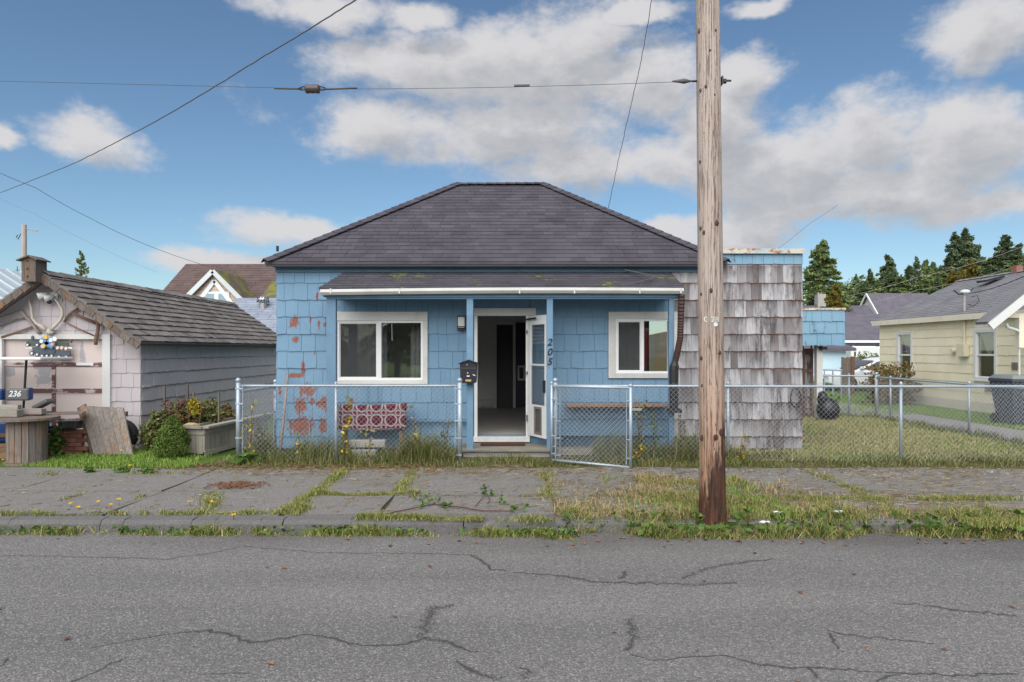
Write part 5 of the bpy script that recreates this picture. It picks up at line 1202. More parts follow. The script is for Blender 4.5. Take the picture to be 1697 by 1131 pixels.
# bush at the back corner, black bag by the post
c = P(1487, 640, 21.5); t = thing('garden_bush', 'round rust-tinged bush against the yellow house wall', 'bush', (c.x, c.y, 0))
leaves('foliage', mound(3500, c.x-.35, c.y-.3, .52, .85, .7, .75), .10, 'leaf_rust', t); MB().tube([(c.x-.35, c.y-.3, 0), (c.x-.35, c.y-.3, .8)], .04, 6).build('stem', 'bark', t)
c = Vector((X(1372, 16.5), 16.5, 0)); t = thing('rubbish_bag', 'black plastic rubbish bag beside the white porch post', 'rubbish bag', tuple(c))
MB().ball((c.x, c.y, .27), .27, .24, .28, 20, 12, .06).build('bag_body', 'black_bag', t, smooth=True); MB().ball((c.x-.13, c.y, .52), .13, .12, .2, 12, 8, .08).build('bag_neck', 'black_bag', t, smooth=True)
sprig('yard_weed', 'leafy weed growing next to the black rubbish bag', (X(1381, 16.6), 16.6, .3), .35, 3, 'leaf_green', size=.07)
# ------------------------------------------------------------ background buildings
def far_house(name, label, x0, x1, y0, y1, ez, rz, wall, roofm, axis='x', over=.3, windows=(), cat='house'):
    """gable house: ridge along x or y; windows (u0,u1,z0,z1) on the street wall."""
    t = thing(name, label, cat, ((x0+x1)/2, (y0+y1)/2, 0)); mx, my = (x0+x1)/2, (y0+y1)/2
    if axis == 'x':
        Mx = Matrix(((0, 1, 0, 0), (1, 0, 0, 0), (0, 0, 1, 0), (0, 0, 0, 1)))
        mb = MB().prism([(y0, 0), (y1, 0), (y1, ez), (my, rz-.1), (y0, ez)], x0, x1, Mx); k = (rz-ez)/(my-y0)
        a, b, c, d = Vector((x0-over, y0-over, ez-over*k)), Vector((x1+over, y0-over, ez-over*k)), Vector((x1+over, my, rz)), Vector((x0-over, my, rz)); e2, f2 = Vector((x1+over, y1+over, ez-over*k)), Vector((x0-over, y1+over, ez-over*k))
    else:
        mb = MB().prism([(x0, 0), (x1, 0), (x1, ez), (mx, rz-.1), (x0, ez)], y0, y1); k = (rz-ez)/(mx-x0)
        a, b, c, d = Vector((x0-over, y1+over, ez-over*k)), Vector((x0-over, y0-over, ez-over*k)), Vector((mx, y0-over, rz)), Vector((mx, y1+over, rz)); e2, f2 = Vector((x1+over, y0-over, ez-over*k)), Vector((x1+over, y1+over, ez-over*k))
    mb.build('wall', wall, t); th = Vector((0, 0, .12))
    v = [a, b, c, d, e2, f2]; R = MB().add(v+[q-th for q in v], [(0, 1, 2, 3), (3, 2, 4, 5), (9, 8, 7, 6), (11, 10, 8, 9), (0, 6, 7, 1), (1, 7, 8, 2), (2, 8, 10, 4), (4, 10, 11, 5), (5, 11, 9, 3), (3, 9, 6, 0)]).build('roof', roofm, t)
    for (u0, u1, z0, z1) in windows:
        W = MB().box(u0-.1, u1+.1, y0-.05, y0-.001, z0-.1, z1+.1).build('window', 'white_far', t); MB().box(u0, u1, y0-.06, y0-.051, z0, z1).build('pane', 'window_teal', W)
    return t, R
# pink house with gabled wing behind the garage
t, R = far_house('pink_house', 'pink-sided house with red-brown roof behind the garage', X(262, 38), X(520, 38), 38, 46, 4.3, 7.0, 'pink_siding', 'red_roof', over=.35)
place(slope_tiles((X(262, 38)-.35, 37.65, 4.07), (X(520, 38)+.35, 37.65, 4.07), (X(520, 38)+.35, 42, 7.0), (X(262, 38)-.35, 42, 7.0), .3, (.4, .8), .02), 'roof_tab', 'red_roof', R, 0, 'roof_tabs')
gx, gz_ = X(354, 36.5), Z(446, 36.5)
mb = MB(); mb.prism([(gx-1.9, 0), (gx+1.9, 0), (gx+1.9, gz_-1.95), (gx, gz_-.1), (gx-1.9, gz_-1.95)], 36.7, 40); mb.build('wing_wall', 'pink_siding', t)
for i in range(9): MB().box(gx-1.75+.19*i, gx+1.75-.19*i, 36.665, 36.699, gz_-2.05+i*.19, gz_-2.05+i*.19+.17).build('clapboard', 'pink_siding', t)
for s, m in ((-1, 'mossy_roof'), (1, 'mossy_roof')):
    a, b = Vector((gx, 36.4, gz_)), Vector((gx+s*2.1, 36.4, gz_-2.1)); q = [a, b, b+Vector((0, 4, 0)), a+Vector((0, 4.6, 0))]; th = Vector((0, 0, .1)); MB().add(q+[v-th for v in q], [(0, 1, 2, 3) if s < 0 else (3, 2, 1, 0), (4, 5, 6, 7), (0, 4, 5, 1), (1, 5, 6, 2), (2, 6, 7, 3)]).build('wing_roof', m, t)
    MB().beam(a+Vector((0, -.03, -.13)), b+Vector((0, -.03, -.13)), .05, .24, (0, 0, 1)).build('barge_board', 'grey_far', t); MB().beam(a+Vector((0, .2, -.62)), b+Vector((-s*.5, .2, -.62)), .05, .22, (0, 0, 1)).build('gable_trim', 'white_far', t)
W = MB().box(X(336, 36.6), X(380, 36.6), 36.6, 36.66, Z(505, 36.6), Z(484, 36.6)).build('window', 'white_far', t)
for a, b in ((341, 355), (362, 376)): MB().box(X(a, 36.6), X(b, 36.6), 36.58, 36.599, Z(504, 36.6), Z(487, 36.6)).build('pane', 'window_teal', W)
a, b, c, d = P(432, 493, 34), P(480, 493, 34), P(480, 466, 36.5), P(452, 466, 36.5); MB().add([a, b, c, d]+[v-Vector((0, 0, .15)) for v in (a, b, c, d)], [(0, 1, 2, 3), (0, 4, 5, 1), (3, 7, 4, 0)]).build('porch_roof', 'mossy_roof', t)
MB().box(X(437, 34.5), X(480, 34.5), 34.5, 36, 0, Z(496, 34.5)).build('porch_wall', 'pink_siding', t)
t, R = far_house('grey_roofed_house', 'low house with pale blue-grey roof and turbine vent behind the garage', X(330, 23), X(500, 23), 23.5, 30, 1.9, 3.75, 'grey_far', 'bluegrey_roof', over=.2)
place(slope_tiles((X(330, 23)-.2, 23.3, 1.79), (X(500, 23)+.2, 23.3, 1.79), (X(500, 23)+.2, 26.75, 3.75), (X(330, 23)-.2, 26.75, 3.75), .2, (.3, .6), .015), 'roof_tab', 'bluegrey_roof', R, 0, 'roof_tabs')
c = P(436, 509, 26); vt = MB().tube([c-Vector((0, 0, .2)), c+Vector((0, 0, .15))], .14, 12).build('turbine_vent', 'steel', R)
MB().tube([c+Vector((0, 0, .15)), c+Vector((0, 0, .2)), c+Vector((0, 0, .3)), c+Vector((0, 0, .38)), c+Vector((0, 0, .42))], [.15, .21, .22, .17, .03], 16).build('turbine_head', 'steel', vt, smooth=True)
for i in range(12):
    a = i*math.pi/6; MB().beam(c+Vector((.222*math.cos(a), .222*math.sin(a), .17)), c+Vector((.20*math.cos(a+.2), .20*math.sin(a+.2), .37)), .012, .03).build('turbine_vane', 'black_metal', vt)
t, R = far_house('metal_roofed_building', 'building with ribbed pale metal roof at the far left edge', -21.5, -16.7, 21.5, 32, 3.2, 4.75, 'grey_far', 'metal_roof', 'y', .25)
for i in range(14):
    f = i/14; yy = 21.3+i*.75; MB().beam((-19.1, yy, 4.78), (-16.45, yy, 3.07), .04, .05).build('roof_rib', 'metal_roof', R)
# right-hand background
t, R = far_house('grey_gable_house', 'two-storey grey house with white gable trim behind the pale blue shed', 43.4, 50.2, 80, 86, 5.4, 8.6, 'grey_far', 'dark_roof', 'x', .3)
for (a, b) in (((43.05, 79.6, 5.1), (43.05, 83, 8.5)), ((43.05, 86.4, 5.1), (43.05, 83, 8.5))): MB().beam(a, b, .1, .2, (0, 0, 1)).build('barge_board', 'white_far', t)
t, R = far_house('chimney_house', 'dark roofed house with brick chimney right of the annex', X(1352, 62), X(1470, 62), 62, 70, 2.6, 6.0, 'grey_far', 'dark_roof', 'x', .4)
c = P(1359, 496, 66); MB().box(c.x-.38, c.x+.38, c.y-.4, c.y+.4, 4.5, Z(488, 66)).build('chimney', 'concrete_block', R)
for px in (1356, 1361): MB().tube([P(px, 488, 66), P(px, 485, 66)], .1, 8).build('chimney_pot', 'far_pole', R)
MB().box(X(1384, 65), X(1390, 65), 64.5, 65.2, 5.2, 5.9).build('skylight', 'grey_far', R)
t, R = far_house('blue_grey_house', 'blue-grey house with dark roof and white gutter behind the pale shed', X(1396, 47), X(1500, 47), 47, 55, 2.35, 4.4, 'bluegrey_far', 'dark_roof', 'x', .35)
MB().box(X(1396, 47)-.3, X(1500, 47), 46.5, 46.64, 2.2, 2.36).build('gutter', 'white_far', R); MB().tube([P(1418, 566, 46.7), P(1414, 572, 46.9), P(1414, 600, 46.9)], .08, 6).build('downspout', 'white_far', t)
t, R = far_house('pale_blue_shed', 'pale blue flat shed with dark eaves behind the chain link yard', 8.3, X(1402, 30), 30, 35, 1.85, 2.35, 'pale_blue_wall', 'dark_roof', 'x', .3)
MB().box(X(1360, 29.9), X(1372, 29.9), 29.93, 29.99, .1, .6).build('shed_door', 'white_far', t); MB().box(X(1358, 29.9), X(1364, 29.9), 29.93, 29.99, Z(590, 30), Z(582, 30)).build('shed_vent', 'grey_far', t)
# white van and sedan
t = thing('van', 'white high-topped van parked behind the wooden fence', 'van', (X(1430, 44), 44.5, 0))
vx0, vx1 = X(1405, 44), X(1500, 44)
MB().prism([(vx0, .4), (vx1, .4), (vx1, 1.95), (vx1-.4, Z(573, 44)), (X(1450, 44), Z(576, 44)), (X(1446, 44), Z(574, 44)), (vx0+.1, Z(574, 44)), (vx0, Z(578, 44))], 43.6, 45.5).build('body', 'white_far', t, bevel=.06)
for xx in (vx0+.8, vx1-.8): MB().tube([(xx, 43.58, .36), (xx, 43.8, .36)], .36, 16).build('wheel', 'black_rubber', t)
MB().box(vx0+.2, vx0+.3, 43.57, 43.599, 1.3, 1.6).build('side_marker', 'window_dark', t)
CX, CD_ = X(1374, 28), 28.0
car = thing('sedan', 'white sedan parked nose-left behind the yellow house', 'car', (CX+2, 28.8, 0))
prof = [(0, .35), (.02, .60), (.12, .68), (.75, .80), (1.12, .86), (2.0, 1.28), (2.35, 1.38), (3.1, 1.38), (3.75, 1.02), (4.35, .95), (4.42, .6), (4.38, .32), (3.9, .25), (.3, .22)]
vs = []; fs = []; n = len(prof); lay = [(0, .86), (.10, .97), (.5, 1.0), (.9, 1.02), (1.3, 1.0), (1.7, .97), (1.8, .86)]
for yy, k in lay:
    vs += [Vector((CX+2.2+(a-2.2)*(1 if z < .9 else k), CD_+yy+(.12 if z > 1. and yy < .5 else 0)-(.12 if z > 1. and yy > 1.3 else 0), .22+(z-.22)*k if z > .9 else z)) for a, z in prof]
for i in range(len(lay)-1): fs += [(i*n+j, i*n+(j+1) % n, (i+1)*n+(j+1) % n, (i+1)*n+j) for j in range(n)]
fs += [tuple(range(n-1, -1, -1)), tuple((len(lay)-1)*n+j for j in range(n))]
MB().add(vs, fs).build('body', 'car_white', car, smooth=False, bevel=.04)
MB().add([(CX+1.2, CD_+.16, .89), (CX+1.98, CD_+.24, 1.26), (CX+1.98, CD_+1.56, 1.26), (CX+1.2, CD_+1.64, .89)], [(0, 3, 2, 1)]).build('windscreen', 'window_dark', car).location = (-.03, 0, .02)
MB().add([(CX+1.35, CD_-.012, .92), (CX+2.05, CD_+.10, 1.24), (CX+2.7, CD_+.10, 1.28), (CX+2.7, CD_-.012, .92)], [(0, 3, 2, 1)]).build('side_window', 'window_dark', car)
for xx in (CX+.85, CX+3.5):
    W = MB().tube([(xx, CD_-.02, .31), (xx, CD_+.2, .31)], .31, 20).build('wheel', 'black_rubber', car); MB().tube([(xx, CD_-.035, .31), (xx, CD_-.021, .31)], .19, 14).build('rim', 'steel', W)
MB().box(CX-.01, CX+.2, CD_+.1, CD_+.4, .55, .66).build('headlight', 'lamp_glass', car, bevel=.02); MB().box(CX-.02, CX+.05, CD_+.5, CD_+1.3, .38, .5).build('grille', 'window_dark', car); MB().box(CX+1.25, CX+1.4, CD_-.12, CD_+.02, .92, 1.03).build('wing_mirror', 'car_white', car, bevel=.03)
# timber fences by the car
t = thing('timber_gate', 'short upright grey board fence panel left of the white sedan', 'wooden fence', (X(1403, 26), 26, 0))
for i in range(4): a = X(1394.5+4*i, 26); MB().box(a, a+.085, 26-.01*i, 26.03-.01*i, 0, Z(592+i % 2, 26)).build('board', 'plank_grey', t)
MB().box(X(1409, 26), X(1414, 26), 25.9, 26.0, 0, Z(591, 26)).build('post', 'brown_frame', t)
t = thing('board_fence', 'dark brown board fence running behind the white sedan', 'wooden fence', (X(1440, 36), 36, 0))
for i in range(22): a = X(1412, 36)+i*.14; MB().box(a, a+.13, 36, 36.03, 0, Z(592, 36)+random.uniform(-.02, .02)).build('board', 'fence_wood', t)
MB().box(X(1412, 36), X(1412, 36)+3.2, 36.04, 36.1, .9, 1.0).build('rail', 'fence_wood', t)
for px, r, lab in ((1431, .28, 'left dark green shrub peeking over the board fence'), (1449, .24, 'right dark green shrub peeking over the board fence')):
    c = P(px, 603, 35); t = thing('columnar_shrub', lab, 'shrub', (c.x, c.y, 0)); leaves('foliage', mound(900, c.x, c.y, .9, r*1.1, r, .68 if px < 1440 else .6), .1, 'conifer_light', t); MB().tube([(c.x, c.y, 0), (c.x, c.y, 1.2)], .03, 5).build('trunk', 'bark', t)
# low metal handrail beyond the yard
t = thing('metal_handrail', 'low pale metal handrail before the pale blue shed', 'railing', (X(1370, 24), 24, 0))
for z in (Z(613, 24), Z(622, 24)): MB().tube([(X(1362, 24), 24, z), (X(1396, 24), 24, z-.03)], .025, 6).build('rail', 'galvanised', t)
for px in (1366, 1380, 1394): MB().tube([(X(px, 24), 24, 0), (X(px, 24), 24, Z(614, 24))], .025, 6).build('post', 'galvanised', t)
# ------------------------------------------------------------ trees
def conifer_mesh(seed, n=5200, dens=1., wid=.26, droop=.25, m='conifer'):
    r = np.random.default_rng(seed); nb = int(120*dens); V = []; cen = []
    for b in range(nb):
        h = .10+.89*(b/nb)**.9; L = wid*(1-h)**.72*(.55+.75*r.random())+.012; a = r.random()*6.283
        k = max(6, int(n/nb*(.3+1.4*L/wid))); f = r.random(k)**.75; sw = r.normal(0, .16, k)*f*L
        x = np.cos(a)*L*f-np.sin(a)*sw; y = np.sin(a)*L*f+np.cos(a)*sw; z = h+.10*L*f-droop*L*f**2+r.normal(0, .006, k)
        cen.append(np.stack([x, y, z], 1))
    c = np.concatenate(cen); N = len(c)
    d = r.normal(size=(N, 3)); d[:, 2] *= .5; d[:, :2] += c[:, :2]*6; d /= np.linalg.norm(d, axis=1)[:, None]; s = np.cross(d, r.normal(size=(N, 3))); s /= np.linalg.norm(s, axis=1)[:, None]
    L = (.0145*(.6+.8*r.random(N)))[:, None]; W = L*.42; P4 = np.stack([c-d*L, c+s*W, c+d*L, c-s*W], 1).reshape(-1, 3)
    i = np.arange(N)[:, None]*4; Fc = np.concatenate([i+[0, 1, 2], i+[0, 2, 3]])
    o = np_mesh('tmp_crown', P4, Fc, m); me = o.data; bpy.data.objects.remove(o)
    mb = MB(); mb.tube([(0, 0, 0), (.003, 0, .4), (-.002, 0, .8), (0, 0, .99)], [.016, .012, .006, .001], 7)
    for b in range(0, nb, 4):
        h = .1+.85*(b/nb)**.9; a = random.uniform(0, 6.28); l = wid*(1-h)**.72*.7; mb.tube([(0, 0, h), (math.cos(a)*l, math.sin(a)*l, h)], [.003, .001], 4)
    o = mb.build('tmp_trunk', 'bark'); tm = o.data; bpy.data.objects.remove(o)
    return me, tm
CF = [conifer_mesh(1, 20000, 1.3), conifer_mesh(2, 17000, 1.2, .20, .35), conifer_mesh(3, 14000, .9, .24, .1), conifer_mesh(4, 26000, 1.4, .36, .2, 'conifer_light'), conifer_mesh(5, 5000, .6, .24, -.1, 'conifer_light'), conifer_mesh(6, 20000, 1.2, .42, .15, 'tree_gold')]
def conifer(px, ptop, D, kind, label, wide=1., group=None, zb=0., name='conifer_tree'):
    xx = X(px, D); h = Z(ptop, D)-zb; t = bpy.data.objects.new(name, None); COL.objects.link(t); t['label'] = label; t['category'] = 'tree'
    if group: t['group'] = group
    t.location = (xx, D, zb); t.rotation_euler.z = random.uniform(0, 6.28); t.scale = (h*wide, h*wide, h)
    for nm, me in zip(('crown', 'trunk'), CF[kind]):
        o = bpy.data.objects.new(nm, me); COL.objects.link(o); o.parent = t
    return t
conifer(1362, 398, 68, 3, 'broad green conifer rising right of the annex', .86)
conifer(1384, 470, 60, 5, 'small golden-green tree beside the broad conifer', .7)
conifer(135, 415, 60, 4, 'thin sparse conifer above the garage roof', .55)
gr = 'conifers on the hill to the right'
for px, pt, D, k, w, lab in ((1440, 446, 115, 1, 1., 'leftmost medium conifer of the hill row, above the grey gable'), (1470, 422, 120, 0, .95, 'full conifer just right of the hill row start'), (1418, 454, 175, 2, .6, 'tiny distant conifer left of the hill row'), (1517, 425, 140, 0, .65, 'slim isolated conifer in the middle of the hill row'), (1534, 430, 150, 3, .55, 'light green pointed conifer beside the slim one'), (1546, 434, 150, 3, .55, 'second light green pointed conifer before the tall pair'), (1583, 384, 125, 2, .9, 'left tree of the tallest conifer pair'), (1602, 378, 125, 0, .9, 'right tree of the tallest conifer pair'), (1622, 406, 130, 0, .8, 'dark conifer right of the tallest pair'), (1668, 389, 120, 2, 1.15, 'spreading conifer above the brick chimney'), (1690, 404, 118, 0, 1.1, 'large conifer cut by the right frame edge'), (1492, 458, 110, 3, 1.2, 'rounded light green tree under the full conifer'), (1560, 452, 112, 3, 1.3, 'rounded light green tree left of the golden tree'), (1530, 462, 108, 3, 1.3, 'low rounded green tree behind the yellow roof'), (1640, 440, 105, 0, 1.3, 'dark bushy conifer behind the chimney'), (1720, 420, 110, 1, 1.2, 'conifer half hidden past the right frame edge'), (1455, 470, 105, 3, 1.3, 'low green tree left of the hill row'), (1505, 440, 125, 1, 1.2, 'dark conifer left of the slim isolated one'), (1478, 448, 112, 0, 1.2, 'dark bushy conifer before the full one'), (1575, 425, 118, 0, 1.3, 'bushy dark conifer at the foot of the tallest pair'), (1650, 420, 125, 3, 1.2, 'light green tree left of the spreading conifer'), (1685, 430, 108, 3, 1.3, 'light green tree under the large edge conifer'), (1550, 462, 104, 1, 1.4, 'low dark tree behind the yellow roof ridge'), (1432, 466, 108, 0, 1.3, 'low dark conifer at the left end of the hill row')):
    conifer(px, pt, D, k, lab, w, gr)
conifer(1607, 430, 95, 5, 'golden-leaved round tree above the yellow house roof', .8)
conifer(1580, 448, 100, 5, 'smaller bronze tree left of the golden one', .8)
# far-off wooded mass on the hill, one object
mass = np.concatenate([np.stack([RNG.normal(x0, .9, 700), RNG.normal(y0, 1.2, 700), z0+RNG.random(700)**.7*h0], 1) for x0, y0, z0, h0 in [(X(px, 138), 138+random.uniform(-8, 8), -1, Z(py, 138)+random.uniform(-1.8, 1.8)) for px, py in [(1385+i*5.5, 476-i*.8-6*math.sin(i*.35)) for i in range(64)]]])
leaves('far_woodland', mass, .75, 'conifer_light', None, kind='stuff', label='distant dark woodland along the hill', category='woodland')
# ------------------------------------------------------------ chain link fences and gate
def link_mesh(parent, a, b, z0, z1, w=.075, r=.0027, name='chain_link'):
    a, b = Vector(a), Vector(b); L = (b-a).length; t = (b-a).normalized(); n = Vector((t.y, -t.x, 0)); nw = int(L/(w/2)); nj = int(round((z1-z0)/(w/2)))
    k = np.arange(nw)[:, None]; j = np.arange(nj+1)[None, :]
    s = np.minimum((k+((j+k) % 2))*(w/2), L); zz = z0+j*(z1-z0)/nj+0*k; off = .003*np.where((j+k) % 2 == 0, 1, -1)
    C = np.stack([a.x+t.x*s+n.x*off, a.y+t.y*s+n.y*off, zz], -1)
    N, T_ = np.array(n), np.array(t); ring = np.stack([N*r, (-N*.5+T_*.87)*r, (-N*.5-T_*.87)*r])
    V = (C[:, :, None, :]+ring[None, None]).reshape(-1, 3); J = nj+1
    base = (np.arange(nw)[:, None]*J+np.arange(nj)[None, :]).reshape(-1, 1)*3
    Fc = np.concatenate([base+[q, (q+1) % 3, 3+(q+1) % 3, 3+q] for q in range(3)])
    return np_mesh(name, V, Fc, 'wire', parent, kind='stuff')
def post(parent, x, y, h, r=.025, name='post', cap=True):
    p = MB().tube([(x, y, -.02), (x, y, h)], r, 14).build(name, 'galvanised', parent, smooth=True)
    if cap:
        MB().tube([(x, y, h-.02), (x, y, h+.015), (x, y, h+.035), (x, y, h+.045)], [r*1.18, r*1.18, r*.85, r*.3], 12).build('post_cap', 'galvanised', p, smooth=True)
    return p
def fence(name, label, a, b, h, posts, ends=(True, True), loose=.0):
    """posts: distances of line posts along the run."""
    a, b = Vector(a), Vector(b); L = (b-a).length; t = (b-a).normalized(); F_ = thing(name, label, 'chain link fence', (*((a+b)/2).xy, 0), None)
    at_ = lambda s: a+t*s
    for i, (s, e) in enumerate(((0, ends[0]), (L, ends[1]))):
        if e:
            p = at_(s); post(F_, p.x, p.y, h+.06, .035)
            q = at_(.07 if i == 0 else L-.07); MB().box(q.x-.004, q.x+.004, q.y-.01, q.y+.01, .06, h).build('tension_bar', 'galvanised', F_)
            for z in (.12, .38, .64, .9, h-.06): 
                c = at_(.035 if i == 0 else L-.035); MB().beam(at_(-.03 if i == 0 else L+.03)+Vector((0, -.037, z)), at_(.08 if i == 0 else L-.08)+Vector((0, -.02, z)), .006, .022).build('tension_band', 'galvanised', F_)
    for s in posts:
        p = at_(s); post(F_, p.x, p.y+.03, h+.0, .022, cap=True)
    MB().tube([at_(s)+Vector((0, .012, h-.02-loose*math.sin(math.pi*s/L))) for s in np.linspace(0, L, 16)], .0195, 10).build('top_rail', 'galvanised', F_, smooth=True)
    link_mesh(F_, a, b, .03, h+.03)
    for s in np.arange(.3, L, .6): p = at_(s); MB().tube([(p.x, p.y-.012, h-.045), (p.x, p.y-.014, h-.02), (p.x, p.y+.012, h+.005)], .003, 4).build('tie_wire', 'wire', F_)
    return F_
FD = 10.4; FH = 1.19
fence('chain_link_fence', 'chain link fence section left of the gate, overgrown at its foot', (X(395, FD), FD, 0), (X(762, FD), FD, 0), FH, [X(556, FD)-X(395, FD)])
fence('chain_link_fence', 'long chain link fence section right of the gate', (.66, FD, 0), (11.3, FD, 0), FH, [3.3-.66, 5.94-.66, 8.58-.66], (True, False), .01)
fence('chain_link_fence', 'short chain link return between corner post and the house side', (X(395, FD), FD+.08, 0), (X(455, 11.9), 11.95, 0), 1.1, [], (False, True))
fence('chain_link_fence', 'chain link fence running back along the gravel driveway', (9.02, FD+.1, 0), (9.18, 17.2, 0), 1.05, [.9, 3.05, 6.0], (False, True))
fence('chain_link_fence', 'chain link fence across the back of the side yard', (7.75, 17.35, 0), (9.12, 17.25, 0), 1.08, [.8], (True, False))
# gate swung out over the pavement
ga, gb = Vector((.60, 10.34, 0)), Vector((X(1045, 9.86), 9.86, 0)); t = (gb-ga).normalized()
gt = thing('chain_link_gate', 'open chain link gate swung out over the pavement', 'gate', tuple(ga))
zb0, zb1, zt0, zt1 = .05, .0+.02, 1.17, 1.19
mb = MB(); mb.tube([ga+Vector((0, 0, zb0)), ga+Vector((0, 0, zt0+.03))], .022, 12).build('hinge_stile', 'galvanised', gt, smooth=True)
MB().tube([gb+Vector((0, 0, zb1)), gb+Vector((0, 0, zt1))], .024, 12).build('latch_stile', 'galvanised', gt, smooth=True)
MB().tube([ga+Vector((0, 0, zt0)), gb+Vector((0, 0, zt1-.02))], .020, 12).build('top_rail', 'galvanised', gt, smooth=True); MB().tube([ga+Vector((0, 0, zb0)), gb+Vector((0, 0, zb1))], .020, 12).build('bottom_rail', 'galvanised', gt, smooth=True)
link_mesh(gt, ga+t*.06, gb-t*.06, .05, 1.18)
for q in (ga+t*.06, gb-t*.06):
    MB().tube([q+Vector((0, -.005, .06)), q+Vector((0, -.005, 1.14))], .006, 6).build('tension_bar', 'galvanised', gt)
    for z in (.15, .42, .7, .98): MB().tube([q-t*.06*(1 if q.x < 1 else -1)+Vector((0, -.02, z)), q+Vector((0, -.02, z))], .008, 6).build('tension_band', 'galvanised', gt)
MB().ball(gb+Vector((0, 0, zt1+.01)), .032).build('stile_cap', 'galvanised', gt, smooth=True); MB().ball(ga+Vector((0, 0, zt0+.045)), .03).build('stile_cap', 'galvanised', gt, smooth=True)
MB().beam(gb+Vector((.02, -.01, .86)), gb+t*.16+Vector((0, -.01, .865)), .03, .035).build('latch', 'steel', gt)
for z in (.25, .95): MB().tube([ga+Vector((.06, .03, z)), ga+Vector((0, 0, z))], .016, 8).build('hinge', 'galvanised', gt)
# ------------------------------------------------------------ utility pole
PX, PY = X(1181, 6.97), 6.97
pole = thing('utility_pole', 'tall weathered wooden utility pole standing at the kerb', 'utility pole', (PX, PY, 0))
ring = []; n = 40; vs = []; fs = []; zs = [-.2]+[i*.3 for i in range(0, 36)]
for i, z in enumerate(zs):
    r = .130-.0022*z+(.012 if z <= 0 else 0); cx = PX-.0095*z
    for k in range(n):
        a = 2*math.pi*k/n; q = 1+.012*math.sin(a*3+1)+.008*math.sin(a*11+z*.3)+random.uniform(-.004, .004); vs.append((cx+r*q*math.cos(a), PY+r*q*math.sin(a), z))
for i in range(len(zs)-1): fs += [(i*n+k, i*n+(k+1) % n, (i+1)*n+(k+1) % n, (i+1)*n+k) for k in range(n)]
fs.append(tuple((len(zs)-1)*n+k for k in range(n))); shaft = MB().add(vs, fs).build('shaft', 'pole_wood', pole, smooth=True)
def onpole(px, py):
    z = Z(py, PY-.12); cx = PX-.0095*z; r = .131-.0022*z; x_ = max(cx-.88*r, min(cx+.88*r, X(px, PY-.11))); d = max(-.999, min(.999, (x_-cx)/r)); return Vector((x_, PY-r*math.sqrt(1-d*d), z)), d
for px, py, s in ((1157, 45, .012), (1159, 48, .016), (1176, 84, .012), (1186, 50, .012), (1163, 147, .016), (1170, 143, .016), (1184, 157, .009), (1155, 266, .014), (1187, 370, .024), (1163, 377, .016), (1168, 385, .018), (1178, 482, .02), (1158, 487, .014), (1192, 585, .018), (1164, 594, .018), (1166, 727, .026), (1185, 725, .026), (1194, 717, .03), (1162, 640, .012)):
    p, d = onpole(px, py); MB().ball(p, s, .007, s*1.25, 9, 6, .15).build('knot', 'brown_pipe', shaft)
for ch, px, w in (('G', 1170.5, .055), ('2', 1180, .055), ('8', 1187, .05)):
    p, d = onpole(px, 530); text('pole_tag', ch, 'sign_white', p+Vector((0, -.005, 0)), .075, shaft, 0, .001)
p, d = onpole(1185, 538); MB().tube([p+Vector((0, .002, 0)), p-Vector((0, .004, 0))], .022, 12).build('pole_tag', 'sign_white', shaft)
zb = Z(135, PY); cx = PX-.0095*zb
MB().tube([(cx-.17, PY, zb), (cx+.23, PY, zb+.005)], .011, 8).build('through_bolt', 'black_metal', pole); MB().box(cx+.125, cx+.14, PY-.04, PY+.04, zb-.04, zb+.04).build('bolt_washer', 'black_metal', pole); MB().tube([(cx+.15, PY, zb), (cx+.18, PY, zb)], .026, 6).build('bolt_nut', 'black_metal', pole)
# ------------------------------------------------------------ overhead lines
def wire(name, label, pts, r, m='cable', sag=0., n=28, twist=0, cat='cable'):
    t = thing(name, label, cat, tuple(pts[0])); P_ = [Vector(p) for p in pts]; out = []
    for a, b in zip(P_, P_[1:]):
        for i in range(n): f = i/n; out.append(a.lerp(b, f)-Vector((0, 0, sag*4*f*(1-f))))
    out.append(P_[-1])
    if twist: out = [p+Vector((random.uniform(-twist, twist), 0, random.uniform(-twist, twist))) for p in out]
    MB().tube(out, r, 6).build('strand', m, t, smooth=True); return t
pb = Vector((cx-.17, PY, zb)); ins = P(518, 148, 7.3)
w_ = wire('span_wire', 'thin steel span wire running left from the wooden pole', [pb, ins+Vector((.16, 0, .0))], .0028, 'cable_grey', .02)
MB().tube([ins+Vector((.15, 0, 0)), P(-700, 118, 12)], .003, 5).build('far_strand', 'cable_grey', w_)
MB().tube([pb+Vector((-.0, 0, 0)), pb+Vector((-.08, 0, 0)), pb+Vector((-.12, 0, 0)), pb+Vector((-.2, 0, -.003))], [.006, .028, .02, .008], 8).build('clamp', 'cable_grey', w_, smooth=True)
MB().tube([P(852, 142.5, 7), P(878, 142, 7)], .013, 6).build('splice', 'cable_grey', w_); MB().tube([P(455, 147, 7.35), P(500, 148, 7.3)], .009, 6).build('guy_grip', 'black_metal', w_); MB().tube([P(536, 148.5, 7.28), P(592, 146.5, 7.25)], .009, 6).build('guy_grip', 'black_metal', w_)
it = thing('strain_insulator', 'brown ceramic strain insulator on the span wire', 'insulator', tuple(ins))
MB().tube([ins+Vector((q, 0, 0)) for q in (-.078, -.07, -.045, -.035, 0, .035, .045, .07, .078)], [.03, .046, .048, .043, .046, .043, .048, .046, .03], 14).build('insulator_body', 'ceramic', it, smooth=True)
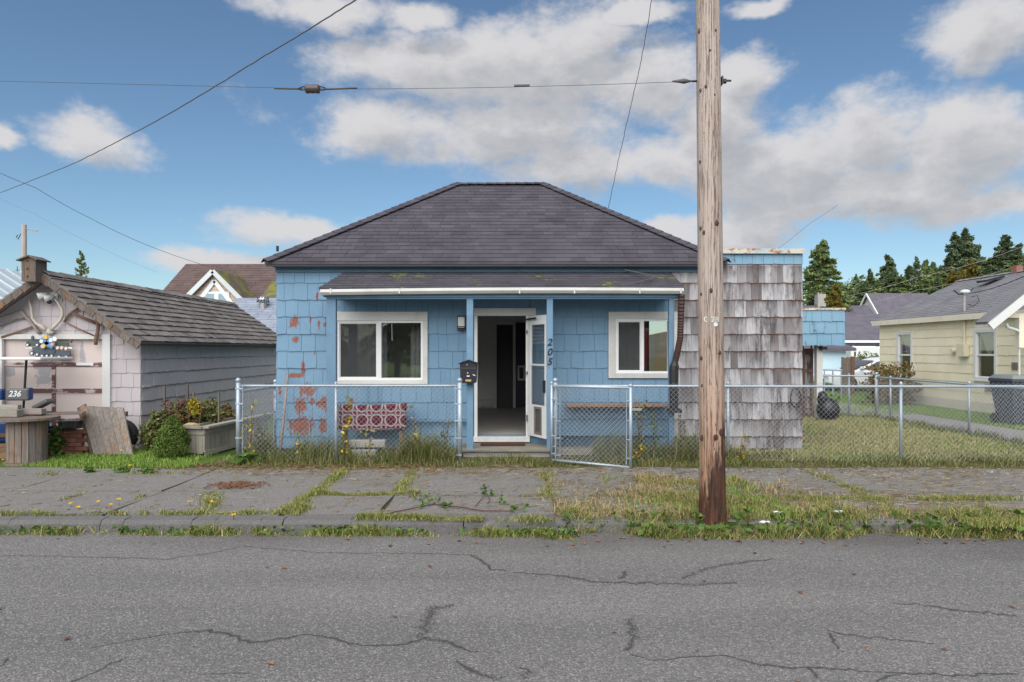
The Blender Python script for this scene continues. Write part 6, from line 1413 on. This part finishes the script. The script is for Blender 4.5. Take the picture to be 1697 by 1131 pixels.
for s in (-1, 1):
    for v in (-.018, .018): MB().tube([ins+Vector((s*.06, -.03, v)), ins+Vector((s*.115, -.01, v*.9)), ins+Vector((s*.16, 0, 0))], .006, 5).build('guy_loop', 'black_metal', it)
wire('service_cable', 'thick black cable sagging from top centre to the left edge', [P(700, -80, 6.0), P(590, 0, 6.6), P(440, 92, 7.6), P(270, 195, 9.4), P(130, 268, 12), P(0, 320, 16), P(-300, 400, 30)], .0072, 'cable_grey', .008, 20, .003)
wire('service_drop', 'twisted service drop from the pole top to the house roof', [(PX-.09, PY, 9.6), P(1080, 0, 10.2), P(1063, 100, 11.1), P(1042, 190, 12.), P(1024, 270, 12.8), P(1008, 345, 13.5)], .0055, 'cable_grey', .0, 14, .006)
wire('phone_line', 'thin dark line falling left to the pink house roof', [P(-80, 250, 30), P(60, 312, 33), P(150, 362, 35), P(240, 405, 37), P(343, 441, 39)], .012, 'cable_grey', .05)
wire('lower_phone_line', 'faint lower line falling towards the garage roof', [P(-60, 300, 40), P(60, 356, 40), P(150, 403, 40), P(262, 452, 40)], .005, 'cable_grey', .05)
wire('annex_wire', 'faint wire rising to the right behind the annex', [P(1290, 412, 30), P(1340, 372, 32), P(1388, 340, 34)], .008, 'cable_grey', .02)
wire('roof_service_wire', 'service wire crossing the yellow house roof', [roofpt(1606, 500)+Vector((0, 0, .25)), P(1697, 458, 13.5)], .012, 'cable_grey', .06)
for k, (a, b, c) in enumerate(((470, 455, 438), (488, 476, 462))): wire('hill_line', ('upper' if k == 0 else 'lower')+' power line crossing the hillside trees', [P(1340, a+32, 70), P(1520, b+5, 75), P(1697, c-30 if k == 0 else c-25, 80)], .014, 'far_pole', .3)
t = thing('distant_utility_pole', 'distant grey utility pole behind the birdhouse', 'utility pole', (X(39, 40), 40, 0)); MB().tube([(X(39, 40), 40, 0), (X(40, 40), 40, Z(373, 40))], [.17, .14], 10).build('shaft', 'far_pole', t)
MB().tube([P(41, 379, 40), P(62, 383, 40)], .03, 6).build('bracket', 'far_pole', t); MB().ball(P(61, 383, 40), .08, .08, .03).build('street_lamp_head', 'far_pole', t); MB().tube([P(30, 390, 40), P(27, 393, 40), P(30, 397, 40), P(36, 386, 40)], .025, 6).build('cable_loop', 'black_metal', t)
MB().tube([P(29, 456, 39.5), P(29, 442, 39.5)], .02, 5).build('aerial', 'black_metal', t); MB().tube([P(26, 448, 39.5), P(33, 448, 39.5)], .015, 5).build('aerial', 'black_metal', t)
# ------------------------------------------------------------ grass, weeds, litter
def stuff(label, cat): return dict(kind='stuff', label=label, category=cat)
def cat_(*a): return np.concatenate(a)
# left lawn before the garage
q = cat_(rect_pts(9000, -7.4, -4.85, 10.05, 11.4), rect_pts(2500, -6.5, -4.7, 9.85, 10.2, 0, 6, .5))
blades('lawn_grass', q, (.03, .085), .010, 'grass_bright', .7, **stuff('bright green lawn before the garage', 'grass'))
# grass in joints and along the kerb
ln = lambda pts, n, w, gap=0, z=-.005: line_pts([gxy(*p, z) for p in pts], n, w, z, gap)
J = cat_(ln([(-40, 854), (250, 852), (470, 851), (500, 852)], 4200, .07, -.2), ln([(572, 778), (540, 805), (505, 828), (480, 850)], 3400, .10), ln([(470, 853), (500, 840)], 1200, .16),
         ln([(520, 818), (600, 821), (695, 820)], 3000, .06), ln([(690, 780), (676, 800), (660, 818)], 1400, .10, -.4), ln([(590, 859), (700, 860), (800, 862)], 3600, .07), ln([(800, 862), (920, 864)], 700, .08, .3),
         ln([(905, 778), (907, 800), (906, 830)], 1200, .12, -.2), ln([(720, 823), (915, 824)], 500, .05, .4), ln([(340, 850), (350, 835), (352, 815)], 1100, .13, .1), ln([(200, 838), (240, 822)], 160, .05), ln([(100, 832), (140, 818)], 120, .05),
         ln([(60, 788), (300, 786)], 1500, .14, .5))
blades('joint_grass', J, (.015, .065), .007, 'grass_mixed', 1.3, vary=.7, **stuff('green and yellow grass growing in the pavement joints', 'grass'))
K = cat_(ln([(-40, 884), (300, 885), (600, 886), (900, 888)], 8000, .09, -.2, ROAD_Z), ln([(480, 885), (600, 884)], 1500, .10, -.5, ROAD_Z), ln([(900, 888), (960, 892)], 900, .1, -1, ROAD_Z))
blades('gutter_weeds', K, (.015, .085), .008, 'grass_mixed', 1.3, vary=.9, **stuff('low weeds growing along the foot of the kerb', 'weeds'))
lv = K[RNG.random(len(K)) < .07].copy(); lv[:, 2] += .02+.05*RNG.random(len(lv)); leaves('gutter_leaves', lv, .05, 'leaf_green', None, .5, **stuff('small green leaves of gutter weeds along the kerb', 'weeds'))
# verge round the utility pole and along the right-hand kerb
_n = 15000; R1 = np.stack([RNG.normal(2.05, .62, _n), RNG.normal(7.55, .55, _n), np.zeros(_n)], 1); R1 = R1[(R1[:, 1] > 6.95) & (np.sin(R1[:, 0]*4.1+1.5*np.sin(R1[:, 1]*3.3))+np.sin(R1[:, 1]*5.3+R1[:, 0]*2)+RNG.normal(0, .6, _n) > -.5)]; R1 = cat_(R1, rect_pts(4000, .45, 3.6, 6.95, 9.0, 0, 3.4, 1.0), rect_pts(2500, 1.6, 3.0, 8.6, 9.2, 0, 4, .6))
blades('verge_grass', R1, (.02, .10), .008, 'grass_dry', 1.2, vary=.5, **stuff('dry yellowing grass round the foot of the utility pole', 'grass'))
blades('verge_green_grass', rect_pts(6500, 1.2, 3.0, 6.9, 9.1, 0, 2.6, .95), (.04, .12), .009, 'grass_bright', .8, **stuff('green grass tufts round the foot of the utility pole', 'grass'))
zb_ = lambda q: np.where(q[:, 1] < 6.9, ROAD_Z, -.03)
R2 = rect_pts(19000, .5, 8.6, 6.62, 7.25, 0, 0); R2 = R2[R2[:, 1] > 6.66+.14*np.sin(R2[:, 0]*2.1)+.07*np.sin(R2[:, 0]*7+1)-.06*(R2[:, 0]-2)*.3]; R2[:, 2] = zb_(R2)
blades('kerb_grass', R2, (.04, .13), .009, 'grass_mixed', 1.5, vary=.8, **stuff('overgrown grass covering the right-hand kerb', 'grass'))
blades('kerb_dry_grass', R2[RNG.random(len(R2)) < .35]+np.array([.02, .03, 0]), (.06, .17), .006, 'grass_dry', 1.3, **stuff('dry grass stems amid the overgrown kerb', 'grass'))
lv = R2[(RNG.random(len(R2)) < .09) & (R2[:, 1] < 6.95)].copy(); lv[:, 2] += .05+.07*RNG.random(len(lv)); leaves('kerb_leaves', lv, .075, 'leaf_green', None, .6, **stuff('broad green weed leaves over the right-hand kerb', 'weeds'))
J2 = cat_(ln([(1200, 829), (1350, 828), (1480, 829), (1720, 828)], 6500, .10, -.3), ln([(1340, 782), (1400, 805), (1450, 828), (1500, 862)], 3200, .13, -.5), ln([(1360, 830), (1390, 868)], 1200, .15, -.5), ln([(1210, 845), (1300, 850), (1420, 852)], 2500, .3, .5), ln([(1600, 870), (1720, 868)], 1800, .14), ln([(1060, 800), (1180, 806)], 1500, .15, 0))
blades('right_joint_grass', J2, (.02, .085), .007, 'grass_mixed', 1., **stuff('grass filling the pavement joints right of the pole', 'grass'))
MS = cat_(rect_pts(4200, .4, 8.6, 7.1, 9.95, 0, 2.3, 1.15), rect_pts(1300, -8, .4, 7.15, 9.95, 0, 2.9, 1.45)); blades('slab_moss', MS, (.008, .035), .008, 'grass_mixed', 1.2, **stuff('sparse moss and grass sprouting over the slabs', 'moss'))
# foot of the fences
F1 = cat_(rect_pts(11000, -4.15, -.82, 10.22, 11.15, 0, 3.1, .35), rect_pts(2500, -1.75, -.85, 10.3, 10.9)); blades('fence_weeds', F1, (.06, .36), .008, 'weeds', .9, vary=.75, **stuff('tall dull weeds inside the left-hand fence', 'weeds'))
F1b = line_pts([(-4.5, 10.25), (-2, 10.2), (-.5, 10.25)], 5500, .36, 0, -.5); blades('fence_foot_grass', F1b, (.02, .12), .008, 'weeds', 1.3, vary=.8, **stuff('trampled grass at the foot of the left-hand fence', 'grass'))
F2 = cat_(rect_pts(8000, 1.3, 3.6, 10.3, 11.2, 0, 3.3, .4), rect_pts(2200, 1.75, 2.9, 10.45, 11.0)); blades('downspout_weeds', F2[RNG.random(len(F2)) < .8], (.06, .40), .008, 'weeds', .9, vary=.75, **stuff('tall weeds under the right-hand window', 'weeds'))
F3 = cat_(line_pts([(.6, 10.3), (5, 10.32), (9.4, 10.35)], 13000, .42, 0, -.9), rect_pts(2600, -.75, .62, 9.95, 10.75, 0, 6, .6)); blades('right_fence_grass', F3, (.02, .13), .008, 'weeds', 1.3, vary=.8, **stuff('scruffy grass at the foot of the right-hand fence', 'grass'))
YD = cat_(rect_pts(52000, 5.0, 9.05, 10.5, 17.2, 0, 1.9, .15), rect_pts(6000, 3.5, 5.1, 10.5, 11.6, 0, 3)); blades('yard_grass', YD, (.03, .10), .011, 'grass_yard', 1.1, **stuff('mown yellowish grass of the side yard', 'grass'))
blades('yard_green_grass', rect_pts(16000, 4.9, 9.05, 10.5, 17.0, 0, 1.6, .95), (.03, .10), .011, 'grass_bright', 1.1, **stuff('greener patches in the side yard grass', 'grass'))
blades('driveway_edge_weeds', cat_(line_pts([(9.15, 10.5), (9.2, 13), (9.1, 17), (7.7, 17.4)], 4500, .22, 0)), (.03, .16), .012, 'weeds', .8, vary=.7, **stuff('dark weeds along the driveway fence', 'weeds'))
blades('neighbour_grass', cat_(rect_pts(26000, 10.85, 12.65, 13, 27), rect_pts(9000, 7.6, 13, 18, 26)), (.03, .085), .013, 'grass_bright', .8, **stuff('bright green lawn strip beside the yellow house', 'grass'))
# straw, fallen leaves, litter
def flatstraw(q, L):
    N = len(q); a = RNG.normal(.35, .6, N)*np.where(RNG.random(N) < .5, 1, -1); l = L*(.4+RNG.random(N)); dx, dy = np.cos(a)*l/2, np.sin(a)*l/2; w = .0028
    V = np.stack([q+np.stack([-dx, -dy-w, 0*dx+.012], 1), q+np.stack([dx, dy-w, 0*dx+.02*RNG.random(N)+.01], 1), q+np.stack([dx, dy+w, 0*dx+.014], 1), q+np.stack([-dx, -dy+w, 0*dx+.012], 1)], 1)
    return V.reshape(-1, 3), np.arange(N)[:, None]*4+[0, 1, 2, 3]
st = cat_(rect_pts(1500, .5, 8.5, 7.15, 9.9), rect_pts(500, 2.4, 5.5, 7.1, 8.2), rect_pts(350, -2, .6, 7.2, 9.9), rect_pts(160, -7, -2, 7.2, 9.9))
st = cat_(st, rect_pts(2600, .4, 8.6, 7.1, 10.0, 0, 1.7, .6), rect_pts(900, -4.6, .6, 9.3, 10.1)); V, Fc = flatstraw(st, .13); np_mesh('scattered_straw', V, Fc, 'straw', **stuff('dry straw scattered over the pavement', 'straw'))
lf = cat_(rect_pts(1500, -5.3, -1.0, 9.75, 10.35), rect_pts(420, -2, 9, 9.5, 10.2), rect_pts(260, -8, 8.5, 7.2, 9.9), rect_pts(200, *(lambda c: (c[0]-.35, c[0]+.35, c[1]-.22, c[1]+.22))(gxy(392, 805)))); lf[:, 2] = .012
leaves('leaf_litter', lf, .04, 'leaf_brown', None, .95, **stuff('small brown leaf litter on the pavement', 'leaf litter'))
c = gxy(392, 805); t = RNG.normal(size=(700, 2)); leaves('leaf_patch', np.stack([c[0]+t[:, 0]*.12, c[1]+t[:, 1]*.09, np.full(700, .012)], 1), .03, 'leaf_brown', None, .9, **stuff('dark brown patch of leaf litter on the left slabs', 'leaf litter'))
rl = cat_(rect_pts(45, -8, 8, 6.35, 6.85, ROAD_Z), rect_pts(60, -8, 8, 3.2, 6.5, ROAD_Z), rect_pts(60, .5, 6, 6.45, 6.75, ROAD_Z)); rl[:, 2] += .008
leaves('road_leaves', rl, .05, 'leaf_brown', None, .9, **stuff('single fallen leaves scattered on the road', 'leaf litter'))
sp = cat_(rect_pts(70, 3, 8.5, 9.0, 10.1), rect_pts(40, -8, 8, 7.1, 9.9)); sp[:, 2] = .014; leaves('white_litter', sp, .03, 'sign_white', None, .9, **stuff('white scraps of litter on the pavement', 'litter'))
for px, py, lab, m, s in ((548, 0, '', '', 0),):
    pass
for px, py, lab, m in ((1290, 858, 'white scrap of paper on the verge right of the pole', 'sign_white'), (1389, 857, 'pale blue scrap on the verge joint', 'pale_blue_wall'), (1266, 875, 'crumpled pale wrapper near the pole foot', 'sign_white'), (1640, 789, 'white litter at the right-hand slab edge', 'sign_white')):
    g0 = G(px, py, .0); t = thing('paper_scrap', lab, 'litter', (g0.x, g0.y, .03)); vs = [(g0.x+.028*(i-1.5)+random.uniform(-.01, .01), g0.y+.02*(j-1)+random.uniform(-.01, .01), .045+random.uniform(0, .025)) for j in range(3) for i in range(4)]
    MB().add(vs, [(j*4+i, j*4+i+1, j*4+i+5, j*4+i+4) for j in range(2) for i in range(3)]).build('sheet', m, t)
for px, py, lab, m in ((70, 900, 'orange', 'leaf_yellow'),): pass
# dandelions
for i, (px, py, z, lab) in enumerate(((117, 834, .05, 'leftmost dandelion on the left slabs'), (130, 840, .04, 'low dandelion near the kerb grass'), (164, 831, .06, 'second dandelion from the right of the slab group'), (184, 836, .05, 'dandelion just left of the tallest one'), (197, 827, .08, 'tallest dandelion on the left slabs'), (314, 831, .04, 'lone dandelion left of the dry tuft'), (352, 831, .06, 'dandelion on the dry tuft'), (387, 853, .05, 'dandelion in the kerb joint grass'), (5, 762, .1, 'dandelion at the left frame edge beside the drum'), (33, 761, .1, 'dandelion before the cable drum'), (201, 746, .12, 'dandelion before the plank panel'), (216, 771, .06, 'dandelion at the lawn edge'))):
    D = F*(CAM_Z-z)/(py-580); c = Vector((X(px, D), D, z)); t = thing('dandelion', 'yellow '+lab, 'flower', (c.x, c.y, 0), 'yellow dandelions by the pavement')
    MB().tube([(c.x, c.y+.01, -.01), (c.x, c.y, z)], .003, 5).build('stem', 'leaf_green', t)
    a = np.arange(16)/16*6.283; leaves('petals', np.stack([c.x+.014*np.cos(a), c.y+.014*np.sin(a), np.full(16, z)], 1), .022, 'flower', t, .6); MB().ball((c.x, c.y, z), .013, .013, .008, 8, 5).build('flower_head', 'flower', t)
# bramble runner on the pavement
br = thing('bramble_runner', 'reddish bramble runner lying across the middle slabs', 'bramble', (*gxy(720, 845), 0))
pth = [gxy(*p) for p in ((640, 855), (690, 846), (720, 839), (760, 845), (800, 850), (852, 852))]; MB().tube([(a, b, .02+.01*(i % 2)) for i, (a, b) in enumerate(pth)], .006, 6).build('runner', 'vine_red', br)
p2 = [gxy(*p) for p in ((788, 842), (800, 830), (805, 820), (812, 838), (808, 846))]; MB().tube([(a, b, .02+.012*i) for i, (a, b) in enumerate(p2)], .005, 5).build('side_shoot', 'vine_red', br)
lp = [(*gxy(*p), .05) for p in ((700, 845), (712, 838), (722, 836), (735, 843), (803, 815), (800, 824), (815, 823), (830, 838), (850, 852), (706, 826), (695, 830), (870, 850), (745, 844))]
leaves('leaves', np.concatenate([np.array(lp)+RNG.normal(0, .02, (len(lp), 3)) for _ in range(7)]), .055, 'leaf_green', br, .5)
# climbing and leafy weeds on the fence
for px, D, h, ns, m, lab in ((412, 10.3, .95, 4, 'leaf_yellow', 'tall yellow-leaved weed at the fence corner post'), (432, 10.5, .7, 4, 'weeds', 'brown dying weed near the corner post'), (500, 10.5, .55, 3, 'leaf_yellow', 'yellowing weed before the peeling wall'), (570, 10.35, 1.1, 3, 'leaf_yellow', 'climbing yellow weed on the middle fence post'), (612, 10.45, .6, 3, 'leaf_yellow', 'yellow weed before the burgundy rug'), (690, 10.5, .75, 4, 'leaf_yellow', 'tall yellow-leaved weed right of the rug'), (735, 10.5, .75, 4, 'weeds', 'brown stalky weed near the gate end post'), (1062, 10.5, 1.05, 5, 'weeds', 'climbing weed on the fence right of the gate'), (1085, 10.6, .9, 4, 'leaf_green', 'leafy climbing weed left of the downspout'), (1055, 10.45, .35, 4, 'leaf_yellow', 'low yellow-leaved weed beside the gate'), (1225, 10.3, .45, 3, 'leaf_yellow', 'small yellow weed right of the utility pole'), (1130, 10.6, .8, 3, 'weeds', 'thin weed beside the black drain adapter')):
    sprig('fence_weed', lab, (X(px, D), D, 0), h, ns, m, 'weed', .12, 16, .055)
c = Vector((X(408, 10.25), 10.25, 0)); t = thing('broad_leaf_weed', 'broad-leaved green weed at the corner post foot', 'weed', tuple(c)); leaves('leaves', mound(90, c.x, c.y, .08, .22, .12, .12), .12, 'leaf_green', t, .3)
c = P(92, 725, 10.9); t = thing('bramble_plant', 'leafy green plant between the cable drum and bricks', 'plant', (c.x, c.y, 0)); leaves('leaves', mound(110, c.x, c.y, c.z-.05, .16, .12, .25), .10, 'leaf_green', t, .3); MB().tube([(c.x, c.y, 0), (c.x, c.y, c.z)], .006, 5).build('stem', 'stem', t)
for px, py, s, lab in ((245, 785, .1, 'left round weed tuft at the lawn edge'), (205, 783, .12, 'green weed tuft on the apron joint'), (150, 783, .07, 'small weed tuft on the apron')):
    c = G(px, py); t = thing('weed_tuft', lab, 'weed', tuple(c), 'weed tufts by the lawn'); leaves('leaves', mound(160, c.x, c.y, .03, s, s*.7, .05), .04, 'leaf_green', t, .3)
# ------------------------------------------------------------ across the street (seen as reflections in the glass)
t, R = far_house('opposite_house', 'grey shingled house across the street, reflected in the windows', -3., 6.2, -27, -17, 3.2, 6.4, 'mauve_shingle', 'dark_roof', 'y', .4)
MB().box(-3.5, 6.6, -16.6, -16.45, 3.05, 3.2).build('barge_board', 'white_far', t)
for a, b in ((-2, -.6), (2.5, 4.2)): MB().box(a, b, -16.99, -16.9, 1.0, 2.3).build('window', 'window_dark', t)
for xx, yy, hh, k, lab in ((-13, -20, 13, 3, 'broad conifer across the street reflected in the left window'), (-8, -24, 15, 0, 'tall conifer across the street behind the camera'), (10.4, -23, 14, 3, 'broad conifer across the street right of the grey house'), (-17, -17, 11, 3, 'wide conifer across the street left of the others'), (-5, -19, 9, 5, 'golden tree across the street beside the grey house')):
    o = conifer(0, 0, 10, k, lab, .8); o.location = (xx, yy, -.1); o.scale = (hh*.7, hh*.7, hh)
tr = thing('red_truck', 'red box truck parked across the street, reflected in the right window', 'truck', (8.2, -10.5, ROAD_Z))
MB().box(6.6, 10.2, -11.6, -9.6, .55, 2.75).build('box_body', 'red_paint', tr, bevel=.04); MB().box(6.58, 10.22, -9.59, -9.56, 1.95, 2.1).build('stripe', 'sign_yellow', tr); MB().prism([(10.22, .5), (12, .5), (12, 1.3), (11.5, 2.1), (10.22, 2.1)], -11.5, -9.7).build('cab', 'white_far', tr, bevel=.04)
for xx in (7.4, 11.2): MB().tube([(xx, -11.6, ROAD_Z+.42), (xx, -9.6, ROAD_Z+.42)], .42, 16).build('wheel', 'black_rubber', tr)
